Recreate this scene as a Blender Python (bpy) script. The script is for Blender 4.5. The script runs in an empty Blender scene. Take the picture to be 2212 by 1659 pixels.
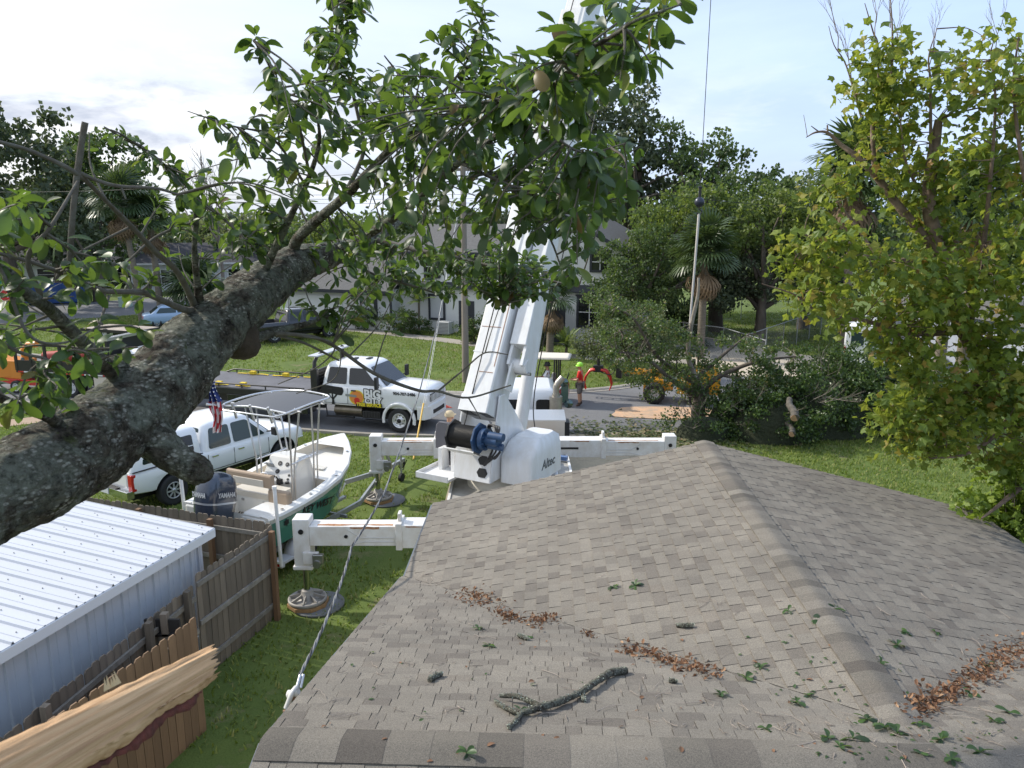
import bpy, math, random
import numpy as np
from mathutils import Vector as V, Matrix, noise
R = math.radians
sc = bpy.context.scene
# ------------------------------------------------------------------ camera, world, sun, exposure
CAM_H, PITCH, FPX = 7.4, R(12.18), 1661.0
cam_d = bpy.data.cameras.new('camera'); cam = bpy.data.objects.new('camera', cam_d)
sc.collection.objects.link(cam); sc.camera = cam
cam.location = (0, 0, CAM_H); cam.rotation_euler = (R(90) - PITCH, 0, 0)
cam_d.sensor_width = 36.0; cam_d.lens = 36.0 * FPX / 2212.0
cam_d.clip_start = 0.05; cam_d.clip_end = 3000
cam_d.dof.use_dof = True; cam_d.dof.focus_distance = 14.0; cam_d.dof.aperture_fstop = cam_d.lens / 2.4
SUN = V((-0.76, 0.31, 0.60)).normalized()
sun_el = math.asin(SUN.z); sun_az = math.atan2(SUN.x, SUN.y)
w = bpy.data.worlds.new('World'); sc.world = w; w.use_nodes = True
nt = w.node_tree; nt.nodes.clear()
def nn(t, typ, **kw):
    n = t.nodes.new(typ)
    for k, v in kw.items(): setattr(n, k, v)
    return n
wo = nn(nt, 'ShaderNodeOutputWorld'); bg = nn(nt, 'ShaderNodeBackground')
sky = nn(nt, 'ShaderNodeTexSky'); sky.sky_type = 'NISHITA'; sky.sun_disc = False
sky.sun_elevation = sun_el; sky.sun_rotation = sun_az
sky.altitude = 0; sky.air_density = 1.1; sky.dust_density = 2.2; sky.ozone_density = 1.5
bg.inputs['Strength'].default_value = 0.108
tc = nn(nt, 'ShaderNodeTexCoord')
def wmap(scale, loc=(0, 0, 0)):
    m = nn(nt, 'ShaderNodeMapping'); m.inputs['Scale'].default_value = scale; m.inputs['Location'].default_value = loc
    nt.links.new(tc.outputs['Generated'], m.inputs['Vector']); return m
def wnoise(mp, scale, detail, rough, dist=0.0):
    n = nn(nt, 'ShaderNodeTexNoise'); n.inputs['Scale'].default_value = scale; n.inputs['Detail'].default_value = detail
    n.inputs['Roughness'].default_value = rough; n.inputs['Distortion'].default_value = dist
    nt.links.new(mp.outputs[0], n.inputs['Vector']); return n
def ramp(t, src, stops):
    r = nn(t, 'ShaderNodeValToRGB'); cr = r.color_ramp
    while len(cr.elements) < len(stops): cr.elements.new(0.5)
    for e, (p, c) in zip(cr.elements, stops):
        e.position = p; e.color = (c, c, c, 1) if not hasattr(c, '__len__') else (*c, 1)
    t.links.new(src, r.inputs[0]); return r
def mixc(t, fac, a, b, blend='MIX'):
    m = nn(t, 'ShaderNodeMix', data_type='RGBA', blend_type=blend)
    for sock, val in ((m.inputs[0], fac), (m.inputs[6], a), (m.inputs[7], b)):
        if hasattr(val, 'node'): t.links.new(val, sock)
        elif hasattr(val, '__len__'): sock.default_value = (*val[:3], 1)
        else: sock.default_value = val
    return m.outputs[2]
# thin high veil, streaky cirrus, and a low cumulus bank near the horizon
veil = ramp(nt, wnoise(wmap((1.2, 1.2, 5.0), (3.1, 0.4, 0)), 2.0, 6, 0.55, 0.3).outputs[0], [(0.30, 0.62), (0.66, 0.96)])
bank_n = wnoise(wmap((1.6, 1.6, 4.6), (0.35, 2.2, 0.18)), 3.6, 9, 0.58, 0.25)
bank = ramp(nt, bank_n.outputs[0], [(0.42, 0.0), (0.52, 1.0)])
sep = nn(nt, 'ShaderNodeSeparateXYZ'); nt.links.new(tc.outputs['Generated'], sep.inputs[0])
band = ramp(nt, sep.outputs[2], [(0.0, 0.9), (0.12, 1.0), (0.21, 0.0)])
bm_ = nn(nt, 'ShaderNodeMath', operation='MULTIPLY'); nt.links.new(bank.outputs[0], bm_.inputs[0]); nt.links.new(band.outputs[0], bm_.inputs[1])
shade = ramp(nt, wnoise(wmap((1.6, 1.6, 4.6), (0.35, 2.2, 0.12)), 3.6, 9, 0.58, 0.25).outputs[0], [(0.42, (8.8, 8.9, 9.2)), (0.60, (4.5, 4.9, 5.8))])
xm = nn(nt, 'ShaderNodeMath', operation='MULTIPLY_ADD'); nt.links.new(sep.outputs[0], xm.inputs[0]); xm.inputs[1].default_value = 0.5; xm.inputs[2].default_value = 0.5
side_c = ramp(nt, xm.outputs[0], [(0.22, (7.4, 7.8, 8.5)), (0.72, (5.0, 6.5, 9.3))])
side_b = ramp(nt, xm.outputs[0], [(0.30, 1.0), (0.56, 0.22)])
c1 = mixc(nt, veil.outputs[0], sky.outputs[0], side_c.outputs[0])
bs_ = nn(nt, 'ShaderNodeMath', operation='MULTIPLY'); nt.links.new(bm_.outputs[0], bs_.inputs[0]); nt.links.new(side_b.outputs[0], bs_.inputs[1])
c2 = mixc(nt, bs_.outputs[0], c1, shade.outputs[0])
nt.links.new(c2, bg.inputs['Color']); nt.links.new(bg.outputs[0], wo.inputs[0])
sun_d = bpy.data.lights.new('sun', 'SUN'); sun_d.energy = 3.6; sun_d.angle = R(1.6); sun_d.color = (1.0, 0.94, 0.84)
sun = bpy.data.objects.new('sun', sun_d); sc.collection.objects.link(sun)
sun.rotation_euler = SUN.to_track_quat('Z', 'Y').to_euler(); sun.location = (-30, 12, 30)
sc.view_settings.view_transform = 'Standard'; sc.view_settings.look = 'None'
sc.view_settings.exposure = 0.45; sc.view_settings.gamma = 1.0; sc.view_settings.use_curve_mapping = False
sc.render.engine = 'CYCLES'
sc.cycles.max_bounces = 6; sc.cycles.transparent_max_bounces = 6; sc.cycles.caustics_reflective = False; sc.cycles.caustics_refractive = False
sc.cycles.use_denoising = True
# ------------------------------------------------------------------ helpers
rnd = random.Random(7); rng = np.random.default_rng(11)
cP, sP = math.cos(PITCH), math.sin(PITCH)
def at(u, v, z=0.0, y=None):
    """a point of the place whose picture lies at (u, v): on the height z, or at the distance y."""
    xc, yc = (u - 1106) / FPX, -(v - 829.5) / FPX
    d = V((xc, cP + yc * sP, -sP + yc * cP))
    t = (z - CAM_H) / d.z if y is None else y / d.y
    return V((d.x * t, d.y * t, CAM_H + d.z * t))
def tag(o, label=None, cat=None, group=None, kind=None):
    if label: o['label'] = label
    if cat: o['category'] = cat
    if group: o['group'] = group
    if kind: o['kind'] = kind
    return o
def thing(name, label, cat, loc=(0, 0, 0), rz=0.0, group=None):
    o = bpy.data.objects.new(name, None); sc.collection.objects.link(o); o.empty_display_size = 0.1
    o.location = loc; o.rotation_euler = (0, 0, rz)
    return tag(o, label, cat, group)
def link(name, me, parent=None, M=None):
    o = bpy.data.objects.new(name, me); sc.collection.objects.link(o)
    if parent is not None: o.parent = parent
    if M is not None: o.matrix_local = M
    return o
def copy_tree(o, parent=None):
    c = o.copy(); sc.collection.objects.link(c); c.parent = parent
    for ch in list(o.children): copy_tree(ch, c)
    return c
def frame(p, zdir, up=V((0, 0, 1))):
    z = V(zdir).normalized(); u = V(up)
    if abs(z.dot(u.normalized())) > 0.99: u = V((1, 0, 0)) if abs(z.x) < 0.9 else V((0, 1, 0))
    x = u.cross(z).normalized(); y = z.cross(x)
    M = Matrix((x, y, z)).transposed().to_4x4(); M.translation = V(p); return M
class MB:
    """collects shapes and links them as one mesh object"""
    def __init__(s): s.v = []; s.f = []; s.m = []; s.s = []; s.X = None
    def add(s, vs, fs, m=0, smooth=False):
        b = len(s.v)
        for p in vs:
            p = V(p); s.v.append(s.X @ p if s.X is not None else p)
        for f in fs: s.f.append([b + i for i in f]); s.m.append(m); s.s.append(smooth)
    def box(s, c, d, m=0, M=None):
        x, y, z = d[0] / 2, d[1] / 2, d[2] / 2; c = V(c)
        vs = [V((i * x, j * y, k * z)) for k in (-1, 1) for j in (-1, 1) for i in (-1, 1)]
        vs = [(M @ p if M is not None else p) + c for p in vs]
        s.add(vs, [(0, 2, 3, 1), (4, 5, 7, 6), (0, 1, 5, 4), (2, 6, 7, 3), (0, 4, 6, 2), (1, 3, 7, 5)], m)
    def b2(s, a, b, m=0):
        s.box([(p + q) / 2 for p, q in zip(a, b)], [abs(q - p) for p, q in zip(a, b)], m)
    def beam(s, p0, p1, wx, wy, m=0, up=V((0, 0, 1))):
        p0, p1 = V(p0), V(p1); F = frame((p0 + p1) / 2, p1 - p0, up)
        L = (p1 - p0).length
        vs = [F @ V((i * wx / 2, j * wy / 2, k * L / 2)) for k in (-1, 1) for j in (-1, 1) for i in (-1, 1)]
        s.add(vs, [(0, 2, 3, 1), (4, 5, 7, 6), (0, 1, 5, 4), (2, 6, 7, 3), (0, 4, 6, 2), (1, 3, 7, 5)], m)
    def loft(s, rings, m=0, closed=True, caps=True, smooth=True):
        n = len(rings[0]); vs = [p for r in rings for p in r]; fs = []
        for i in range(len(rings) - 1):
            for j in range(n if closed else n - 1):
                k = (j + 1) % n; fs.append((i * n + j, i * n + k, (i + 1) * n + k, (i + 1) * n + j))
        s.add(vs, fs, m, smooth)
        if caps and closed:
            s.add(rings[0], [tuple(range(n - 1, -1, -1))], m); s.add(rings[-1], [tuple(range(n))], m)
    def tube(s, pts, r, n=8, m=0, caps=True, smooth=True):
        pts = [V(p) for p in pts]
        rs = list(r) if hasattr(r, '__len__') else [r] * len(pts)
        rings = []; up = V((0, 0, 1)); x = None
        for i, p in enumerate(pts):
            d = (pts[min(i + 1, len(pts) - 1)] - pts[max(i - 1, 0)])
            if d.length < 1e-9: d = V((0, 0, 1))
            d.normalize()
            if x is None:
                x = d.cross(up) if abs(d.z) < 0.95 else d.cross(V((1, 0, 0)))
            x = (x - d * x.dot(d))
            if x.length < 1e-6: x = d.orthogonal()
            x.normalize(); y = d.cross(x)
            rings.append([p + (x * math.cos(2 * math.pi * k / n) + y * math.sin(2 * math.pi * k / n)) * rs[i] for k in range(n)])
        s.loft(rings, m, True, caps, smooth)
    def cyl(s, p0, p1, r, n=16, m=0, r1=None, smooth=True): s.tube([p0, p1], [r, r if r1 is None else r1], n, m, True, smooth)
    def lathe(s, prof, n=24, m=0, M=None, smooth=True, caps=True):
        """prof: (radius, height) pairs round local z"""
        rings = []
        for r, z in prof:
            ring = [V((r * math.cos(2 * math.pi * k / n), r * math.sin(2 * math.pi * k / n), z)) for k in range(n)]
            rings.append([M @ p for p in ring] if M is not None else ring)
        s.loft(rings, m, True, caps, smooth)
    def prism(s, poly, M, t, m=0):
        """poly in the local xy of M, extruded t along its z"""
        n = len(poly); a = [M @ V((p[0], p[1], 0)) for p in poly]; b = [M @ V((p[0], p[1], t)) for p in poly]
        s.add(a + b, [tuple(range(n - 1, -1, -1)), tuple(range(n, 2 * n))] + [(i, (i + 1) % n, n + (i + 1) % n, n + i) for i in range(n)], m)
    def grid(s, P, m=0, smooth=True):
        """P: rows of points"""
        n = len(P[0]); vs = [p for r in P for p in r]
        s.add(vs, [(i * n + j, i * n + j + 1, (i + 1) * n + j + 1, (i + 1) * n + j) for i in range(len(P) - 1) for j in range(n - 1)], m, smooth)
    def mesh(s, name, mats):
        me = bpy.data.meshes.new(name); me.from_pydata([tuple(p) for p in s.v], [], s.f)
        for mt in (mats if isinstance(mats, (list, tuple)) else [mats]): me.materials.append(mt)
        me.polygons.foreach_set('material_index', s.m); me.polygons.foreach_set('use_smooth', s.s); me.update()
        return me
    def build(s, name, mats, parent=None, bevel=0.0, sub=0, label=None, kind=None):
        o = link(name, s.mesh(name, mats), parent)
        if bevel:
            b = o.modifiers.new('edge', 'BEVEL'); b.width = bevel; b.segments = 2; b.limit_method = 'ANGLE'; b.angle_limit = R(40)
        if sub:
            b = o.modifiers.new('round', 'SUBSURF'); b.levels = sub; b.render_levels = sub
        return tag(o, label, None, None, kind)
def np_mesh(name, verts, faces, mats, smooth=False, parent=None, mi=None):
    """verts (N,3), faces (M,k) of one size"""
    me = bpy.data.meshes.new(name); k = faces.shape[1]; M_ = len(faces)
    me.vertices.add(len(verts)); me.vertices.foreach_set('co', np.asarray(verts, np.float32).ravel())
    me.loops.add(M_ * k); me.loops.foreach_set('vertex_index', faces.astype(np.int32).ravel())
    me.polygons.add(M_); me.polygons.foreach_set('loop_start', np.arange(M_, dtype=np.int32) * k)
    for mt in (mats if isinstance(mats, (list, tuple)) else [mats]): me.materials.append(mt)
    if mi is not None: me.polygons.foreach_set('material_index', mi.astype(np.int32))
    me.polygons.foreach_set('use_smooth', np.full(M_, smooth))
    me.update(calc_edges=True); me.validate()
    return link(name, me, parent)
def rot_rand(n, tilt=1.0):
    """n random rotation matrices; tilt 0 keeps local z up"""
    a = rng.uniform(0, 2 * np.pi, n); t = np.arccos(1 - rng.uniform(0, 1, n) * tilt); b = rng.uniform(0, 2 * np.pi, n)
    ca, sa, ct, st, cb, sb = np.cos(a), np.sin(a), np.cos(t), np.sin(t), np.cos(b), np.sin(b)
    Z = np.zeros(n); O = np.ones(n)
    Ra = np.stack([np.stack([ca, -sa, Z], -1), np.stack([sa, ca, Z], -1), np.stack([Z, Z, O], -1)], 1)
    Rt = np.stack([np.stack([O, Z, Z], -1), np.stack([Z, ct, -st], -1), np.stack([Z, st, ct], -1)], 1)
    Rb = np.stack([np.stack([cb, -sb, Z], -1), np.stack([sb, cb, Z], -1), np.stack([Z, Z, O], -1)], 1)
    return Ra @ Rt @ Rb
def scatter(name, tmpl_v, tmpl_f, pos, rot, size, mats, parent=None, smooth=False):
    tv = np.asarray(tmpl_v, float); tf = np.asarray(tmpl_f, int); n = len(pos)
    vv = np.einsum('nij,kj->nki', rot, tv) * np.asarray(size).reshape(n, 1, -1) + pos[:, None, :]
    ff = tf[None] + (np.arange(n) * len(tv))[:, None, None]
    return np_mesh(name, vv.reshape(-1, 3), ff.reshape(-1, tf.shape[1]), mats, smooth, parent)
def inpoly(px, py, poly):
    inside = np.zeros(len(px), bool); n = len(poly)
    for i in range(n):
        x0, y0 = poly[i][:2]; x1, y1 = poly[(i + 1) % n][:2]
        c = ((y0 > py) != (y1 > py)) & (px < (x1 - x0) * (py - y0) / ((y1 - y0) or 1e-9) + x0)
        inside ^= c
    return inside
def smooth_path(pts, per=6):
    """Catmull-Rom through points given as (x,y,z,...) tuples"""
    P = [np.array(p, float) for p in pts]; P = [2 * P[0] - P[1]] + P + [2 * P[-1] - P[-2]]; out = []
    for i in range(1, len(P) - 2):
        for k in range(per):
            t = k / per; a, b, c, d = P[i - 1:i + 3]
            out.append(0.5 * (2 * b + (c - a) * t + (2 * a - 5 * b + 4 * c - d) * t * t + (3 * b - a - 3 * c + d) * t ** 3))
    out.append(P[-2]); return out
def arc_pts(cx, cy, r, a0, a1, n): return [(cx + r * math.cos(a0 + (a1 - a0) * i / n), cy + r * math.sin(a0 + (a1 - a0) * i / n)) for i in range(n + 1)]
def rrect(w_, h_, r, n=4):
    p = []
    for cx, cy, a in ((w_ / 2 - r, h_ / 2 - r, 0), (-w_ / 2 + r, h_ / 2 - r, 90), (-w_ / 2 + r, -h_ / 2 + r, 180), (w_ / 2 - r, -h_ / 2 + r, 270)):
        p += arc_pts(cx, cy, r, R(a), R(a + 90), n)
    return p
def text(name, body, size, M, mat_, parent=None, bold=0.0, depth=0.002, sx=1.0, shear=0.0):
    c = bpy.data.curves.new(name, 'FONT'); c.body = body; c.size = size; c.align_x = 'CENTER'; c.align_y = 'CENTER'
    c.offset = bold; c.extrude = depth; c.shear = shear; c.resolution_u = 3
    t_ = bpy.data.objects.new('t', c); sc.collection.objects.link(t_)
    me = bpy.data.meshes.new_from_object(t_.evaluated_get(bpy.context.evaluated_depsgraph_get()))
    bpy.data.objects.remove(t_); me.name = name; me.materials.clear(); me.materials.append(mat_)
    return link(name, me, parent, M @ Matrix.Diagonal((sx, 1, 1, 1)))
def baked(o):
    """applies an object's modifiers"""
    dg = bpy.context.evaluated_depsgraph_get(); dg.update()
    me = bpy.data.meshes.new_from_object(o.evaluated_get(dg)); o.modifiers.clear(); o.data = me; return o
# ------------------------------------------------------------------ materials
MATS = {}
def mat(name, col, rough=0.6, metal=0.0, var=None, bump=None, col2=None, coat=0.0, spec=None, rand=0.0, island=0.0, stretch=(1, 1, 1), trans=0.0, sheen=0):
    """procedural material. var=(scale, amount[, detail]) mottles towards col2; bump=(scale, strength); rand / island vary by object / by piece"""
    if name in MATS: return MATS[name]
    m = bpy.data.materials.new(name); m.use_nodes = True; t = m.node_tree; b = t.nodes['Principled BSDF']; MATS[name] = m
    b.inputs['Roughness'].default_value = rough; b.inputs['Metallic'].default_value = metal
    if coat: b.inputs['Coat Weight'].default_value = coat; b.inputs['Coat Roughness'].default_value = 0.06
    if spec is not None: b.inputs['Specular IOR Level'].default_value = spec
    out = None
    tcn = nn(t, 'ShaderNodeTexCoord'); mp = nn(t, 'ShaderNodeMapping'); mp.inputs['Scale'].default_value = stretch
    t.links.new(tcn.outputs['Object'], mp.inputs['Vector'])
    src = col
    if var:
        nz = nn(t, 'ShaderNodeTexNoise'); nz.inputs['Scale'].default_value = var[0]; nz.inputs['Detail'].default_value = var[2] if len(var) > 2 else 6
        nz.inputs['Roughness'].default_value = 0.62
        t.links.new(mp.outputs[0], nz.inputs['Vector'])
        c2 = col2 or tuple(c * 0.6 for c in col)
        rp = ramp(t, nz.outputs[0], [(0.36, 0.0), (0.64, var[1])])
        src = mixc(t, rp.outputs[0], col, c2)
    for amt, node, sock in ((rand, 'ShaderNodeObjectInfo', 'Random'), (island, 'ShaderNodeNewGeometry', 'Random Per Island')):
        if amt:
            i = nn(t, node); rp = ramp(t, i.outputs[sock], [(0.0, 1 - amt), (1.0, 1 + amt)])
            rp.color_ramp.elements[1].color = (1 + amt, 1 + amt, 1 + amt, 1)
            src = mixc(t, 1.0, src, rp.outputs[0], 'MULTIPLY')
    if hasattr(src, 'node'): t.links.new(src, b.inputs['Base Color'])
    else: b.inputs['Base Color'].default_value = (*src, 1)
    if bump:
        nz = nn(t, 'ShaderNodeTexNoise'); nz.inputs['Scale'].default_value = bump[0]; nz.inputs['Detail'].default_value = 8; nz.inputs['Roughness'].default_value = 0.65
        t.links.new(mp.outputs[0], nz.inputs['Vector'])
        bu = nn(t, 'ShaderNodeBump'); bu.inputs['Strength'].default_value = bump[1]; bu.inputs['Distance'].default_value = bump[2] if len(bump) > 2 else 0.02
        t.links.new(nz.outputs[0], bu.inputs['Height']); t.links.new(bu.outputs[0], b.inputs['Normal'])
    return m
def leaf_mat(name, stops, rough=0.45, trans=0.35, tcol=(0.35, 0.5, 0.06), source='island', spec=0.4):
    """two-sided leaf with light coming through; stops colour the leaves one by one"""
    if name in MATS: return MATS[name]
    m = bpy.data.materials.new(name); m.use_nodes = True; t = m.node_tree; b = t.nodes['Principled BSDF']; MATS[name] = m
    if source == 'island': s_ = nn(t, 'ShaderNodeNewGeometry').outputs['Random Per Island']
    else: s_ = nn(t, 'ShaderNodeObjectInfo').outputs['Random']
    rp = ramp(t, s_, stops)
    t.links.new(rp.outputs[0], b.inputs['Base Color']); b.inputs['Roughness'].default_value = rough; b.inputs['Specular IOR Level'].default_value = spec
    tr = nn(t, 'ShaderNodeBsdfTranslucent'); t.links.new(mixc(t, 0.6, rp.outputs[0], tcol), tr.inputs['Color'])
    mx = nn(t, 'ShaderNodeMixShader'); mx.inputs[0].default_value = trans
    t.links.new(b.outputs[0], mx.inputs[1]); t.links.new(tr.outputs[0], mx.inputs[2]); t.links.new(mx.outputs[0], t.nodes['Material Output'].inputs[0])
    return m
white_paint = mat('white_paint', (0.78, 0.79, 0.80), 0.28, coat=0.6, var=(1.2, 0.05), col2=(0.6, 0.6, 0.58))
crane_white = mat('crane_white', (0.72, 0.73, 0.74), 0.38, coat=0.2, var=(3.0, 0.36, 10), col2=(0.52, 0.49, 0.43), stretch=(2.2, 2.2, .5))
beam_white = mat('beam_white', (0.74, 0.74, 0.73), 0.42, var=(4.5, 0.5, 10), col2=(0.50, 0.44, 0.36), stretch=(1, 1.5, .8))
rust = mat('rust', (0.26, 0.10, 0.04), 0.85, var=(14, 0.8), col2=(0.48, 0.30, 0.17))
dark_glass = mat('dark_glass', (0.012, 0.014, 0.016), 0.06, spec=0.6)
tint_glass = mat('tint_glass', (0.03, 0.05, 0.05), 0.05, spec=0.6)
black_paint = mat('black_paint', (0.012, 0.013, 0.016), 0.25, coat=0.7)
black_trim = mat('black_trim', (0.018, 0.018, 0.019), 0.55)
black_steel = mat('black_steel', (0.016, 0.016, 0.017), 0.4, var=(6, 0.4), col2=(0.03, 0.028, 0.026))
rubber = mat('rubber', (0.022, 0.022, 0.023), 0.8, bump=(40, 0.3))
chrome = mat('chrome', (0.75, 0.76, 0.78), 0.12, 1.0)
steel = mat('steel', (0.42, 0.42, 0.42), 0.38, 1.0, var=(8, 0.4), col2=(0.3, 0.29, 0.27))
alu = mat('aluminium', (0.62, 0.63, 0.65), 0.33, 0.9)
galv = mat('galvanised', (0.42, 0.44, 0.45), 0.5, 0.7, var=(9, 0.4))
red_lens = mat('red_lens', (0.45, 0.01, 0.015), 0.2, coat=0.5)
amber_lens = mat('amber_lens', (0.75, 0.22, 0.03), 0.2, coat=0.5)
clear_lens = mat('clear_lens', (0.55, 0.57, 0.6), 0.1, 0.3, coat=0.6)
ink = mat('ink_black', (0.012, 0.012, 0.013), 0.5)
ink_white = mat('ink_white', (0.8, 0.8, 0.8), 0.5)
ink_yellow = mat('ink_yellow', (0.75, 0.62, 0.03), 0.5)
yellow_web = mat('yellow_webbing', (0.72, 0.52, 0.03), 0.7)
# ------------------------------------------------------------------ the setting: ground, street, kerbs, paths
def gmat(name, a, b, c, s1, s2, bump_s=0.5, rough=0.95, fine=60):
    m = bpy.data.materials.new(name); m.use_nodes = True; t = m.node_tree; p = t.nodes['Principled BSDF']
    tcn = nn(t, 'ShaderNodeTexCoord')
    def nz(sc_, d=8, ro=0.65):
        n = nn(t, 'ShaderNodeTexNoise'); n.inputs['Scale'].default_value = sc_; n.inputs['Detail'].default_value = d; n.inputs['Roughness'].default_value = ro
        t.links.new(tcn.outputs['Object'], n.inputs['Vector']); return n.outputs[0]
    c1 = mixc(t, ramp(t, nz(s1), [(0.40, 0.0), (0.62, 1.0)]).outputs[0], a, b)
    c2 = mixc(t, ramp(t, nz(s2, 10, 0.75), [(0.56, 0.0), (0.70, 1.0)]).outputs[0], c1, c)
    c3 = mixc(t, 0.55, c2, ramp(t, nz(fine, 4, 0.8), [(0.25, 0.35), (0.75, 1.0)]).outputs[0], 'MULTIPLY')
    t.links.new(c3, p.inputs['Base Color']); p.inputs['Roughness'].default_value = rough; p.inputs['Specular IOR Level'].default_value = 0.2
    bu = nn(t, 'ShaderNodeBump'); bu.inputs['Strength'].default_value = bump_s; bu.inputs['Distance'].default_value = 0.03
    t.links.new(nz(fine * 0.7, 6), bu.inputs['Height']); t.links.new(bu.outputs[0], p.inputs['Normal']); return m
lawn_m = gmat('lawn_soil', (0.150, 0.200, 0.050), (0.105, 0.155, 0.038), (0.29, 0.235, 0.14), 0.35, 0.7, 0.8, fine=34)
asphalt_m = gmat('asphalt', (0.215, 0.216, 0.222), (0.18, 0.181, 0.186), (0.26, 0.257, 0.25), 0.25, 0.4, 0.25, 0.9, fine=70)
concrete_m = gmat('concrete', (0.42, 0.385, 0.33), (0.36, 0.33, 0.285), (0.28, 0.25, 0.21), 0.5, 0.7, 0.15, 0.9, fine=25)
sand_m = gmat('sandy_concrete', (0.50, 0.42, 0.30), (0.40, 0.35, 0.26), (0.30, 0.25, 0.17), 0.6, 0.9, 0.3, 0.95, fine=25)
def sheet(name, poly, z, m, kind='structure'):
    b = MB(); b.add([(p[0], p[1], z) for p in poly], [tuple(range(len(poly)))]); o = b.build(name, m); o['kind'] = kind
    if o.data.polygons[0].normal.z < 0: o.data.flip_normals()
    return o
g = MB(); g.grid([[V((-900 + 1800 * i / 12, -300 + 1500 * j / 12, 0)) for i in range(13)] for j in range(13)], 0, False)
tag(g.build('ground', lawn_m), kind='structure')
near_e = smooth_path([(-70, 49), (-40, 37.6), (-21.5, 31.3), (-16.6, 29.4), (-7.7, 26.6), (-3.6, 25.8), (2.0, 25.8), (8, 27.4), (12.4, 31.5), (14.6, 35.5), (15.6, 38.6)], 6)
far_e = smooth_path([(-70, 58.5), (-40, 46.8), (-30, 42.9), (-22, 39.8), (-15.1, 36.9), (-9, 34.4), (-2.9, 32.2), (1, 32.2), (4.6, 33.2), (8.2, 36.0), (10.0, 38.4), (11.2, 41.2)], 6)
road_poly = [tuple(p) for p in near_e] + [tuple(p) for p in far_e[::-1]]
sheet('road', road_poly, 0.004, asphalt_m)
cr_a = [(-75, 28), (-58, 42), (-46, 50), (-37.5, 54.2), (-31, 58.5), (-22, 66), (-8, 80), (20, 110)]
cr_b = [(-85, 36), (-66, 50), (-52, 60), (-42, 66), (-33, 73.5), (-20, 85), (8, 118)]
cross_poly = smooth_path(cr_a, 4) + smooth_path(cr_b, 4)[::-1]
cross_poly = [tuple(p) for p in cross_poly]
sheet('side_street', cross_poly, 0.008, asphalt_m)
def kerb(name, path, w_=0.28, h=0.10, side=1):
    """a rolled concrete kerb along a path: road side sloping"""
    b = MB(); rings = []
    for i, p in enumerate(path):
        p = np.array(p[:2]); q = np.array(path[min(i + 1, len(path) - 1)][:2]) - np.array(path[max(i - 1, 0)][:2]); q = q / np.linalg.norm(q)
        n_ = np.array((-q[1], q[0])) * side
        rings.append([V((*(p + n_ * a), z)) for a, z in ((-0.16, -0.02), (-0.15, 0.022), (0.0, 0.03), (0.06, h * 0.8), (0.12, h), (w_, h), (w_, -0.02))])
    b.loft(rings, 0, True, True, False); return tag(b.build(name, kerb_m), kind='structure')
kerb_m = gmat('kerb_concrete', (0.40, 0.375, 0.33), (0.34, 0.31, 0.27), (0.24, 0.21, 0.17), 0.8, 1.4, 0.2, 0.9, fine=30)
kerb('kerb', [p for p in near_e if p[0] < -0.9], side=-1); kerb('kerb', [p for p in near_e if p[0] > 9.5], side=-1); kerb('kerb', far_e, side=1)
walk_near = smooth_path([(-26, 26.2), (-20.5, 26.6), (-18.2, 26.5), (-16.5, 28.2), (-14.9, 28.6)], 6)
def strip(name, path, wd, z, m):
    L_, R_ = [], []
    for i, p in enumerate(path):
        p = np.array(p[:2]); q = np.array(path[min(i + 1, len(path) - 1)][:2]) - np.array(path[max(i - 1, 0)][:2]); q = q / np.linalg.norm(q)
        n_ = np.array((-q[1], q[0])) * wd / 2; L_.append(tuple(p + n_)); R_.append(tuple(p - n_))
    poly = L_ + R_[::-1]; b = MB(); k = len(L_)
    b.add([(*p, z) for p in L_ + R_], [(i, i + 1, k + i + 1, k + i) for i in range(k - 1)])
    o = b.build(name, m)
    if o.data.polygons[0].normal.z < 0: o.data.flip_normals()
    o['kind'] = 'structure'; return poly
path_poly = strip('footpath', smooth_path([(-27, 25.4), (-22, 26.0), (-18.6, 27.4), (-16.6, 28.9), (-15.2, 29.3)], 6), 1.1, 0.012, mat('footpath_earth', (0.37, 0.27, 0.19), 0.95, var=(2.5, 0.6), col2=(0.27, 0.19, 0.13), bump=(18, 0.3)))
hw = [(-22, 57.5), (-16.5, 54.6), (-12.5, 52.6), (-8.2, 50.0), (-3.0, 46.2), (1.5, 42.4), (5.4, 40.6), (9.4, 39.8), (13.5, 39.3)]
walk_poly = strip('pavement', smooth_path(hw, 6), 1.3, 0.016, concrete_m)
patio_poly = [(2.6, 45.6), (6.6, 41.6), (13.2, 39.9), (16.6, 39.2), (14.2, 45.5), (11, 50.5), (6, 50.5)]
sheet('patio', patio_poly, 0.012, concrete_m)
apron_poly = [(9.4, 36.6), (13.0, 35.2), (16.4, 36.6), (17.2, 40.5), (13.6, 45.0), (9.6, 41.0)]
sheet('driveway', apron_poly, 0.020, mat('driveway_concrete', (0.52, 0.45, 0.36), 0.9, var=(1.2, 0.5), col2=(0.42, 0.36, 0.28), bump=(20, 0.15)))
drive_poly = [(-1.7, 26.0), (-1.9, 11.6), (4.6, 11.6), (4.9, 20), (6.4, 25.2), (8.6, 26.9), (2.0, 25.85)]
sheet('driveway', drive_poly, 0.016, sand_m)
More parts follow.
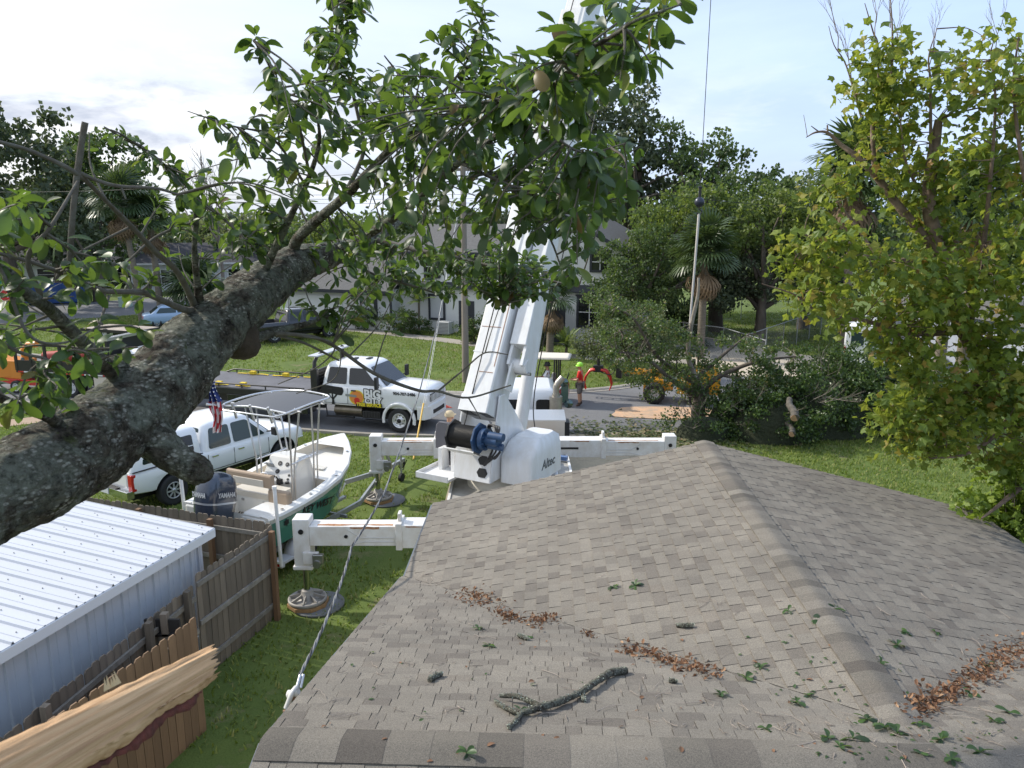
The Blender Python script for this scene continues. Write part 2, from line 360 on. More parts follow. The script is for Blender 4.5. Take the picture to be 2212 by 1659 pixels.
# clumps of lawn grass: short bent blades, one object each for the near and the far lawns
grass_m = leaf_mat('grass_blades', [(0.0, (0.100, 0.142, 0.024)), (0.45, (0.180, 0.228, 0.042)), (0.8, (0.245, 0.275, 0.066)), (1.0, (0.33, 0.29, 0.13))], 0.6, 0.3, (0.25, 0.4, 0.04))
HTH = -0.04; hc, hs = math.cos(HTH), math.sin(HTH)
def HW(a, b, z): return V((a * hc - b * hs, a * hs + b * hc, z))
house_poly = [HW(*p, 0)[:2] for p in ((-1.3, -4), (-1.3, 11.3), (6.4, 11.3), (6.4, -4))]
keep_out = [road_poly, cross_poly, path_poly, walk_poly, patio_poly, apron_poly, drive_poly, house_poly]
def grass(name, n, xr, yr, size, poly=None, patch=0.0):
    x = rng.uniform(*xr, n); y = np.sqrt(rng.uniform(yr[0] ** 2, yr[1] ** 2, n)) if yr[0] > 0 else rng.uniform(*yr, n)
    ok = np.abs(x) < y * 0.72 + 3
    for p in keep_out: ok &= ~inpoly(x, y, p)
    if poly: ok &= inpoly(x, y, poly)
    x, y = x[ok], y[ok]
    if patch:
        d = np.array([noise.noise((a * 0.5, b * 0.5, 3.0)) + 0.5 * noise.noise((a * 1.7, b * 1.7, 9.0)) for a, b in zip(x, y)])
        k = d > (-0.30 if yr[1] < 40 else -0.34) + rng.uniform(-patch, patch, len(d)); x, y = x[k], y[k]
    n = len(x)
    tv = [(-0.22, 0, 0), (0.22, 0, 0), (0.10, 0.18, 0.62), (-0.12, 0.16, 0.60), (0.02, 0.62, 1.0), (0.0, 0.60, 1.0)]
    tf = [(0, 1, 2, 3), (3, 2, 4, 5)]
    pos = np.stack([x, y, np.zeros(n)], 1)
    o = scatter(name, tv, tf, pos, rot_rand(n, 0.12), rng.uniform(0.6, 1.25, n) * size, grass_m)
    return tag(o, 'short mown lawn grass with thin worn patches', None, None, 'stuff')
grass('grass', 150000, (-24, 14), (9.5, 30), 0.085, patch=0.15)
grass('grass', 120000, (-34, 26), (30, 62), 0.12, patch=0.22)
# ------------------------------------------------------------------ the shingled house below
HX0, HYE, HZ2, HZ1, HY1, HP, HWL, HWR, HXL = 2.591, 11.887, 3.909, 4.036, 4.394, 0.254, 4.366, 4.366, -1.81
EAVE = HZ2 - HP * HWL; BC = HY1 + (HZ1 - EAVE) / HP; BV = HY1 + (HZ1 - HZ2) / HP
house = thing('shingled_house', 'grey brown shingled house right below, roof ridges strewn with leaves and twigs', 'house', (0, 0, 0), HTH)
def shingle_mat(name, node, sock, k_=1.0):
    m = bpy.data.materials.new(name); m.use_nodes = True; t = m.node_tree; p = t.nodes['Principled BSDF']
    i = nn(t, node)
    rp = ramp(t, i.outputs[sock], [(0.0, (0.148, 0.135, 0.118)), (0.20, (0.180, 0.167, 0.145)), (0.55, (0.202, 0.188, 0.161)), (0.85, (0.220, 0.205, 0.176)), (1.0, (0.184, 0.167, 0.142))])
    tcn = nn(t, 'ShaderNodeTexCoord')
    def nz(s_, d=3, ro=0.7):
        n = nn(t, 'ShaderNodeTexNoise'); n.inputs['Scale'].default_value = s_; n.inputs['Detail'].default_value = d; n.inputs['Roughness'].default_value = ro
        t.links.new(tcn.outputs['Object'], n.inputs['Vector']); return n.outputs[0]
    grit = ramp(t, nz(115, 3, 0.95), [(0.33, 0.5), (0.50, 0.97), (0.68, 1.5)]); grit.color_ramp.elements[2].color = (1.5, 1.48, 1.42, 1)
    c1 = mixc(t, 0.9, rp.outputs[0], grit.outputs[0], 'MULTIPLY')
    st = ramp(t, nz(1.1, 8, 0.6), [(0.35, 0.84), (0.7, 1.06)]); st.color_ramp.elements[1].color = (1.08, 1.07, 1.05, 1)
    c2 = mixc(t, 1.0, mixc(t, 1.0, c1, (k_, k_ * .98, k_ * .98), 'MULTIPLY'), st.outputs[0], 'MULTIPLY')
    t.links.new(c2, p.inputs['Base Color']); p.inputs['Roughness'].default_value = 0.92; p.inputs['Specular IOR Level'].default_value = 0.25
    bu = nn(t, 'ShaderNodeBump'); bu.inputs['Strength'].default_value = 0.55; bu.inputs['Distance'].default_value = 0.004
    t.links.new(nz(220, 3, 0.8), bu.inputs['Height']); t.links.new(bu.outputs[0], p.inputs['Normal']); return m
sh_island = shingle_mat('shingle_grit', 'ShaderNodeNewGeometry', 'Random Per Island')
sh_object = shingle_mat('shingle_grit_single', 'ShaderNodeObjectInfo', 'Random')
base_m = mat('roof_felt', (0.055, 0.048, 0.044), 0.95)
rb = MB()
def hp(a, b, z): return V((a, b, z))
L0 = HX0 - HWL; R0 = HX0 + HWR; RX = 11.0; BN = -1.2; ZN = HZ1 - HP * (HY1 - BN)
rb.add([hp(L0, BC, EAVE), hp(HX0, BV, HZ2), hp(HX0, HYE, HZ2), hp(L0, HYE, EAVE)], [(0, 1, 2, 3)])
rb.add([hp(R0, BC, EAVE), hp(HX0, BV, HZ2), hp(HX0, HYE, HZ2), hp(R0, HYE, EAVE)], [(0, 3, 2, 1)])
rb.add([hp(HXL, BC, EAVE), hp(HXL, HY1, HZ1), hp(RX, HY1, HZ1), hp(RX, BC, EAVE), hp(R0, BC, EAVE), hp(HX0, BV, HZ2), hp(L0, BC, EAVE)], [(0, 1, 2, 3, 4, 5, 6)])
rb.add([hp(HXL, BN, ZN), hp(RX, BN, ZN), hp(RX, HY1, HZ1), hp(HXL, HY1, HZ1)], [(0, 1, 2, 3)])
roof = rb.build('roof', base_m, house)
hb = MB()      # walls under the eaves, gable end, fascia boards
wall_m = mat('house_block', (0.55, 0.50, 0.43), 0.85, bump=(30, 0.2))
hb.prism([(HXL + .35, BN + .4), (RX - .4, BN + .4), (RX - .4, BC - .4), (R0 - .45, BC - .4), (R0 - .45, HYE - .3), (L0 + .45, HYE - .3), (L0 + .45, BC - .4), (HXL + .35, BC - .4)], Matrix(), EAVE - 0.12)
hb.prism([(L0 + .45, EAVE - .12), (R0 - .45, EAVE - .12), (HX0, HZ2 - .08)], Matrix(((1, 0, 0, 0), (0, 0, -1, HYE - .3), (0, 1, 0, 0), (0, 0, 0, 1))), 0.15)
hb.build('wall', wall_m, house)
fb = MB(); trim_m = mat('fascia_grey', (0.13, 0.145, 0.16), 0.5)
for p, q in (((L0 - .02, BC, EAVE - .085), (L0 - .02, HYE, EAVE - .085)), ((R0 + .02, BC, EAVE - .085), (R0 + .02, HYE, EAVE - .085)), ((HXL - .02, BC, EAVE - .085), (HXL - .02, HY1, HZ1 - .085)), ((HXL - .02, HY1, HZ1 - .085), (HXL - .02, BN, ZN - .085)),
             ((L0, HYE + .02, EAVE - .085), (HX0, HYE + .02, HZ2 - .085)), ((R0, HYE + .02, EAVE - .085), (HX0, HYE + .02, HZ2 - .085))):
    fb.beam(p, q, 0.03, 0.15, 0)
fb.build('fascia', trim_m, house)
tabs = []
EXP = 0.138
def course(O, U, S, N, length, spans, jig=0.0):
    """rows of laminated tabs; O eave origin, U along the eave, S up the slope, N outward; spans(s) -> [(u0, u1), ...]"""
    k = 0
    while k * EXP < length + 0.02:
        s0, s1 = k * EXP, min((k + 1) * EXP, length); A, B = spans(s0), spans(s1)
        for (a0, a1), (b0, b1) in zip(A, B):
            if a1 - a0 < 0.03 and b1 - b0 < 0.03: continue
            lo, hi = min(a0, b0), max(a1, b1); u = lo - rnd.random() * 0.2; lift = 0
            while u < hi:
                wd = rnd.choice((0.11, 0.14, 0.15, 0.16, 0.17, 0.20)); u2 = u + wd; lift = 1 - lift
                def cl(x, p, q): return min(max(x, p), q)
                p0, p1 = cl(u, a0, a1), cl(u2, a0, a1); q0, q1 = cl(u, b0, b1), cl(u2, b0, b1); u = u2
                if p1 - p0 < 0.012 and q1 - q0 < 0.012: continue
                e = rnd.uniform(-0.006, 0.003); th = 0.0155 if lift else 0.0095; p1 -= .0045; q1 -= .0045; top = 0.0022 + 0.0004 * rnd.random()
                tabs.append([O + U * p0 + S * (s0 + e) - N * .003, O + U * p1 + S * (s0 + e) - N * .003, O + U * q1 + S * (s1 + .012) - N * .003, O + U * q0 + S * (s1 + .012) - N * .003,
                             O + U * p0 + S * (s0 + e) + N * th, O + U * p1 + S * (s0 + e) + N * th, O + U * q1 + S * (s1 + .012) + N * top, O + U * q0 + S * (s1 + .012) + N * top])
        k += 1
sl = math.sqrt(1 + HP * HP)
vl = lambda s: BC - (s / sl) * (BC - BV) / HWL; vr = lambda s: BC - (s / sl) * (BC - BV) / HWR
course(hp(L0, 0, EAVE), V((0, 1, 0)), V((1, 0, HP)) / sl, V((-HP, 0, 1)) / sl, HWL * sl, lambda s: [(vl(s), HYE + .03)])
course(hp(R0, 0, EAVE), V((0, 1, 0)), V((-1, 0, HP)) / sl, V((HP, 0, 1)) / sl, HWR * sl, lambda s: [(vr(s), HYE + .03)])
LB = (BC - HY1)
def far_spans(s):
    h = s / sl; f = h / (BC - BV)
    if f >= 1: return [(HXL - .02, HX0), (HX0, RX)]
    return [(HXL - .02, L0 + f * HWL), (R0 - f * HWR, RX)]
course(hp(0, BC, EAVE), V((1, 0, 0)), V((0, -1, HP)) / sl, V((0, HP, 1)) / sl, LB * sl, far_spans)
course(hp(0, BN, ZN), V((1, 0, 0)), V((0, 1, HP)) / sl, V((0, -HP, 1)) / sl, (HY1 - BN) * sl, lambda s: [(HXL - .02, RX)])
def projected(p):
    wv = HW(p.x, p.y, p.z); z = wv.z - CAM_H; dep = wv.y * cP - z * sP
    if dep < 0.3: return None
    return 1106 + FPX * wv.x / dep, 829.5 - FPX * (wv.y * sP + z * cP) / dep, dep
size = []
for i, t_ in enumerate(tabs):
    c = (t_[4] + t_[6]) / 2; q = projected(c)
    if q and 20 < q[0] < 2200 and v_ok(q) if False else (q and 0 < q[0] < 2212 and 0 < q[1] < 1659):
        a4 = [projected(x)[:2] for x in t_[4:8]]
        area = abs(sum(a4[j][0] * a4[(j + 1) % 4][1] - a4[(j + 1) % 4][0] * a4[j][1] for j in range(4))) / 2
        size.append((area, i))
size.sort(reverse=True); single = {i for _, i in size[:296]}
wf = [(0, 1, 5, 4), (4, 5, 6, 7), (1, 2, 6, 5), (3, 0, 4, 7)]
rest = []
for i, t_ in enumerate(tabs):
    if i in single:
        b = MB(); b.add(t_, wf); b.build('shingle', sh_object, roof)
    else: rest.append(t_)
rv = np.array([[tuple(p) for p in t_] for t_ in rest]).reshape(-1, 3); rf = (np.array(wf)[None] + (np.arange(len(rest)) * 8)[:, None, None]).reshape(-1, 4)
tag(np_mesh('shingles', rv, rf, sh_island, False, roof), kind='stuff')
# ridge caps, bent over the two ridges
cap_m = [shingle_mat('cap_grit', 'ShaderNodeObjectInfo', 'Random', k) for k in (.70, .82, .92, 1.03)]
def caps(p0, p1, hw_, exp, first=0.0, lift0=.017):
    d = p1 - p0; L = d.length; d = d / L; side = d.cross(V((0, 0, 1))).normalized(); k = 0
    while k * exp < L:
        b = MB(); s0, s1 = k * exp - 0.0, min(k * exp + exp * 1.45, L); rows = []
        for s_, lift in ((s0, lift0), (s1, 0.004)):
            row = []
            for t_ in (-1, -0.62, -0.3, -0.1, 0.1, 0.3, 0.62, 1):
                dz = -abs(t_) * hw_ * HP if abs(t_) > 0.25 else -0.25 * hw_ * HP * (0.55 + 0.45 * (abs(t_) / 0.25) ** 2)
                row.append(p0 + d * s_ + side * (t_ * hw_) + V((0, 0, dz + lift + 0.012)))
            rows.append(row)
        b.grid(rows, 0, True); low = [q - V((0, 0, lift0 * .8)) for q in rows[0]]
        b.grid([low, rows[0]], 0, False)
        for j in (0, -1): b.add([rows[0][j], rows[1][j], rows[1][j] - V((0, 0, .012)), low[j]], [(0, 1, 2, 3)])
        b.build('ridge_cap', rnd.choice(cap_m[:3] if lift0 < .01 else cap_m), roof); k += 1
caps(hp(HX0, HYE + .03, HZ2), hp(HX0, BV - 0.1, HZ2), 0.155, 0.142, 0, .021)
caps(hp(RX, HY1, HZ1), hp(HXL - .02, HY1, HZ1), 0.165, 0.30, 0, .0065)
# ------------------------------------------------------------------ wooden fence
wood_old = mat('weathered_pine', (0.20, 0.165, 0.125), 0.9, var=(7, 0.75, 9), col2=(0.10, 0.085, 0.068), bump=(26, 0.5), rand=0.22, stretch=(1, 1, 0.12))
wood_new = mat('newer_pine', (0.22, 0.14, 0.082), 0.85, var=(6, 0.7, 9), col2=(0.11, 0.068, 0.04), bump=(26, 0.4), rand=0.2, stretch=(1, 1, 0.12))
wood_rail = mat('grey_rail', (0.26, 0.24, 0.21), 0.9, var=(9, 0.7, 9), col2=(0.13, 0.12, 0.10), bump=(24, 0.5), rand=0.15)
wood_post = mat('brown_post', (0.20, 0.115, 0.06), 0.85, var=(5, 0.6, 9), col2=(0.11, 0.065, 0.04), bump=(20, 0.4), stretch=(1, 1, 0.15))
def picket_mesh(mt, h):
    b = MB(); poly = [(-.068, 0), (.068, 0), (.068, h - .035), (.040, h), (-.040, h), (-.068, h - .035)]
    b.prism(poly, Matrix(((1, 0, 0, 0), (0, 0, -1, 0.009), (0, 1, 0, 0), (0, 0, 0, 1))), 0.018); return b.mesh('picket', mt)
def fence_run(name, label, p0, p1, mt, rail_side, posts, h=1.85, rails=(0.25, 0.95, 1.62), group=None, rail_m=None, cat='fence', post_h=1.78):
    p0, p1 = V((*p0, 0)), V((*p1, 0)); d = p1 - p0; L = d.length; a = math.atan2(d.y, d.x)
    f = thing(name, label, cat, p0, a, group); me = picket_mesh(mt, h); n = int(L / 0.141)
    for i in range(n):
        M = Matrix.Translation((0.07 + i * L / n, rnd.uniform(-.003, .003), rnd.uniform(-.025, .012) - 0.02)) @ Matrix.Rotation(rnd.uniform(-.010, .010), 4, 'Y') @ Matrix.Rotation(rnd.uniform(-.03, .03), 4, 'Z')
        link('picket', me, f, M)
    for z in rails:
        b = MB(); b.b2((0, rail_side * 0.012, z), (L, rail_side * 0.052, z + 0.085)); b.build('rail', rail_m or wood_rail, f, 0.004)
    for x in posts:
        b = MB(); b.b2((x - .045, rail_side * 0.056, -0.05), (x + .045, rail_side * 0.146, post_h)); b.build('post', wood_post if h > 1.8 else wood_old, f, 0.004)
    return f
K, J, B_END = (-4.46, 13.42), (-5.07, 11.35), (-6.25, 4.8)
fence_run('wooden_fence', 'weathered fence run with three rails ending at the brown corner post by the outrigger', J, K, wood_old, -1, [1.98])
fence_run('wooden_fence', 'long low grey fence run close along the metal shed wall', B_END, (-5.09, 11.3), wood_old, -1, [1.0, 3.4, 5.35, 6.3], h=1.72, rails=(0.25, 0.85, 1.42), post_h=1.74)
fence_run('wooden_fence', 'back fence run between the shed and the boat stern', (-10.4, 15.45), (-4.50, 13.50), wood_old, -1, [1.4, 3.2, 4.9], rails=(0.25, 0.95, 1.55))
fence_run('fence_gate', 'lighter brown gate panel standing open behind the torn wood', (-5.35, 7.4), (-4.52, 10.05), wood_new, 1, [], rails=(0.3, 0.95, 1.55), cat='gate')
b = MB(); b.b2((-.05, -.05, 0), (.05, .05, 1.72)); gp = b.build('fence_post', wood_old, None, .004); gp.location = (-5.12, 10.35, 0); tag(gp, 'dark stub post beside the open gate with a black latch board', 'post')
b = MB(); b.b2((-.30, -.02, 1.42), (.22, .02, 1.62)); b.b2((-.34, -.05, 1.36), (.26, .03, 1.40), 0); b.build('latch_board', mat('charred_wood', (0.03, 0.027, 0.024), 0.9, bump=(20, .4)), gp)
b = MB(); b.beam((-.5, 0, 1.36), (.45, .05, 1.30), .03, .02); b.build('latch_bar', galv, gp)
# ------------------------------------------------------------------ white metal shed
SC = at(463, 1140, 2.28); s_ang = math.atan2(0.957, 0.290)
shed = thing('metal_shed', 'white ribbed metal shed with low sloping roof beside the wooden fence', 'shed', (SC.x, SC.y, 0), s_ang - R(90))
# local: +y away from the camera, -x to the left; the roof's far right corner at (0,0,2.28)
shed_roof = mat('shed_white_sheet', (0.52, 0.54, 0.58), 0.36, var=(1.1, 0.22, 8), col2=(0.50, 0.51, 0.52), rand=0.02)
shed_wall = mat('shed_wall_sheet', (0.56, 0.59, 0.63), 0.45, var=(0.9, 0.25), col2=(0.45, 0.48, 0.52), rand=0.03)
SW, SL, RISE = 4.2, 8.6, 0.07
def ribbed(w_, n):
    pr_ = []; st = w_ / n
    for i in range(n):
        x = i * st; pr_ += [(x, 0), (x + .012, .034), (x + .034, .034), (x + .048, 0), (x + st * .45, 0), (x + st * .45 + .008, .010), (x + st * .45 + .03, .010), (x + st * .45 + .038, 0)]
    return pr_ + [(w_, 0)]
nP = 9; pw = SL / nP
for i in range(nP):
    b = MB(); y0 = -(i + 1) * pw; rows = [[V((-x, y0 + s_, 2.28 + x * RISE + h)) for s_, h in ribbed(pw, 3)] for x in (0, SW)]
    b.grid(rows, 0, False); b.grid([[p - V((0, 0, .012)) for p in rows[0]], rows[0]], 0, False)
    o = b.build('roof_panel', shed_roof, shed)
scw = MB()
for i in range(nP * 3):
    for x in np.arange(0.18, SW, 0.62):
        y = -SL + (i + 0.72) * pw / 3; z = 2.28 + x * RISE + 0.004; scw.cyl((-x, y, z), (-x, y, z + .010), 0.009, 6)
        if rnd.random() < 0.3: scw.cyl((-x - .1, y + .05, z), (-x - .1, y + .05, z + .01), 0.008, 6)
tag(scw.build('roof_screws', mat('screw_grey', (0.22, 0.22, 0.22), 0.5), shed), kind='stuff')
for i in range(nP):
    b = MB(); y0 = -(i + 1) * pw + (0.12 if i == nP - 1 else 0); y1_ = -i * pw - (0.16 if i == 0 else 0)
    pts = [(y0 + s_ * (y1_ - y0) / pw, -0.20 + h) for s_, h in ribbed(pw, 3)]
    b.grid([[V((x, y, z)) for y, x in pts] for z in (0.05, 2.24)], 0, False); b.build('wall_panel', shed_wall, shed)
b = MB(); b.b2((-SW, -.20, 0.05), (-.16, -.18, 2.26)); b.b2((-SW, -SL + .1, 0.05), (-.2, -SL + .13, 2.3)); b.b2((-SW, -SL + .1, 0.05), (-SW + .03, -.2, 2.5)); b.build('end_wall', shed_wall, shed)
b = MB(); b.b2((-.03, -SL, 2.12), (.015, 0, 2.27)); b.build('eave_trim', mat('shed_trim', (0.66, 0.68, 0.71), 0.42), shed, .006)
b = MB(); b.b2((-.26, -.24, 0.05), (-.165, -.145, 2.2)); b.build('corner_trim', shed_roof, shed, .004)
b = MB(); b.add([(0, .02, 2.265), (-SW, .02, 2.265 + SW * RISE), (-SW, .02, 2.14 + SW * RISE), (0, .02, 2.14)], [(0, 1, 2, 3)]); b.add([(0, .02, 2.265), (-SW, .02, 2.265 + SW * RISE), (-SW, -.02, 2.285 + SW * RISE), (0, -.02, 2.285)], [(0, 1, 2, 3)]); b.build('rake_trim', shed_roof, shed)
# ------------------------------------------------------------------ vehicles
WHEELS = {}
def wheel(parent, x, y, r, wd, style='alloy', side=1, label=None):
    """a wheel > tyre, rim; side +1: outer face towards +y"""
    key = (round(r, 3), round(wd, 3), style)
    if key not in WHEELS:
        M = Matrix(((1, 0, 0, 0), (0, 0, 1, 0), (0, -1, 0, 0), (0, 0, 0, 1)))
        rr = r * (0.62 if style != 'fat' else 0.5)
        t = MB(); t.lathe([(rr, -wd * .42), (r * .90, -wd * .5), (r * .975, -wd * .44), (r, -wd * .30), (r, wd * .30), (r * .975, wd * .44), (r * .90, wd * .5), (rr, wd * .42)], 36, 0, M, True, False)
        if style == 'fat':
            for i in range(18):
                a = i * 2 * math.pi / 18
                for k in (-1, 1):
                    c = V((r * math.cos(a + k * .08), k * wd * .24, r * math.sin(a + k * .08))); t.box(c, (r * .10, wd * .42, r * .10), 0, Matrix.Rotation(-a, 4, 'Y'))
        k = MB(); ns = {'alloy': 6, 'spoke8': 8}.get(style, 0)
        if style == 'semi':
            k.lathe([(rr, wd * .40), (rr * .93, wd * .44), (rr * .88, wd * .30), (rr * .80, wd * .10), (rr * .42, wd * .16), (rr * .36, wd * .40), (0.001, wd * .42)], 36, 0, M, True, False)
            for i in range(8):
                a = i * math.pi / 4; c = V((rr * .62 * math.cos(a), wd * .145, rr * .62 * math.sin(a))); k.cyl(c, c + V((0, .012, 0)), rr * .085, 10, 1)
            for i in range(10):
                a = i * math.pi / 5; c = V((rr * .40 * math.cos(a), wd * .2, rr * .40 * math.sin(a))); k.cyl(c, c + V((0, wd * .12, 0)), rr * .045, 6, 0)
            k.lathe([(rr * .30, wd * .40), (rr * .30, wd * .46), (0.001, wd * .47)], 16, 1, M)
        elif style in ('steel', 'fat'):
            k.lathe([(rr, wd * .40), (rr * .92, wd * .42), (rr * .84, wd * .18), (rr * .50, wd * .12), (rr * .42, wd * .24), (0.001, wd * .26)], 30, 0, M, True, False)
            for i in range(5):
                a = i * 2 * math.pi / 5; c = V((rr * .66 * math.cos(a), wd * .17, rr * .66 * math.sin(a))); k.cyl(c, c + V((0, .008, 0)), rr * .10, 8, 1)
        else:
            k.lathe([(rr, wd * .40), (rr * .93, wd * .44), (rr * .87, wd * .36), (rr * .84, wd * .05), (0.001, wd * .02)], 30, 1, M, True, False)
            k.lathe([(rr * .90, wd * .38), (rr * .88, wd * .42), (rr * .80, wd * .42), (rr * .78, wd * .38)], 30, 0, M, True, False); k.lathe([(rr * .26, wd * .30), (rr * .24, wd * .40), (0.001, wd * .41)], 16, 0, M)
            for i in range(ns):
                a = i * 2 * math.pi / ns; d_ = V((math.cos(a), 0, math.sin(a))); q = V((0, wd * .36, 0))
                k.beam(d_ * rr * .2 + q, d_ * rr * .86 + q, rr * .17, wd * .06, 0, V((0, 1, 0)))
        rim_m = {'semi': mat('polished_rim', (0.80, 0.81, 0.83), 0.22, 0.55), 'steel': mat('steel_wheel', (0.5, 0.51, 0.52), 0.4), 'fat': mat('steel_wheel', (0.5, 0.51, 0.52), 0.4)}.get(style, mat('alloy', (0.5, 0.51, 0.53), 0.3, 0.5))
        WHEELS[key] = (t.mesh('tyre', rubber), k.mesh('rim', [rim_m, ink]))
    h = bpy.data.objects.new('wheel', None); sc.collection.objects.link(h); h.parent = parent; h.empty_display_size = .1
    h.matrix_local = Matrix.Translation((x, y, r)) @ Matrix.Rotation(0 if side > 0 else math.pi, 4, 'Z')
    link('tyre', WHEELS[key][0], h); link('rim', WHEELS[key][1], h)
    if label: h['label'] = label
    return h
def half_ring(x, w_, zb, zs, crown=0.03, bulge=0.02, tuck=0.05):
    h = [(0, zb), (w_ * .86, zb), (w_ - tuck * .5, zb + .05), (w_, zb + (zs - zb) * .35), (w_ + bulge * .3, zb + (zs - zb) * .62), (w_ - .01, zs - .10), (w_ - .045, zs - .025), (w_ - .11, zs), (w_ * .5, zs + crown), (0, zs + crown * 1.2)]
    return [V((x, y, z)) for y, z in h] + [V((x, -y, z)) for y, z in h[-2:0:-1]]
def cut_wells(o, cyls):
    for (x, y0, y1, z, r) in cyls:
        b = MB(); b.cyl((x, y0, z), (x, y1, z), r, 32); c = b.build('cutter', black_trim)
        md = o.modifiers.new('well', 'BOOLEAN'); md.operation = 'DIFFERENCE'; md.object = c; md.solver = 'EXACT'
        baked(o); bpy.data.objects.remove(c)
def side_poly(b, poly, yf, off, t_, m, both=True, sides=(1, -1)):
    """poly in (x, z) laid on the flank y = yf(x, z)"""
    for s in sides:
        n = len(poly); A = [V((x, s * (yf(x, z) + off), z)) for x, z in poly]; B = [V((x, s * (yf(x, z) + off - t_), z)) for x, z in poly]
        o = list(range(n)) if s < 0 else list(range(n - 1, -1, -1))
        b.add([A[i] for i in o] + [B[i] for i in o], [tuple(range(n))] + [(i, n + i, n + (i + 1) % n, (i + 1) % n) for i in range(n)], m)
def rounded(poly, r=0.04, n=3):
    """rounds the corners of a polygon"""
    out = []; k = len(poly)
    for i in range(k):
        p = V((*poly[i], 0)); a = V((*poly[i - 1], 0)) - p; c = V((*poly[(i + 1) % k], 0)) - p
        rr = min(r, a.length * .45, c.length * .45); a.normalize(); c.normalize(); A = p + a * rr; C = p + c * rr
        for j in range(n + 1):
            t = j / n; q = A * (1 - t) ** 2 + p * 2 * t * (1 - t) + C * t * t; out.append((q.x, q.y))
    return out
def quad_panel(b, q, inset, off, m, r=0.06):
    """a rounded pane on the quad q (bl, br, tr, tl) pushed off along its normal"""
    bl, br, tr, tl = [V(p) for p in q]; N = (br - bl).cross(tl - bl).normalized()
    f = lambda s, t: (bl * (1 - s) + br * s) * (1 - t) + (tl * (1 - s) + tr * s) * t + N * off
    W_, H_ = (br - bl).length, (tl - bl).length
    pl = rounded([(inset[0] / W_, inset[1] / H_), (1 - inset[0] / W_, inset[1] / H_), (1 - inset[0] / W_, 1 - inset[2] / H_), (inset[0] / W_, 1 - inset[2] / H_)], r / max(W_, H_) * 1.5)
    pts = [f(s, t) for s, t in pl]; n = len(pts)
    b.add(pts + [p - N * (off + .01) for p in pts], [tuple(range(n))] + [(i, n + i, n + (i + 1) % n, (i + 1) % n) for i in range(n)], m)
def pickup(t, P):
    """fills the thing t with a pickup's parts. x forward, front axle at x = 0"""
    paint, w_, r = P['paint'], P['w'], P['r']; wb, fo = P['wb'], P['fo']; zb, belt, roof = P['zb'], P['belt'], P['roof']; hood = P['hood']
    cr, wsb, wst = P['cab_rear'], P['ws_base'], P['ws_top']; br = P.get('bed_rear')
    sec = []
    xs_rear = br if br is not None else cr
    if br is not None: sec += [half_ring(br, w_ - .05, zb + .12, belt - .02, 0), half_ring(br + .06, w_, zb + .06, belt, 0)]
    else: sec += [half_ring(cr, w_ - .03, zb, belt - .02, 0), half_ring(cr + .05, w_, zb, belt, 0)]
    for x in np.linspace(xs_rear + .5, wsb - .15, 8): sec.append(half_ring(x, w_ + .01, zb, belt, 0.0))
    sec += [half_ring(wsb + .02, w_ + .005, zb, belt + .02, .03), half_ring(wsb + .3, w_, zb, hood + .03, .05), half_ring(fo * .35, w_ + .01, zb, hood, .06), half_ring(fo * .75, w_ - .01, zb + .02, hood - .04, .05),
            half_ring(fo * .93, w_ - .07, zb + .06, hood - .10, .04), half_ring(fo, w_ - .15, zb + .12, hood - .20, .02)]
    b = MB(); b.loft(sec, 0, True, True, True); body = b.build('body', [paint, black_trim], t)
    cuts = [(0, -w_ - .3, w_ + .3, r + .02, r * 1.24)]
    if br is not None:
        cuts.append((-wb, -w_ - .3, w_ + .3, r + .02, r * 1.22))
    cut_wells(body, cuts)
    if br is not None and not P.get('topper'):
        c = MB(); c.b2((br + .10, -w_ + .12, zb + .42), (cr - .08, w_ - .12, belt + .5)); co = c.build('cutter', black_trim)
        md = body.modifiers.new('bed', 'BOOLEAN'); md.operation = 'DIFFERENCE'; md.object = co; md.solver = 'EXACT'; baked(body); bpy.data.objects.remove(co)
    md = body.modifiers.new('edge', 'BEVEL'); md.width = .012; md.segments = 2; md.limit_method = 'ANGLE'; md.angle_limit = R(50)
    # dark chassis and wheel-well liners
    c = MB(); c.b2((xs_rear + .25, -w_ * .55, r * .75), (fo - .25, w_ * .55, zb + .2)); c.build('chassis', black_steel, t)
    # cab
    def ring(z, x0, x1, ww, rr=.14): return [V(((x0 + x1) / 2 + p[0], p[1], z)) for p in rrect(x1 - x0, 2 * ww, rr, 4)]
    wt = w_ * .80; dz = roof - belt
    g = MB(); g.loft([ring(belt - .03, cr, wsb + .10, w_ - .03, .10), ring(belt + dz * .5, cr + .06, (wsb + wst) / 2 + .03, w_ - .03 + (wt + .05 - w_) * (dz * .5 + .03) / (dz - .08) + .003, .14), ring(roof - .11, cr + .14, wst + .10, wt + .02, .18), ring(roof - .04, cr + .20, wst - .02, wt - .05, .2), ring(roof - .005, cr + .34, wst - .22, wt - .20, .2), ring(roof + .012, cr + .6, wst - .5, wt - .45, .12)], 0, True, True, True)
    g.build('cab', paint, t)
    yf = lambda x, z: (w_ - .03) + (wt + .02 - (w_ - .03)) * (z - belt + .03) / (dz - .08) + .006
    z0, z1 = belt + .035, roof - .17; gl = P.get('glass', dark_glass)
    mid = P['pillar']; ap = lambda z: wsb + (wst - wsb) * (z - belt) / (dz - .10) - .10
    for poly in ([(cr + .20, z0), (mid - .05, z0), (mid - .05, z1), (cr + .30, z1)], [(mid + .05, z0), (ap(z0) - .05, z0), (ap(z1) - .02, z1), (mid + .05, z1)]):
        for s in (1, -1):
            o = MB(); side_poly(o, rounded(poly, .07), yf, .012, .03, 0, sides=(s,)); o.build('side_window', gl, t)
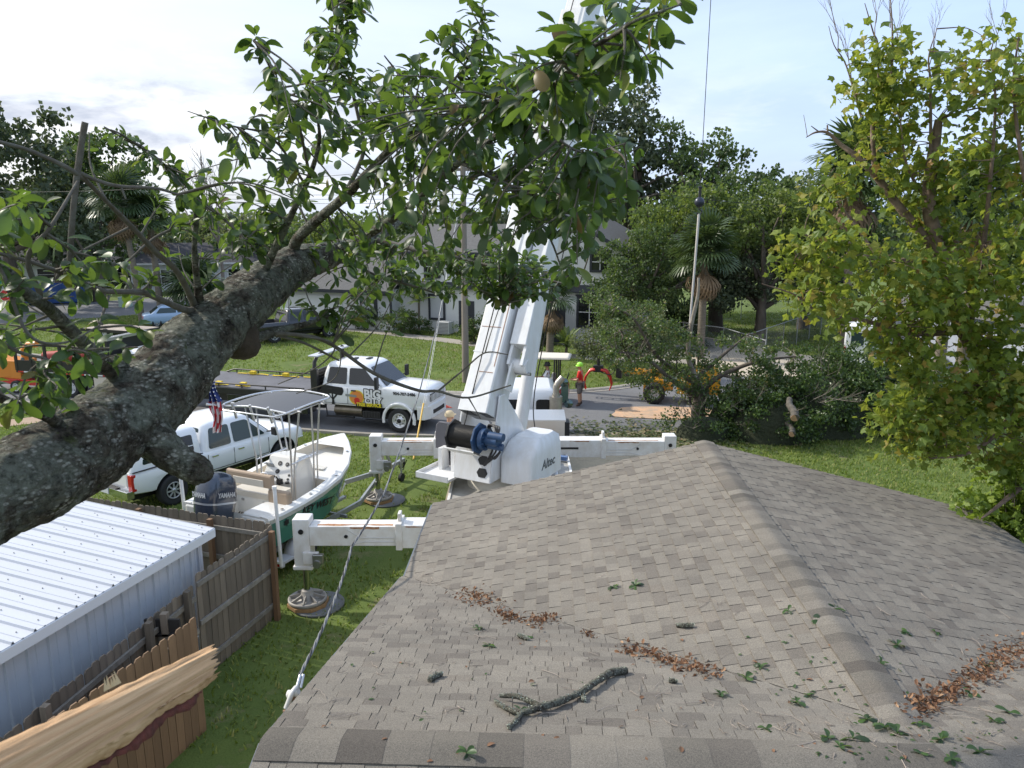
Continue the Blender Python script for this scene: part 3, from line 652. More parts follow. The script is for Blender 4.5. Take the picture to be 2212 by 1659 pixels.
    b = MB(); quad_panel(b, [(wsb + .115, -(w_ - .14), belt), (wsb + .115, w_ - .14, belt), (wst + .115, wt - .06, roof - .115), (wst + .115, -(wt - .06), roof - .115)], (.06, .02, .03), .012, 0)
    b.build('windscreen', gl, t)
    b = MB(); quad_panel(b, [(cr - .005, w_ - .16, belt), (cr - .005, -(w_ - .16), belt), (cr + .14, -(wt - .10), roof - .115), (cr + .14, wt - .10, roof - .115)], (.05, .05, .04), .012, 0)
    b.build('rear_window', gl, t)
    # seams, handles, mouldings
    yl = lambda x, z: w_ + .012
    b = MB()
    for x in (mid, ap(belt) - .01, cr + .12):
        side_poly(b, [(x - .006, zb + .10), (x + .006, zb + .10), (x + .006, belt - .1), (x - .006, belt - .1)], yl, .006, .01, 0)
    side_poly(b, [(cr + .12, zb + .10), (ap(belt), zb + .10), (ap(belt), zb + .112), (cr + .12, zb + .112)], yl, .006, .01, 0)
    b.build('door_seams', black_trim, t)
    for x in (mid - .14, mid + .95) if False else (cr + .24, mid + .14):
        for s in (1, -1):
            h = MB(); h.b2((x, s * (w_ + .012), belt - .20), (x + .20, s * (w_ + .035), belt - .15)); h.build('door_handle', P.get('handle', paint), t, .01)
    for s in (1, -1):
        h = MB(); h.beam((ap(belt) - .02, s * (w_ - .04), belt + .08), (ap(belt) + .02, s * (w_ + .20), belt + .12), .05, .05, 0); mh = P.get('mirror_h', .24)
        h.b2((ap(belt) - .04, s * (w_ + .16), belt + .0), (ap(belt) + .07, s * (w_ + .36), belt + mh)); h.build('mirror', P.get('mirror_m', black_trim), t, .03)
    # front end
    zg0, zg1 = zb + .30, hood - .20
    h = MB(); h.b2((fo - .10, -w_ * .62, zg0), (fo + .035, w_ * .62, zg1), 0); n_ = P.get('bars', 5)
    if P.get('vbars'):
        for i in range(n_): y = -w_ * .56 + i * w_ * 1.12 / (n_ - 1); h.b2((fo + .03, y - .022, zg0 + .02), (fo + .06, y + .022, zg1 - .02), 1)
    else:
        for i in range(n_): z = zg0 + .03 + i * (zg1 - zg0 - .06) / (n_ - 1); h.b2((fo + .03, -w_ * .58, z - .014), (fo + .055, w_ * .58, z + .014), 1)
    h.build('grille', [black_trim, P.get('bar_m', chrome)], t, .006)
    for s in (1, -1):
        for z in ((zg0 + .02, zg0 + .16), (zg1 - .17, zg1 - .03)) if P.get('stacked') else ((zg1 - .22, zg1 - .02),):
            h = MB(); y0, y1 = s * w_ * .64, s * (w_ - .02); h.add([(fo + .03, y0, z[0]), (fo - .20, y1, z[0]), (fo - .24, y1, z[1]), (fo + .03, y0, z[1])], [(0, 1, 2, 3)] if s > 0 else [(3, 2, 1, 0)])
            h.add([(fo + .03, y0, z[0]), (fo - .20, y1, z[0]), (fo - .3, y0, z[0])], [(0, 1, 2)]); h.add([(fo + .03, y0, z[1]), (fo - .24, y1, z[1]), (fo - .3, y0, z[1])], [(0, 1, 2)])
            xm = (fo + .03 + fo - .20) / 2; h.add([(xm - .0, (y0 + y1) / 2 + s * .003, z[0] + .01), (fo - .205, y1 + s * .004, z[0] + .01), (fo - .245, y1 + s * .004, z[1] - .01), (xm, (y0 + y1) / 2 + s * .003, z[1] - .01)], [(0, 1, 2, 3)] if s > 0 else [(3, 2, 1, 0)], 1)
            h.build('headlight', [clear_lens, amber_lens], t)
    h = MB(); bz = P.get('bump_z', zb + .02); bh = P.get('bump_h', .26); bx = fo + .08
    prof = [(bx - .42, w_ + .0), (bx - .16, w_ - .02), (bx - .03, w_ * .72), (bx, w_ * .3), (bx, -w_ * .3), (bx - .03, -w_ * .72), (bx - .16, -w_ + .02), (bx - .42, -w_ - .0)]
    h.prism(prof + [(bx - .42, -w_ + .25), (bx - .2, -w_ * .6), (bx - .2, w_ * .6), (bx - .42, w_ - .25)], Matrix.Translation((0, 0, bz - .12)), bh + .12)
    h.b2((bx - .04, -w_ * .5, bz + .02), (bx + .012, w_ * .5, bz + .02 + bh * .42), 1); h.build('front_bumper', [P.get('bumper_m', chrome), black_trim], t, .02)
    if br is not None:
        h = MB(); h.b2((br - .16, -w_ + .02, zb - .0), (br + .04, w_ - .02, zb + .20)); h.b2((br - .17, -w_ * .5, zb + .21), (br - .02, w_ * .5, zb + .225), 1); h.build('rear_bumper', [P.get('rbumper_m', chrome), black_trim], t, .02)
        for s in (1, -1):
            h = MB(); h.b2((br - .008, s * (w_ - .19), belt - .50), (br + .12, s * (w_ - .005), belt - .06)); h.build('tail_light', red_lens, t, .02)
        h = MB(); h.b2((br - .012, -w_ + .22, zb + .26), (br + .01, w_ - .22, belt - .03)); h.b2((br - .022, -.12, zb + .62), (br - .008, .12, zb + .68), 1); tg = h.build('tailgate', [paint, black_trim], t, .01)
    return yl
# --- white rollback tow truck on the street
fw_ = at(864, 934, 0.0); hd = R(-16.5); fwd = V((math.cos(hd), math.sin(hd), 0)); lft = V((-fwd.y, fwd.x, 0))
tow = thing('tow_truck', 'white crew cab rollback tow truck with tree service lettering, standing on the street', 'truck', fw_ + lft * 1.0, hd)
P = dict(paint=white_paint, w=1.02, r=.43, wb=4.9, fo=1.02, zb=.80, belt=1.58, roof=2.36, hood=1.56, cab_rear=-3.02, ws_base=-.62, ws_top=-1.32, pillar=-1.98, bars=10, vbars=True, bar_m=white_paint, stacked=True, mirror_h=.42, bumper_m=white_paint, bump_z=.62, bump_h=.36, handle=black_trim)
yl = pickup(tow, P)
for y, s in ((-1.0, -1), (1.0, 1)): wheel(tow, 0, y * .93, .43, .28, 'semi', s)
for y, s in ((-.98, -1), (.98, 1)):
    wheel(tow, -4.9, y * 1.0, .43, .26, 'semi', s); wheel(tow, -4.9, y * .68, .43, .26, 'semi', s)
b = MB()
for s in (1, -1):       # fender flares and running gear under the cab
    ring_ = []
    for i in range(13):
        a = R(-12) + R(204) * i / 12; rr = .43 * 1.26
        ring_.append([V((rr * math.cos(a), s * 1.02, .45 + rr * math.sin(a))), V((rr * math.cos(a), s * 1.085, .45 + rr * math.sin(a))), V(((rr + .10) * math.cos(a), s * 1.075, .45 + (rr + .10) * math.sin(a))), V(((rr + .10) * math.cos(a), s * 1.0, .45 + (rr + .10) * math.sin(a)))])
    b = MB(); b.loft(ring_, 0, True, True, True); b.build('wheel_arch', white_paint, tow)
b = MB(); b.cyl((-2.6, -.78, .62), (-1.5, -.78, .62), .17, 16); b.build('fuel_tank', mat('tank_brown_metal', (0.22, 0.19, 0.15), 0.4, 0.8, var=(5, .5)), tow)
b = MB(); b.b2((-1.45, -.98, .42), (-.75, -.70, .68)); [b.b2((-1.42 + i * .11, -.995, .44), (-1.36 + i * .11, -.97, .66)) for i in range(6)]; b.b2((-2.9, -1.0, .36), (-1.8, -.86, .40)); b.beam((-2.9, -.9, .4), (-3.0, -.8, .75), .04, .04); b.beam((-1.85, -.9, .4), (-1.75, -.8, .75), .04, .04); b.b2((-1.35, -1.02, .33), (-.7, -.88, .37)); b.build('battery_box', black_trim, tow, .01)
b = MB(); b.b2((-.36, -.16, 2.36), (-1.0, .16, 2.385)) if False else None
b.b2((-2.2, -.22, 2.375), (-2.05, .10, 2.41)); b.b2((-1.95, -.50, 2.37), (-1.85, -.42, 2.43)); b.b2((-1.75, .0, 2.37), (-1.60, .35, 2.395)); b.build('roof_light', black_trim, tow, .01)
# bed
b = MB(); b.b2((-9.0, -1.27, 1.22), (-3.42, 1.27, 1.27), 0); b.b2((-9.30, -1.25, 1.02), (-3.45, -1.17, 1.22), 1); b.b2((-9.30, 1.17, 1.02), (-3.45, 1.25, 1.22), 1); b.b2((-9.01, -1.27, 1.08), (-9.28, 1.27, 1.22), 1)
for x in np.arange(-9.0, -3.6, .6): b.b2((x, -1.17, 1.05), (x + .06, 1.17, 1.2), 1)
b.build('flat_bed', [mat('bed_plate', (0.145, 0.14, 0.15), 0.5, 0.3, var=(1.6, .7, 9), col2=(0.09, 0.085, 0.088), bump=(60, .15)), black_steel], tow, .006)
for s in (1, -1):
    b = MB(); b.tube([(-8.7, s * 1.24, 1.27), (-8.3, s * 1.24, 1.40), (-3.6, s * 1.24, 1.40)], .03, 8); [b.cyl((x, s * 1.24, 1.27), (x, s * 1.24, 1.4), .025, 6) for x in (-8.2, -7.2, -6.2, -5.2, -4.2)]; b.build('side_rail', black_steel, tow)
b = MB(); b.b2((-9.2, -.55, .55), (-3.2, -.40, .95)); b.b2((-9.2, .40, .55), (-3.2, .55, .95)); b.b2((-9.5, -.8, .42), (-9.2, .8, .52)); b.beam((-9.0, -.6, .5), (-8.6, -.45, 1.0), .07, .07); b.beam((-9.0, .6, .5), (-8.6, .45, 1.0), .07, .07); b.beam((-9.0, -.9, .35), (-8.2, -.5, .9), .05, .05); b.build('sub_frame', black_steel, tow)
b = MB(); b.b2((-8.9, -1.25, 1.03), (-8.1, -1.28, 1.10), 0); b.cyl((-9.1, -1.19, 1.12), (-9.1, -1.28, 1.12), .035, 10, 0); b.build('marker_light', [red_lens], tow)
b = MB(); b.b2((-5.55, -1.22, .50), (-4.1, -1.0, 1.00)); b.b2((-6.9, -1.22, .62), (-5.7, -1.0, 1.0)); b.b2((-4.05, -1.24, .45), (-3.5, -.6, 1.05)); b.build('tool_box', black_paint, tow, .02)
b = MB()
for s in (1, -1):
    b.b2((-3.38, s * 1.14, 1.0), (-3.12, s * .96, 2.12)); b.tube([(-3.25, s * 1.05, 2.1), (-3.25, s * 1.02, 2.35), (-3.20, s * .92, 2.55), (-3.10, s * .75, 2.64)], .075, 8)
b.b2((-3.30, -1.0, 1.3), (-3.22, 1.0, 2.05)); [b.b2((-3.21, -.95, z), (-3.17, .95, z + .05)) for z in np.arange(1.35, 2.0, .12)]
b.build('headboard', black_steel, tow, .015)
b = MB(); b.beam((-3.14, -1.32, 2.62), (-3.14, 1.2, 2.62), .36, .055, 0); b.build('light_bar', mat('light_bar_silver', (0.60, 0.61, 0.64), 0.35, 0.4), tow, .015)
for s, xs in ((-1, ((-8.6, -7.9), (-7.7, -6.9), (-6.6, -6.0))), (1, ((-8.0, -6.6), (-6.4, -5.2), (-5.0, -3.7)))):
    for x0, x1 in xs:
        b = MB(); pts = [V((x0 + (x1 - x0) * i / 8, s * (1.05 + rnd.uniform(-.05, .05)), 1.285 + rnd.uniform(0, .03))) for i in range(9)]
        for p, q in zip(pts, pts[1:]): b.beam(p, q, .10, .012)
        b.box(pts[4] + V((0, 0, .06)), (.22, .16, .12)); o = b.build('tie_down_strap', yellow_web); o.matrix_world = Matrix.Translation(tow.location) @ Matrix.Rotation(hd, 4, 'Z'); tag(o, 'yellow webbing strap along the ' + ('near' if s < 0 else 'far') + ' rail of the tow truck bed, ' + ('closest to the cab' if x1 > -6.1 and (s < 0 or x1 > -4) else 'at the tail' if x0 < -7.95 else 'the middle one'), 'strap', 'yellow straps on the tow truck bed')
MR = lambda x, z, y: Matrix.Translation((x, y, z)) @ Matrix.Rotation(R(90), 4, 'X')      # on the right flank (facing -y)
yo = -1.02 - .032
# door print: dark tree, round badge with saw bar, lettering
b = MB()
crown_p = rounded([(-3.0, 1.60), (-2.95, 1.86), (-2.84, 1.98), (-2.78, 1.80), (-2.80, 1.56), (-2.50, 1.52), (-2.16, 1.50), (-2.12, 1.36), (-2.20, 1.20), (-2.44, 1.22), (-2.60, 1.26), (-2.84, 1.22), (-3.0, 1.24)], .05)
side_poly(b, [(x, min(z, 1.55)) for x, z in crown_p], yl, .010, .004, 0, sides=(-1,))
for poly in ([(-2.62, .86), (-2.50, .86), (-2.53, 1.06), (-2.60, 1.06)], [(-2.60, 1.05), (-2.53, 1.05), (-2.34, 1.25), (-2.42, 1.26)], [(-2.60, 1.05), (-2.55, 1.05), (-2.74, 1.26), (-2.82, 1.26)], [(-2.59, 1.05), (-2.55, 1.05), (-2.55, 1.26), (-2.62, 1.26)]):
    side_poly(b, poly, yl, .011, .004, 0, sides=(-1,))
b.build('door_print', ink, tow)
b = MB(); side_poly(b, [(-1.62 + .30 * math.cos(a), 1.17 + .27 * math.sin(a)) for a in np.linspace(0, 2 * math.pi, 28)[:-1]], yl, .010, .004, 0, sides=(-1,)); side_poly(b, [(-1.62 + .26 * math.cos(a), 1.17 + .235 * math.sin(a)) for a in np.linspace(0, 2 * math.pi, 28)[:-1]], yl, .013, .004, 1, sides=(-1,))
side_poly(b, [(-1.70, .93), (-1.52, .93), (-1.50, 1.10), (-1.56, 1.16), (-1.66, 1.16), (-1.72, 1.10)], yl, .016, .004, 2, sides=(-1,))
side_poly(b, rounded([(-2.06, 1.19), (-1.62, 1.17), (-1.62, 1.25), (-2.06, 1.28)], .04), yl, .016, .004, 3, sides=(-1,))
side_poly(b, rounded([(-1.66, .84), (-.64, .84), (-.64, 1.00), (-1.66, 1.00)], .04), yl, .0145, .004, 3 + 1, sides=(-1,))
b.build('badge', [ink_yellow, mat('badge_orange', (0.70, 0.24, 0.05), .5), mat('badge_red', (0.55, 0.03, 0.02), .5), mat('badge_grey', (0.25, 0.27, 0.25), .5), ink], tow)
for body_, sz, x, z, bold, mt, o_, sx in (('BIG', .42, -1.0, 1.31, .05, ink, .014, 1.0), ('BIG', .42, -1.0, 1.31, .018, ink_white, .018, 1.0), ('CITY', .30, -.98, 1.07, .04, ink, .014, 1.0), ('CITY', .30, -.98, 1.07, .014, ink_white, .018, 1.0), ('TREE SERVICE', .165, -1.15, .92, .007, ink_yellow, .020, .95), ('904-707-5486', .15, .22, 1.40, .005, ink, .008, 1.0)):
    text('lettering', body_, sz, MR(x, z, yo - o_ + .02), mt, tow, bold, sx=sx)
text('lettering', 'bigcitytree.com', .16, MR(-4.4, 1.12, -1.262), ink_white, tow, .004) if False else text('lettering', '.com', .17, MR(-3.75, 1.12, -1.256), ink_white, tow, .006)
# --- white crew cab pickup with topper beside the boat
pk = thing('pickup_truck', 'white double cab pickup with a white bed cap, parked behind the boat', 'pickup', (0, 0, 0))
P = dict(paint=white_paint, w=.98, r=.41, wb=3.7, fo=.92, zb=.52, belt=1.18, roof=1.93, hood=1.16, cab_rear=-2.72, ws_base=-.42, ws_top=-1.15, pillar=-1.75, bed_rear=-4.82, topper=True, glass=tint_glass, bars=4, handle=chrome)
pickup(pk, P)
for x, st in ((0, 'alloy'), (-3.7, 'alloy')):
    for s in (1, -1): wheel(pk, x, s * .88, .41, .27, 'spoke8', s)
def plan(z, x0, x1, ww, rr): return [V(((x0 + x1) / 2 + p[0], p[1], z)) for p in rrect(x1 - x0, 2 * ww, rr, 4)]
b = MB(); b.loft([plan(1.17, -4.80, -2.76, .95, .06), plan(1.45, -4.74, -2.77, .92, .08), plan(1.82, -4.60, -2.78, .84, .10), plan(1.90, -4.52, -2.82, .76, .12), plan(1.93, -4.35, -2.95, .55, .12)], 0, True, True, True); b.build('bed_cap', white_paint, pk)
for s in (1, -1):
    b = MB(); side_poly(b, rounded([(-4.48, 1.30), (-2.98, 1.30), (-2.98, 1.74), (-4.36, 1.74)], .06), lambda x, z: .955 - (z - 1.17) * .17, .012, .012, 0, sides=(s,)); b.build('cap_window', dark_glass, pk)
b = MB(); quad_panel(b, [(-4.80, .80, 1.25), (-4.80, -.80, 1.25), (-4.61, -.72, 1.78), (-4.61, .72, 1.78)], (.04, .03, .03), .02, 0); b.build('cap_door', dark_glass, pk)
b = MB(); b.b2((-4.78, -.99, 1.165), (-2.75, -.955, 1.185)); b.build('cap_seal', black_trim, pk)
b = MB(); b.b2((-4.992, -.17, .55), (-4.975, .17, .72), 0); b.build('number_plate', mat('plate', (.6, .62, .66), .5), pk)
# --- dark pickup on the far lawn
bk = thing('pickup_truck', 'black crew cab pickup parked on the lawn in front of the far white house', 'pickup', (0, 0, 0))
P = dict(paint=mat('black_blue_paint', (0.010, 0.011, 0.016), .22, coat=.8), w=1.0, r=.43, wb=3.6, fo=.95, zb=.55, belt=1.24, roof=1.95, hood=1.22, cab_rear=-2.75, ws_base=-.45, ws_top=-1.15, pillar=-1.7, bed_rear=-4.70, bars=4, handle=black_trim)
pickup(bk, P)
for x in (0, -3.6):
    for s in (1, -1): wheel(bk, x, s * .88, .43, .27, 'alloy', s)
# --- stake bed truck with white cab on the street at left
dt = thing('stake_truck', 'white cab truck with black stake bed and dual rear wheels on the street', 'truck', (0, 0, 0))
P = dict(paint=white_paint, w=1.0, r=.42, wb=4.4, fo=.95, zb=.72, belt=1.42, roof=2.12, hood=1.42, cab_rear=-2.1, ws_base=-.5, ws_top=-1.15, pillar=-1.95, bars=4, bump_z=.55)
pickup(dt, P)
for s in (1, -1):
    wheel(dt, 0, s * .92, .42, .27, 'steel', s); wheel(dt, -4.4, s * .96, .42, .25, 'steel', s); wheel(dt, -4.4, s * .66, .42, .25, 'steel', s)
b = MB(); b.b2((-6.9, -1.2, 1.0), (-2.3, 1.2, 1.12)); b.b2((-6.9, -.5, .6), (-2.0, -.38, 1.0)); b.b2((-6.9, .38, .6), (-2.0, .5, 1.0)); b.b2((-5.35, -1.2, .42), (-5.28, -.7, 1.0)); b.b2((-5.35, .7, .42), (-5.28, 1.2, 1.0)); b.build('bed', black_steel, dt, .008)
for s in (1, -1):
    for z, h in ((1.12, .42), (2.16, .06)):
        b = MB(); b.b2((-6.88, s * 1.20, z), (-2.32, s * 1.16, z + h)); b.build('side_board', black_steel, dt)
    for x in np.linspace(-6.85, -2.36, 7):
        b = MB(); b.b2((x - .06, s * 1.215, 1.1), (x + .06, s * 1.15, 2.22)); b.build('stake', black_steel, dt)
b = MB(); b.b2((-2.36, -1.2, 1.1), (-2.26, 1.2, 2.55)); b.build('headboard', black_steel, dt); b = MB(); b.b2((-2.5, -1.22, 2.5), (-2.2, 1.22, 2.62)); b.build('headboard_cap', alu, dt)
for s in (-1, 1):
    b = MB()
    for i, x in enumerate(np.arange(-6.8, -2.5, .30)): b.b2((x, s * 1.203, 1.02), (x + .28, s * 1.207, 1.075), i % 2)
    b.build('reflector_tape', [mat('tape_red', (.5, .03, .02), .4), mat('tape_white', (.7, .7, .7), .4)], dt)
b = MB(); b.b2((-4.0 + .9, -1.18, .45), (-2.3, -.75, .98)); b.build('tool_box', mat('tan_box', (.52, .48, .40), .5), dt, .01)
b = MB(); b.b2((-6.6, -.9, 1.13), (-3.2, .9, 1.2), 0); b.tube([(-6.2, -.4, 1.5), (-4.5, .3, 1.6)], .28, 8, 1); b.b2((-5.4, .1, 1.2), (-4.4, .8, 1.75), 2); b.build('load', [mat('grey_load', (.3, .3, .3), .8), mat('red_tank', (.4, .06, .04), .5), mat('orange_red', (.45, .10, .04), .6)], dt)
def put(t, front_right, rz, w_=1.0, bx=0.0):
    """moves a vehicle so that its right front wheel's foot (or another foot at local x) stands on a ground point"""
    rz = R(rz); f = V((math.cos(rz), math.sin(rz), 0)); l = V((-f.y, f.x, 0)); t.location = V(front_right) + l * w_ - f * bx; t.rotation_euler = (0, 0, rz)
put(pk, at(378, 1090), 58, .95, -3.7)
put(bk, at(712, 729), 40, .95, 0)
put(dt, at(158, 858), -13, .98, -4.4)
# --- wood chipper on a red trailer, behind the stake truck
ch = thing('wood_chipper', 'orange wood chipper on a red towed frame behind the stake truck', 'chipper', at(60, 842), R(-14)); ch.scale = (.78, .78, .78)
b = MB(); b.b2((-1.6, -.7, .45), (2.2, .7, .75), 0); b.b2((2.2, -.08, .45), (3.0, .08, .6), 0); b.build('frame', mat('chipper_red', (.50, .02, .02), .4, coat=.4), ch, .02)
b = MB(); b.b2((-1.3, -.6, .75), (.3, .6, 1.75)); b.add([(.3, -.5, .9), (.3, .5, .9), (.3, .5, 1.6), (.3, -.5, 1.6), (-2.2, -.9, .7), (-2.2, .9, .7), (-2.2, .9, 1.9), (-2.2, -.9, 1.9)], [(0, 1, 2, 3), (0, 4, 5, 1), (1, 5, 6, 2), (2, 6, 7, 3), (3, 7, 4, 0)]); b.build('hopper', mat('chipper_orange', (.62, .22, .03), .45, coat=.3), ch, .02)
b = MB(); b.tube([(.1, 0, 1.7), (.1, 0, 2.3), (.5, 0, 2.6), (1.0, 0, 2.65)], .18, 12); b.build('chute', mat('chipper_orange', (.62, .22, .03)), ch)
for s in (1, -1): wheel(ch, .2, s * .85, .36, .22, 'steel', s)
# --- small flatbed trailer on the grass
tr = thing('flat_trailer', 'low trailer with a weathered plank deck on the grass beyond the street', 'trailer', at(262, 726), R(-20))
for i in range(9):
    b = MB(); y = -1.05 + i * .235; b.b2((-2.1, y, .50), (2.1, y + .225, .55)); b.build('plank', mat('deck_plank', (.42, .36, .30), .9, var=(3, .7, 8), col2=(.25, .21, .18), rand=.2), tr)
b = MB(); b.b2((-2.15, -1.12, .38), (2.15, -1.06, .56)); b.b2((-2.15, 1.06, .38), (2.15, 1.12, .56)); b.b2((-2.15, -1.1, .38), (-2.08, 1.1, .5)); b.b2((2.08, -1.1, .38), (2.15, 1.1, .5)); b.beam((2.1, -.7, .42), (3.3, 0, .42), .08, .08); b.beam((2.1, .7, .42), (3.3, 0, .42), .08, .08); b.build('frame', black_steel, tr)
for s in (1, -1): wheel(tr, -.2, s * 1.0, .30, .18, 'steel', s)
b = MB(); b.cyl((2.16, -1.0, .5), (2.2, -1.0, .5), .07, 10); b.build('tail_lamp', red_lens, tr)
# --- pale blue car far left
def small_car(t, paint, L=4.5, w_=.88, roof=1.48):
    sec = [half_ring(-L / 2, w_ - .14, .4, .80, .03), half_ring(-L / 2 + .1, w_ - .05, .3, .90, .03)] + [half_ring(x, w_, .24, .95, .02) for x in np.linspace(-L / 2 + .5, L / 2 - 1.3, 5)] + [half_ring(L / 2 - .7, w_, .24, .88, .05), half_ring(L / 2 - .2, w_ - .08, .3, .74, .05), half_ring(L / 2, w_ - .2, .36, .62, .03)]
    b = MB(); b.loft(sec, 0); o = b.build('body', paint, t); cut_wells(o, [(L / 2 - .85, -2, 2, .33, .40), (-L / 2 + .85, -2, 2, .33, .40)])
    b = MB(); b.loft([plan(.93, -L / 2 + .5, L / 2 - 1.15, w_ - .04, .1), plan(roof - .12, -L / 2 + 1.05, L / 2 - 1.95, w_ - .2, .14), plan(roof - .02, -L / 2 + 1.25, L / 2 - 2.1, w_ - .32, .16), plan(roof, -L / 2 + 1.5, L / 2 - 2.3, w_ - .5, .1)], 0); b.build('cabin', paint, t)
    yf = lambda x, z: w_ - .04 - (z - .93) * .16 / (roof - 1.05)
    for x0, x1, a0, a1 in ((-L / 2 + .85, -.12, .28, 0), (-.04, L / 2 - 1.5, 0, -.42)):
        for s in (1, -1):
            b = MB(); side_poly(b, rounded([(x0, .98), (x1, .98), (x1 + a1, roof - .16), (x0 + a0, roof - .16)], .05), yf, .014, .014, 0, sides=(s,)); b.build('side_window', tint_glass, t)
    b = MB(); quad_panel(b, [(L / 2 - 1.14, -.72, .95), (L / 2 - 1.14, .72, .95), (L / 2 - 1.93, .58, roof - .12), (L / 2 - 1.93, -.58, roof - .12)], (.04, .02, .02), .015, 0); b.build('windscreen', tint_glass, t)
    b = MB(); quad_panel(b, [(-L / 2 + .49, .72, .95), (-L / 2 + .49, -.72, .95), (-L / 2 + 1.03, -.58, roof - .12), (-L / 2 + 1.03, .58, roof - .12)], (.04, .02, .02), .015, 0); b.build('rear_window', tint_glass, t)
    for s in (1, -1):
        b = MB(); b.b2((-L / 2 - .01, s * (w_ - .12), .62), (-L / 2 + .2, s * (w_ - .30), .82)); b.build('tail_light', red_lens, t, .02)
        b = MB(); b.b2((L / 2 - .3, s * (w_ - .06), .60), (L / 2 - .08, s * (w_ - .34), .72)); b.build('headlight', clear_lens, t, .02)
        for x in (L / 2 - .85, -L / 2 + .85): wheel(t, x, s * (w_ - .1), .32, .2, 'alloy', s)
cbl = thing('car', 'pale blue hatchback parked on the side street behind the palm trunks', 'car', at(385, 702), R(28)); small_car(cbl, mat('pale_blue_paint', (.30, .42, .58), .3, coat=.5))
# --- white van seen past the sycamore
vn = thing('van', 'tall white van parked beyond the dark brush pile, seen past the sycamore leaves', 'van', at(1872, 792), R(62))
sec = [half_ring(-2.6, .88, .35, 2.30, .03), half_ring(-2.5, .96, .3, 2.42, .04)] + [half_ring(x, .98, .3, 2.46, .05) for x in np.linspace(-2, 1.0, 4)] + [half_ring(1.5, .98, .3, 2.40, .05), half_ring(1.95, .97, .3, 1.45, .05), half_ring(2.7, .92, .32, 1.15, .05), half_ring(2.85, .8, .4, .9, .03)]
b = MB(); b.loft(sec, 0); o = b.build('body', white_paint, vn); cut_wells(o, [(1.9, -2, 2, .36, .44), (-1.6, -2, 2, .36, .44)])
b = MB(); quad_panel(b, [(-2.615, .7, 1.4), (-2.615, .06, 1.4), (-2.60, .06, 2.1), (-2.60, .7, 2.1)], (.04, .04, .04), .012, 0); quad_panel(b, [(-2.615, -.06, 1.4), (-2.615, -.7, 1.4), (-2.60, -.7, 2.1), (-2.60, -.06, 2.1)], (.04, .04, .04), .012, 0); b.build('rear_window', tint_glass, vn)
for s in (1, -1):
    b = MB(); side_poly(b, rounded([(.7, 1.42), (1.55, 1.42), (1.35, 2.05), (.7, 2.05)], .05), lambda x, z: .985, .012, .012, 0, sides=(s,)); b.build('side_window', tint_glass, vn)
    b = MB(); b.b2((-2.63, s * .86, .9), (-2.5, s * .96, 1.35)); b.build('tail_light', red_lens, vn)
    for x in (1.9, -1.6): wheel(vn, x, s * .86, .36, .22, 'steel', s)
b = MB(); quad_panel(b, [(1.97, -.8, 1.50), (1.97, .8, 1.50), (1.52, .74, 2.34), (1.52, -.74, 2.34)], (.04, .03, .04), .02, 0); b.build('windscreen', tint_glass, vn)
# ------------------------------------------------------------------ centre console boat on its trailer
gel = mat('gelcoat_white', (0.74, 0.735, 0.70), 0.22, coat=0.5, var=(1.5, .08))
cream = mat('deck_cream', (0.68, 0.61, 0.50), 0.45, var=(2, .12), col2=(0.58, .52, .43))
hull_green = mat('hull_green', (0.055, 0.19, 0.14), 0.18, coat=0.8)
tan = mat('tan_cushion', (0.36, 0.27, 0.19), 0.6, bump=(60, .15))
a_, b_ = at(375, 1078, 1.45), at(602, 1122, 1.45); bowp = at(742, 938, 2.0)
mid_ = (a_ + b_) / 2; bd = V((bowp.x - mid_.x, bowp.y - mid_.y, 0)); brz = math.atan2(bd.y, bd.x); BL = bd.length
boat = thing('motor_boat', 'green and white centre console boat with outboard motor and dark T top on a trailer', 'boat', (mid_.x, mid_.y, 0), brz)
X = [f * BL for f in (0, .10, .25, .42, .58, .72, .84, .93, 1.0)]
GB = [1.16, 1.20, 1.22, 1.22, 1.16, .98, .70, .38, .04]; GZ = [1.42, 1.42, 1.44, 1.50, 1.58, 1.70, 1.84, 1.94, 2.02]
CB = [1.12, 1.15, 1.17, 1.15, 1.03, .78, .47, .20, .015]; CZ = [.74, .74, .75, .78, .86, 1.02, 1.28, 1.56, 1.94]; KZ = [.46, .46, .46, .47, .52, .64, .90, 1.26, 1.9]
def hullp(i, k):      # k: 0 gunwale .. keel
    g, z, c, cz, kz = GB[i], GZ[i], CB[i], CZ[i], KZ[i]
    return [(g, z), (g + .025, z - .05), (g + .005, z - .10), (g * .985, z - .16), ((g + c) / 2 + .01, (z + cz) / 2), (c, cz), (c * .5, cz * .5 + kz * .5 - .03), (0, kz)][k]
rings = []
for i, x in enumerate(X):
    h = [hullp(i, k) for k in range(8)]; rings.append([V((x + (.0 if k < 5 else -.0), y, z)) for k, (y, z) in enumerate(h)] + [V((x, -y, z)) for y, z in h[-2::-1]])
m_by = [1, 1, 1, 0, 0, 1, 1, 1, 1, 0, 0, 1, 1, 1]
hb_ = MB()
for j in range(14): hb_.grid([[r[j], r[j + 1]] for r in rings], m_by[j], True)
hb_.add(rings[0], [tuple(range(len(rings[0])))], 1)
hull = hb_.build('hull', [hull_green, gel], boat)
d = MB()     # gunwale top, inner liner, floor and casting deck
inn = [[V((x, s * max(g - .20, .0), z + .015)) for x, g, z in zip(X, GB, GZ)] for s in (1, -1)]; out_ = [[V((x, s * g, z)) for x, g, z in zip(X, GB, GZ)] for s in (1, -1)]
fl = .98
for s in (0, 1):
    d.grid([out_[s], inn[s]], 0, True); d.grid([inn[s], [V((p.x, p.y * .96, max(fl - .02, CZ[i] - .2))) for i, p in enumerate(inn[s])]], 1, True)
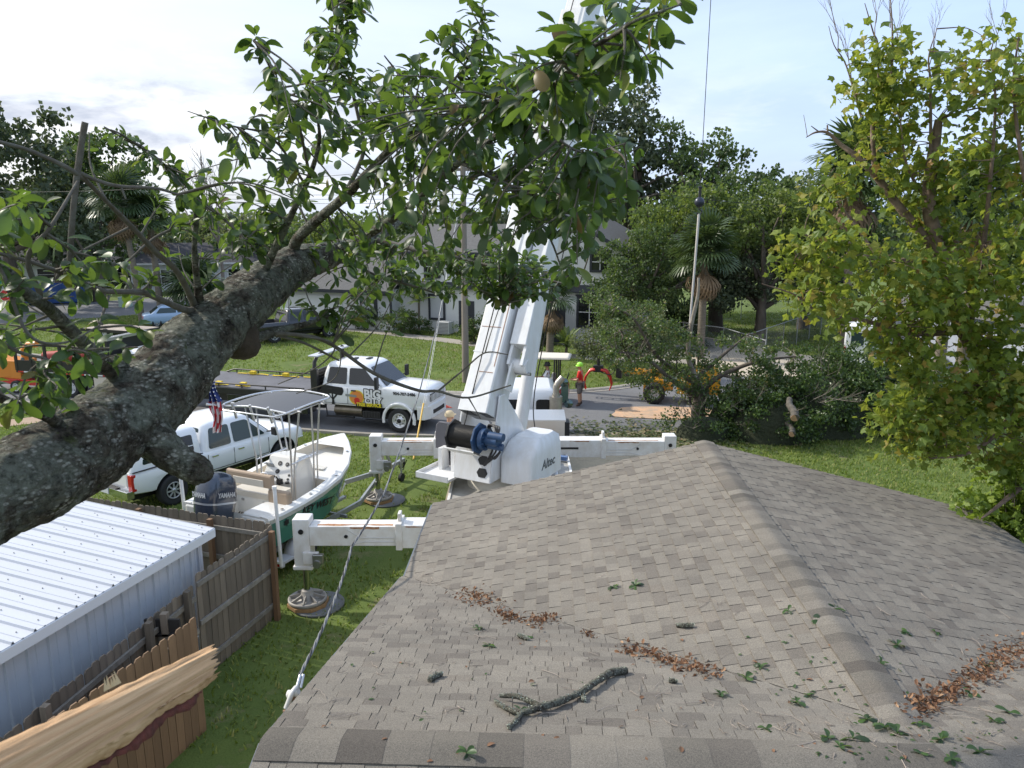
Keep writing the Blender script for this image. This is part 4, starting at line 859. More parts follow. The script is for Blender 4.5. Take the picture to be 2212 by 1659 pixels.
d.grid([[V((x, GB[i] * .96 - .16, fl)) for i, x in enumerate(X[:7])], [V((x, -GB[i] * .96 + .16, fl)) for i, x in enumerate(X[:7])]], 1, False)
d.build('deck_liner', [gel, cream], boat)
b = MB(); st_ = np.linspace(.60, .99, 9); sh = lambda f, T: float(np.interp(f * BL, X, T))
b.grid([[V((f * BL, max(sh(f, GB) - .17, .01) * k, sh(f, GZ) - .20)) for k in (1, .5, 0, -.5, -1)] for f in st_], 0, False); b.add([V((.60 * BL, k * (sh(.6, GB) - .17), z)) for k, z in ((1, sh(.6, GZ) - .2), (-1, sh(.6, GZ) - .2), (-1, fl), (1, fl))], [(0, 1, 2, 3)], 1)
b.b2((.68 * BL, -.34, sh(.70, GZ) - .185), (.78 * BL, .34, sh(.70, GZ) - .165), 0); b.build('casting_deck', [gel, cream], boat)
b = MB(); xs2 = [.86 * BL, .93 * BL, .99 * BL]; b.grid([[V((x, w_, z)) for x, w_, z in zip(xs2, (.60, .36, .04), (1.865, 1.955, 2.03))], [V((x, -w_, z)) for x, w_, z in zip(xs2, (.60, .36, .04), (1.865, 1.955, 2.03))]], 0, False); b.build('bow_cap', gel, boat)
for s in (1, -1):
    b = MB(); b.loft([plan(1.0, -.02, .78, .36, .08), plan(1.36, -.02, .78, .36, .08), plan(1.43, .04, .74, .32, .08)], 0, True, True, False)
    for i, p in enumerate(b.v): b.v[i] = V((p.x, p.y + s * .78, p.z))
    b.build('stern_platform', gel, boat, .02)
    b = MB(); b.b2((.74, s * .50, 1.36), (.90, s * 1.06, 1.70)); b.build('stern_cushion', tan, boat, .05)
    b = MB(); b.b2((.70, s * .46, .98), (.94, s * 1.10, 1.40)); b.build('stern_box', gel, boat, .03)
b = MB()
for i, x in enumerate((.5, 1.4, 2.4, 3.4)):
    for s in (1, -1):
        g = np.interp(x, X, GB) - .10; z = np.interp(x, X, GZ) + .018; b.cyl((x, s * g, z), (x, s * g, z + .012), .035, 10)
tag(b.build('rod_holders', chrome, boat), kind='stuff')
cx = .47 * BL
b = MB(); b.loft([[V((cx - .35 + .0, y * .42, fl)) for y in (1, -1)] + [V((cx + .55, y * .40, fl)) for y in (-1, 1)], [V((cx - .35, y * .42, 1.55)) for y in (1, -1)] + [V((cx + .55, y * .38, 1.50)) for y in (-1, 1)], [V((cx - .05, y * .42, 2.02)) for y in (1, -1)] + [V((cx + .42, y * .36, 1.98)) for y in (-1, 1)], [V((cx + .02, y * .38, 2.06)) for y in (1, -1)] + [V((cx + .36, y * .33, 2.03)) for y in (-1, 1)]], 0, True, True, False); con = b.build('console', gel, boat, .03)
DM = Matrix.Translation((cx - .205, 0, 1.785)) @ (V((-.47, 0, .30)).to_track_quat('Z', 'Y')).to_matrix().to_4x4()
b = MB(); F_ = frame((cx - .20, 0, 1.785), V((-.84, 0, .54)))
def dial(y, z, r, m): 
    c = V((cx - .35 + (z - 1.55) * .64, y, z)); n_ = V((-.84, 0, .54)); b.cyl(c, c + n_ * .012, r, 14, m)
for y, z, r, m in ((.05, 1.90, .055, 0), (-.16, 1.90, .05, 0), (.05, 1.74, .055, 0), (-.30, 1.70, .03, 0), (-.30, 1.62, .03, 0), (.05, 1.90, .03, 1), (.05, 1.74, .03, 1), (-.16, 1.9, .026, 1)): dial(y, z, r, m)
b.build('gauges', [ink, mat('gauge_face', (.3, .3, .3), .4)], con)
b = MB(); c = V((cx - .19, .28, 1.84)); b.box(c, (.03, .22, .17), 0, Matrix.Rotation(R(-32), 4, 'Y')); b.box((cx - .30, .22, 1.64), (.03, .30, .06), 1, Matrix.Rotation(R(-32), 4, 'Y')); b.build('dash_screen', [mat('screen_grey', (.33, .35, .36), .3), ink], con, .01)
b = MB(); Mw = frame((cx - .55, .22, 1.62), V((-.8, 0, .6)))
b.tube([Mw @ V((.17 * math.cos(a), .17 * math.sin(a), 0)) for a in np.linspace(0, 2 * math.pi, 21)], .013, 6); [b.tube([Mw @ V((0, 0, -.03)), Mw @ V((.17 * math.cos(a), .17 * math.sin(a), 0))], .01, 5) for a in (1.57, 3.66, 5.76)]; b.tube([Mw @ V((0, 0, -.02)), V((cx - .32, .22, 1.5))], .02, 6); b.build('steering_wheel', chrome, boat)
b = MB(); b.b2((cx - .46, -.20, 1.52), (cx - .36, -.10, 1.64)); b.tube([(cx - .42, -.15, 1.6), (cx - .52, -.15, 1.74)], .018, 6); b.cyl((cx - .40, -.36, 1.56), (cx - .40, -.36, 1.6), .05, 10); b.build('throttle', black_trim, boat)
px_ = .27 * BL
b = MB(); b.loft([plan(z, px_ - .27, px_ + .27, .58 - (.02 if z > 1.4 else 0), .05) for z in (1.02, 1.06, 1.42)], 0, True, True, False); b.b2((px_ - .28, -.34, 1.30), (px_ - .265, -.26, 1.36), 1); b.b2((px_ - .28, .26, 1.30), (px_ - .265, .34, 1.36), 1); b.build('cooler', [gel, steel], boat, .015)
b = MB(); b.loft([plan(z, px_ - .29, px_ + .29, .60, .06) for z in (1.42, 1.50, 1.54)], 0, True, True, False); b.build('cooler_seat', mat('seat_cream', (.60, .56, .48), .5), boat, .02)
b = MB(); b.loft([[V((px_ - .38 + dx, y, z)) for dx, z in ((0, 1.72), (.12, 1.72), (.12, 2.02), (0, 2.02))] for y in np.linspace(-.62, .62, 7)], 0, True, True, False); b.build('backrest', tan, boat, .04)
b = MB(); b.b2((px_ - .395, -.42, 1.74), (px_ - .375, .42, 1.90)); b.build('backrest_panel', mat('seat_cream', (.60, .56, .48)), boat, .01)
b = MB()
for s in (1, -1): b.tube([(px_ - .32, s * .52, 1.75), (px_ - .28, s * .52, 1.4), (px_ - .26, s * .50, 1.0)], .02, 8)
b.build('seat_frame', alu, boat)
# T top
tz, tx0, tx1, tw = 3.36, cx - .88, cx + .80, .88
b = MB(); rows = []
for i in range(9):
    x = tx0 + .08 + (tx1 - tx0 - .16) * i / 8
    rows.append([V((x, (-1 + 2 * j / 8) * (tw - .07) * (1 - .10 * max(0, (i - 6)) / 2), tz + .045 * (1 - (2 * j / 8 - 1) ** 2) + .03 * math.sin(math.pi * i / 8) - .01)) for j in range(9)])
b.grid(rows, 0, True); b.grid([[p - V((0, 0, .012)) for p in r] for r in rows[::-1]], 0, True); b.build('canvas_top', mat('canvas_grey', (0.085, 0.092, 0.105), 0.75, bump=(90, .1)), boat)
b = MB(); loop = [(tx0, -tw, tz), (tx0 - .04, 0, tz + .06), (tx0, tw, tz), ((tx0 + tx1) / 2, tw + .02, tz + .04), (tx1 - .05, tw * .85, tz), (tx1 + .02, 0, tz + .05), (tx1 - .05, -tw * .85, tz), ((tx0 + tx1) / 2, -tw - .02, tz + .04), (tx0, -tw, tz)]
b.tube(smooth_path(loop, 6), .024, 8); b.build('top_frame', alu, boat)
b = MB()
for s in (1, -1):
    for x0, x1, y0 in ((cx - .42, cx - .50, .50), (cx - .30, cx - .15, .48), (cx + .55, cx + .55, .44), (cx + .40, cx + .25, .46)):
        b.tube([(x0, s * y0, fl + .1), (x0 + .03, s * (y0 + .0), 2.0), (x1, s * .62, tz - .08), (x1, s * .80, tz)], .021, 8)
    b.tube([(cx - .42, s * .50, 2.02), (cx + .55, s * .44, 2.02)], .02, 8); b.tube([(tx0 + .2, s * .8, tz - .08), (tx1 - .2, s * .7, tz - .08)], .02, 8)
for x in (cx - .5, cx + .3): b.tube([(x, -.95, tz - .05), (x, .95, tz - .05)], .02, 8)
b.tube([(tx0, -.9, tz), (tx0 - .18, -.7, tz - .06), (tx0 - .18, .7, tz - .06), (tx0, .9, tz)], .02, 8); b.tube([(tx0 - .05, 1.0, tz), (tx0 - .25, 1.12, tz + .05)], .03, 8)
b.build('top_posts', alu, boat)
for y in (-.5, .5, 0): b = MB(); b.tube([(tx0 - .02, y, tz - .25), (tx0 - .12, y, tz + .12)], .03, 10); b.build('rod_tube', alu, boat)
# outboard motor, tilted a little
mo = MB(); Mo = Matrix.Translation((-.34, 0, 1.16)) @ Matrix.Rotation(R(14), 4, 'Y') @ Matrix.Diagonal((1.15, 1.02, 1.32, 1))
def mring(z, x0, x1, w_): return [Mo @ V(((x0 + x1) / 2 + p[0], p[1], z)) for p in rrect(x1 - x0, 2 * w_, min(w_, (x1 - x0) / 2) * .8, 5)]
mo.loft([mring(-.12, -.20, .22, .15), mring(.02, -.30, .30, .22), mring(.16, -.36, .36, .27), mring(.42, -.40, .38, .28), mring(.62, -.40, .36, .275), mring(.76, -.36, .30, .25), mring(.84, -.26, .20, .18), mring(.87, -.14, .08, .09)], 0, True, True, True)
motor = mo.build('outboard', mat('outboard_navy', (0.030, 0.042, 0.066), 0.22, coat=.7), boat)
mo = MB(); mo.loft([mring(-.62, -.13, .10, .07), mring(-.30, -.18, .14, .10), mring(-.12, -.19, .20, .14)], 0, True, True, True); mo.b2((-.5, -.02, .25), (-.2, .02, .6)); mo.lathe([(.001, -.09), (.06, -.08), (.07, .05), (.001, .2)], 12, 0, Mo @ Matrix.Translation((0, 0, -.8)) @ Matrix.Rotation(R(90), 4, 'Y')); mo.build('motor_leg', mat('outboard_navy', (0.03, .042, .066)), boat)
mo = MB(); mo.loft([mring(.395, -.402, .384, .284), mring(.425, -.404, .386, .286)], 0, True, False, True); mo.build('cowl_seam', mat('stripe_silver', (.5, .52, .55), .3, .5), motor)
mo = MB(); [mo.tube(smooth_path([(-.05, y, 1.2), (.1, y * 1.6, 1.32), (.3, y * .8, 1.1), (.5, y * .5, 1.2)], 5), .016, 6) for y in (-.12, .02, .14)]; mo.b2((-.06, -.16, .9), (.06, .16, 1.3)); mo.build('rigging_hoses', black_trim, boat)
Mt = boat.matrix_basis
nrm = V((-.10, -.99, .10))
text('lettering', 'YAMAHA', .10, Mo @ Matrix.Translation((-.02, -.296, .54)) @ Matrix.Rotation(R(90), 4, 'X'), mat('stripe_silver', (.5, .52, .55)), motor, .004)
text('lettering', 'YAMAHA', .10, Mo @ Matrix.Translation((-.418, 0, .54)) @ Matrix.Rotation(R(-90), 4, 'Z') @ Matrix.Rotation(R(90), 4, 'X'), mat('stripe_silver', (.5, .52, .55)), motor, .004, sx=.85)
kx = 1.35; kz = np.interp(kx, X, GZ) - .30
text('lettering', 'KEY WEST', .22, Matrix.Translation((kx + .15, -1.215, 1.19)) @ Matrix.Rotation(R(5), 4, 'Y') @ Matrix.Rotation(R(97), 4, 'X'), ink, hull, .006, shear=.25)
b = MB(); side_poly(b, [(.50 + .09 * math.cos(a) * (1 if i % 2 else .6), 1.17 + .09 * math.sin(a) * (1 if i % 2 else .6)) for i, a in enumerate(np.linspace(0, 2 * math.pi, 13)[:-1])], lambda x, z: 1.195, .01, .004, 0, sides=(-1,)); b.build('star_mark', ink, hull)
# trailer
trl = thing('boat_trailer', 'pale galvanised boat trailer with rounded fenders and two white guide posts', 'trailer', (mid_.x, mid_.y, 0), brz)
b = MB()
for s in (1, -1):
    b.beam((-.1, s * .80, .46), (3.6, s * .80, .46), .06, .12, 0); b.beam((3.6, s * .80, .46), (5.7, s * .05, .50), .06, .12, 0); b.beam((.1, s * .5, .60), (3.4, s * .5, .64), .10, .06, 0)
for x in (.0, 1.4, 2.8): b.beam((x, -1.0, .42), (x, 1.0, .42), .06, .08, 0)
b.beam((5.4, 0, .50), (6.9, 0, .52), .09, .10, 0); b.beam((6.2, 0, .55), (5.9, 0, 1.25), .07, .07); b.build('frame', galv, trl)
b = MB(); b.tube([(6.5, -.16, .82), (6.5, -.16, .25)], .03, 8); b.cyl((6.5, -.20, .12), (6.5, -.12, .12), .12, 16, 1); b.build('jack_wheel', [galv, rubber], trl)
b = MB(); [b.tube(smooth_path([(6.6 + .1 * i, .1 * (i % 3 - 1), .52), (6.7 + .08 * i, .05, .36 - .03 * i), (6.85, .08 * (i % 2), .22 + .05 * i), (6.95, 0, .5)], 4), .015, 5) for i in range(4)]; b.build('safety_chain', black_trim, trl)
for s in (1, -1):
    wheel(trl, 1.1, s * 1.12, .33, .2, 'steel', s)
    b = MB(); rr = .42; ring_ = []
    for i in range(11):
        a = R(0) + R(180) * i / 10; c0 = V((1.1 + (rr + .10 * abs(math.cos(a))) * math.cos(a), 0, .33 + rr * math.sin(a)))
        ring_.append([c0 + V((0, s * .98, 0)), c0 + V((0, s * 1.27, 0)), c0 + V((0, s * 1.27, 0)) - V((math.cos(a) * .03, 0, math.sin(a) * .03)), c0 + V((0, s * .98, 0)) - V((math.cos(a) * .03, 0, math.sin(a) * .03))])
    b.loft(ring_, 0, True, True, True); b.b2((.30, s * .98, .33), (.62, s * 1.27, .38)); b.build('fender', mat('fender_grey', (.52, .53, .55), .35, coat=.3), trl)
    b = MB(); b.b2((.20, s * .98, .26), (.31, s * 1.26, .40), 0); b.b2((.185, s * 1.08, .29), (.20, s * 1.22, .36), 1); b.build('tail_lamp', [mat('fender_grey', (.52, .53, .55)), red_lens], trl, .01)
    b = MB(); b.cyl((.15, s * 1.30, .35), (.10, s * 1.30, 2.06), .038, 12); b.cyl((.10, s * 1.30, 2.05), (.10, s * 1.30, 2.11), .046, 12); b.beam((.15, s * .8, .42), (.15, s * 1.3, .42), .05, .05); b.build('guide_post', mat('pvc_white', (.78, .78, .77), .4), trl)
# flag tied to a thin whip on the T top
fl_p = Mt @ V((0, 0, 0)); fp = at(489, 828, 0, None) if False else None
flag = thing('flag', 'crumpled American flag hanging limp from a thin whip on the boat top', 'flag')
base = Matrix.Translation((mid_.x, mid_.y, 0)) @ Matrix.Rotation(brz, 4, 'Z') @ V((tx0 - .10, 1.06, tz))
flag.location = base
b = MB(); b.tube([(0, 0, -.2), (-.06, .02, .55), (-.14, .05, 1.25)], [.012, .01, .006], 6); b.build('staff', mat('pvc_white', (.78, .78, .77)), flag)
def drape(z0, z1, x0, w0, w1, seed, mfun, name, mats_):
    b = MB(); rows = []; nz_, nx_ = 16, 14
    for i in range(nz_ + 1):
        z = z0 + (z1 - z0) * i / nz_; w_ = w0 + (w1 - w0) * i / nz_; rows.append([])
        for j in range(nx_ + 1):
            s = j / nx_ - .5; q = noise.noise((s * 3 + seed, z * 3, seed))
            rows[-1].append(V((x0 + s * w_ + .03 * math.sin(z * 9 + seed), .07 * math.sin(s * 15 + z * 5) + .05 * q, z)))
    for i in range(nz_):
        for j in range(nx_): b.add([rows[i][j], rows[i][j + 1], rows[i + 1][j + 1], rows[i + 1][j]], [(0, 1, 2, 3)], mfun(i / nz_, j / nx_), True)
    b.build(name, mats_, flag)
fr, fw2, fbl = mat('flag_red', (.50, .03, .04), .8), mat('flag_white', (.72, .70, .68), .8), mat('flag_blue', (.02, .035, .14), .8)
drape(.52, .08, .02, .10, .26, 1.0, lambda t, s: 1 if (int(t * 16) % 3 == 1 and int(s * 14) % 3 == 1) else 0, 'union', [fbl, fw2])
drape(.10, -.62, .06, .24, .20, 4.0, lambda t, s: int(s * 9 + t * 2.2) % 2, 'stripes', [fr, fw2])
# ------------------------------------------------------------------ truck crane
CR = thing('truck_crane', 'big white truck crane with raised boom and spread outriggers behind the roof', 'crane', (0, 0, 0))
DZ = 1.36
deck_m = mat('deck_tread', (0.40, 0.39, 0.36), 0.6, var=(3, .7, 9), col2=(0.24, .22, .19), bump=(70, .3))
b = MB(); b.b2((-1.36, 13.2, DZ - .12), (1.40, 21.6, DZ), 0); b.b2((-1.42, 13.2, DZ - .14), (-1.36, 21.6, DZ + .03), 1); b.b2((1.40, 13.2, DZ - .14), (1.46, 21.6, DZ + .03), 1); b.b2((-1.42, 13.14, DZ - .14), (1.46, 13.2, DZ + .03), 1); b.build('deck', [deck_m, beam_white], CR)
b = MB(); b.b2((-.95, 13.2, .62), (-.6, 25.5, DZ - .12)); b.b2((.6, 13.2, .62), (.95, 25.5, DZ - .12)); b.b2((-1.0, 14, .75), (1.0, 15, 1.2)); b.b2((-1.25, 17.5, .55), (-.95, 20, 1.1)); b.b2((1.0, 16.0, .55), (1.3, 20, 1.1)); b.build('chassis', black_steel, CR)
for y in (15.6, 16.95, 24.0):
    for s in (1, -1):
        if y < 20: wheel(CR, 0, 0, .50, .28, 'steel', s).matrix_local = Matrix.Translation((s * 1.05, y, .5)) @ Matrix.Rotation(R(-90 if s > 0 else 90), 4, 'Z')
        else: wheel(CR, 0, 0, .50, .28, 'semi', s).matrix_local = Matrix.Translation((s * 1.10, y, .5)) @ Matrix.Rotation(R(-90 if s > 0 else 90), 4, 'Z')
def outrigger(y, s, x_foot, x_mid):
    """telescoping beam with vertical jack, round float on a wood block and pad"""
    xo = s * x_foot; b = MB()
    b.b2((s * .4, y - .21, 1.30), (s * x_mid, y + .21, 1.76)); o = b.build('outer_beam', beam_white, CR, .012)
    b = MB(); b.b2((s * x_mid, y - .18, 1.335), (xo - s * .16, y + .18, 1.725)); b.build('inner_beam', beam_white, CR, .012)
    b = MB(); b.b2((s * (x_mid - .03), y - .24, 1.27), (s * (x_mid + .09), y + .24, 1.80)); b.b2((s * (x_mid - .0), y - .1, 1.8), (s * (x_mid + .06), y + .1, 1.95)); b.build('beam_collar', beam_white, CR, .012)
    def ragged(x0, x1, c0, hw_, plane, z):
        n_ = 22; xs_ = [x0 + (x1 - x0) * i / n_ for i in range(n_ + 1)]; up_ = [(x, c0 + hw_ * (.5 + .9 * noise.noise((x * 2.3, y, z)) + .5 * noise.noise((x * 9, y, z)))) for x in xs_]; dn_ = [(x, min(c0 - hw_ * (.5 + .9 * noise.noise((x * 2.7, y + 3, z)) + .5 * noise.noise((x * 11, y + 5, z))), q[1] - .004)) for x, q in zip(xs_, up_)]
        M_ = Matrix.Translation((0, 0, z)) if plane else Matrix(((1, 0, 0, 0), (0, 0, -1, z), (0, 1, 0, 0), (0, 0, 0, 1)))
        b = MB(); b.prism(dn_ + up_[::-1], M_, .003); b.build('rust_streak', rust, CR)
    ragged(s * (x_mid + .15), xo - s * .3, y - .09, .05, True, 1.726); ragged(s * (x_mid + .4), s * (x_mid + .95), 1.700, .022, False, y - .1805); ragged(s * 1.5, s * 2.0, 1.735, .02, False, y - .2105)
    b = MB(); b.b2((s * (x_mid - .62), y - .216, 1.52), (s * (x_mid - 1.35), y - .211, 1.575)); b.cyl((s * (x_foot - .85), y - .18, 1.53), (s * (x_foot - .85), y - .20, 1.53), .035, 10); b.cyl((xo, y - .18, 1.62), (xo, y - .196, 1.62), .05, 12); b.build('decal', ink, CR)
    b = MB()
    for p, q in (((x_mid + .12, 1.50), (x_mid + .75, 1.50)), ((x_mid + .75, 1.50), (x_mid + 1.0, 1.66)), ((x_mid + .12, 1.42), (x_mid + .7, 1.42)), ((x_mid + .7, 1.42), (x_mid + .95, 1.36))):
        b.beam((s * p[0], y - .183, p[1]), (s * q[0], y - .183, q[1]), .012, .012, 0)
    b.build('beam_crease', mat('crease_grey', (.55, .55, .54), .5), CR)
    b = MB(); b.b2((xo - .16, y - .17, .88), (xo + .16, y + .17, 1.86)); b.b2((xo - .19, y - .19, .84), (xo + .19, y + .19, .92)); b.build('jack_housing', beam_white, CR, .02)
    b = MB(); b.b2((xo + .05, y - .24, .98), (xo + .30, y - .1, 1.22), 1) if False else b.b2((xo + .02, y - .23, .98), (xo + .32, y - .16, 1.22), 0); b.cyl((xo + .30, y - .2, 1.02), (xo + .30, y - .33, 1.02), .075, 14, 1); b.b2((xo + .22, y - .30, 1.02), (xo + .42, y - .2, 1.2), 1); b.build('jack_valve', [beam_white, steel], CR, .01)
    b = MB(); b.cyl((xo, y, .34), (xo, y, .9), .065, 16); b.build('jack_rod', mat('rod_chrome', (.45, .46, .46), .15, 1.0), CR)
    b = MB(); b.lathe([(.35, .12), (.37, .14), (.37, .19), (.34, .20), (.31, .165), (.14, .18), (.11, .34), (.09, .36), (.001, .36)], 32, 0, Matrix.Translation((xo, y, 0)))
    for i in range(8):
        a = i * math.pi / 4; b.beam((xo + .09 * math.cos(a), y + .09 * math.sin(a), .26), (xo + .34 * math.cos(a), y + .34 * math.sin(a), .185), .022, .06)
    b.build('float', mat('float_grey', (.34, .32, .29), .6, .2, var=(9, .5)), CR)
    b = MB(); b.prism([(.40 * math.cos(R(22.5 + 45 * i)), .40 * math.sin(R(22.5 + 45 * i))) for i in range(8)], Matrix.Translation((xo + .01, y, .05)), .07); b.build('wood_block', mat('ply_block', (.36, .22, .10), .8, var=(12, .6), col2=(.2, .11, .05)), CR, .005)
    b = MB(); b.lathe([(.001, .0), (.50, .0), (.50, .045), (.001, .045)], 40, 0, Matrix.Translation((xo + .20, y + .03, .004))); pad = b.build('outrigger_pad', mat('pad_grey', (.15, .155, .16), .7, bump=(50, .2)), None)
    return pad
pads = [outrigger(13.75, -1, 3.98, 2.1), outrigger(19.4, -1, 3.56, 1.95), outrigger(19.4, 1, 4.12, 2.35), outrigger(13.75, 1, 4.0, 2.1)]
for p, l in zip(pads, ('round grey pad under the outrigger foot nearest the fence post', 'round grey pad under the far outrigger foot on the lawn by the boat', 'round grey pad under the outrigger foot hidden by the roof ridge, street side', 'round grey pad under the outrigger foot hidden by the roof, near side')): tag(p, l, 'pad')
# turret and boom
az = math.atan2(.407, .231); BD = V((.231, .407, .884)).normalized(); RT = V((math.sin(az), -math.cos(az), 0)); BK = BD.cross(RT).normalized() * -1
BK = RT.cross(BD).normalized()
if BK.y > 0: BK = -BK           # towards the camera and up: the boom's upper back face
tail = at(1033, 922, 0, 16.4); A0 = tail
def BP(l, r, k): return A0 + BD * l + RT * r + BK * k
def boombox(b, l0, l1, w_, h_, m=0, r0=0.0, k0=0.0, cut=0.0):
    vs = [BP(l, r0 + r, k0 + k) for l in (l0, l1) for r, k in ((-w_ / 2 + cut, h_ / 2), (w_ / 2 - cut, h_ / 2), (w_ / 2, h_ / 2 - cut), (w_ / 2, -h_ / 2), (-w_ / 2, -h_ / 2), (-w_ / 2, h_ / 2 - cut))]
    b.add(vs, [(5, 4, 3, 2, 1, 0), (6, 7, 8, 9, 10, 11)] + [(i, (i + 1) % 6, 6 + (i + 1) % 6, 6 + i) for i in range(6)], m)
boom = MB(); boombox(boom, .25, 10.6, .70, .82, 0, cut=.03); bo = boom.build('boom', crane_white, CR, .01)
for (l0, l1, w_, h_) in ((10.55, 19.5, .60, .70), (19.45, 27.5, .52, .60), (27.45, 35.0, .44, .50)):
    b = MB(); boombox(b, l0, l1, w_, h_, 0, cut=.03); b.build('boom_section', crane_white, bo)
for l in (3.0, 1.6, 6.0): b = MB(); boombox(b, l, l + .025, .712, .832, 0); b.build('weld_band', crane_white, bo)
b = MB(); boombox(b, .25, .62, .74, .86, 0, cut=.02); b.build('boom_band', crane_white, bo)
for q_ in ((2.2, 2.212, .5, .01, 0, -.05, .413), (1.15, 1.162, .35, .01, 0, .1, .413), (1.3, 3.5, .014, .01, 0, .27, .413), (8.0, 9.8, .03, .008, 0, .18, .412)): b = MB(); boombox(b, *q_); b.build('rust_streak', rust, bo)
b = MB(); boombox(b, .24, .30, .26, .34, 0, r0=-.22, k0=.15); boombox(b, .24, .30, .2, .34, 0, r0=.24, k0=.15); b.build('boom_pocket', black_steel, bo)
b = MB(); boombox(b, 34.8, 35.6, .62, .9, 0, k0=-.1); b.build('boom_head', crane_white, bo)
jib = MB(); jq = [(l, r0 + r, k) for l, r0, w2, h2 in ((1.9, .63, .20, .27), (8.6, .50, .16, .20)) for r, k in ((-w2, h2), (w2, h2), (w2, -h2), (-w2, -h2))]
jib.add([BP(*p) for p in jq], [(3, 2, 1, 0), (4, 5, 6, 7)] + [(i, (i + 1) % 4, 4 + (i + 1) % 4, 4 + i) for i in range(4)]); jb = jib.build('stowed_jib', crane_white, CR, .015)
b = MB(); boombox(b, 1.45, 1.95, .07, .42, 0, r0=.47); boombox(b, 1.45, 1.95, .07, .42, 0, r0=.80); b.cyl(BP(1.5, .42, -.05), BP(1.5, .86, -.05), .16, 16, 0); b.cyl(BP(1.35, .38, -.1), BP(1.35, .92, -.1), .04, 10, 1); boombox(b, .9, 1.5, .05, .30, 0, r0=.52); b.build('jib_hinge', [crane_white, steel], jb, .01)
b = MB(); boombox(b, 7.0, 7.5, .24, .20, 0, r0=.55, k0=.36); b.cyl(BP(7.3, .42, .46), BP(7.3, .68, .46), .07, 12, 1); b.tube([BP(7.1, .48, .5), BP(7.4, .45, .62), BP(7.6, .48, .5)], .02, 6, 0); b.build('jib_bracket', [crane_white, steel], jb)
b = MB(); b.cyl(V((.18, 18.55, 2.2)), BP(9.0, .0, -.56), .17, 20, 0); b.cyl(BP(9.0, 0, -.56), BP(10.0, 0, -.50), .11, 16, 0); b.build('lift_cylinder', crane_white, CR)
b = MB(); hx = [V((.62, 18.0, 2.0)), V((.55, 18.4, 3.2)), BP(4, 1.12, .1), BP(8, 1.1, .1), BP(12, 1.1, .1)]; b.tube(smooth_path([tuple(p) for p in hx], 5), .014, 6); b.build('hydraulic_hose', black_trim, CR)
b = MB(); b.lathe([(.62, 0), (.62, .22), (.55, .24), (.55, .42), (.001, .42)], 36, 0, Matrix.Translation((-.42, 17.05, DZ))); b.build('turntable', mat('pedestal_cream', (.60, .57, .49), .5, var=(4, .4), col2=(.45, .40, .33)), CR)
TF = Matrix.Translation((-.42, 17.05, 0)) @ Matrix.Rotation(az - R(90), 4, 'Z')      # turret frame: y along the boom, x to its right
t_ = MB(); t_.X = TF
side = [(-.98, 1.72), (.55, 1.72), (.75, 2.0), (.80, 2.3), (.20, 3.05), (-.30, 3.60), (-.52, 3.60), (-.80, 2.55)]
for x in (-.48, .44):
    t_.prism(side, Matrix(((0, 0, 1, x), (1, 0, 0, 0), (0, 1, 0, 0), (0, 0, 0, 1))), .045)
t_.add([(-.47, -.99, 1.73), (.47, -.99, 1.73), (.47, -.82, 2.52), (-.47, -.82, 2.52)], [(0, 1, 2, 3)]); t_.b2((-.47, -.95, 1.70), (.47, .6, 1.78)); t_.build('turret', crane_white, CR, .012)
t_ = MB(); t_.X = TF
for z in (1.93, 2.20):
    y = -.99 + (z - 1.73) * .215 - .012; hexp = [(-.14, 0), (-.08, .10), (.08, .10), (.14, 0), (.08, -.10), (-.08, -.10)]
    t_.add([(.27 + px + .0, y + pz * .215 * .9, z + pz) for px, pz in hexp], [(0, 1, 2, 3, 4, 5)])
t_.build('turret_opening', ink, CR)
t_ = MB(); t_.X = TF; hood_ = [plan(1.66, -.62, .95, .40, .10), plan(2.25, -.60, .95, .40, .12), plan(2.52, -.30, .90, .38, .14), plan(2.62, -.10, .75, .30, .14)]
hood_ = [[V((p.y + .90, p.x, p.z)) for p in r] for r in hood_]; t_.loft([r[::-1] for r in hood_], 0, True, True, True); ho = t_.build('turret_hood', crane_white, CR)
Mtx = TF @ Matrix.Translation((1.305, .22, 2.0)) @ Matrix.Rotation(R(90), 4, 'Z') @ Matrix.Rotation(R(90), 4, 'X'); text('lettering', 'Altec', .30, Mtx, mat('faded_ink', (.12, .13, .13), .6), CR, .006, shear=.2)
# winch
wc = MB(); WB = BP(-.30, -.04, .30)
def WP(l, r, k): return WB + BD * l + RT * r + BK * k
oc = [(.33 * math.cos(R(22.5 + 45 * i)), .33 * math.sin(R(22.5 + 45 * i))) for i in range(8)]
for r, m in ((-.36, 0), (.30, 1)):
    vs = [WB + RT * rr + BD * c * 1.05 + BK * s for rr in (r, r + .045) for c, s in oc]; wc.add(vs, [tuple(range(7, -1, -1)), tuple(range(8, 16))] + [(i, (i + 1) % 8, 8 + (i + 1) % 8, 8 + i) for i in range(8)], m)
wc.add([WP(-.36, -.38, .20), WP(-.36, .38, .20), WP(-.36, .38, -.16), WP(-.36, -.38, -.16), WP(-.33, -.38, .20), WP(-.33, .38, .20), WP(-.33, .38, -.16), WP(-.33, -.38, -.16)], [(0, 1, 2, 3), (7, 6, 5, 4), (0, 4, 5, 1), (3, 2, 6, 7)], 2)
blue_w = mat('winch_blue', (.025, .07, .16), .45, var=(6, .4), col2=(.02, .03, .06)); wn = wc.build('winch', [black_steel, blue_w, beam_white], CR, .006)
wc = MB()
for i in range(22):
    r = -.32 + i * .0285; wc.tube([WB + RT * r + (BD * math.cos(a) + BK * math.sin(a)) * .235 for a in np.linspace(0, 2 * math.pi, 17)], .017, 5)
wc.cyl(WP(0, -.33, 0), WP(0, .30, 0), .23, 20); wc.build('winch_rope', mat('wire_rope', (.035, .033, .03), .5, .6), wn)
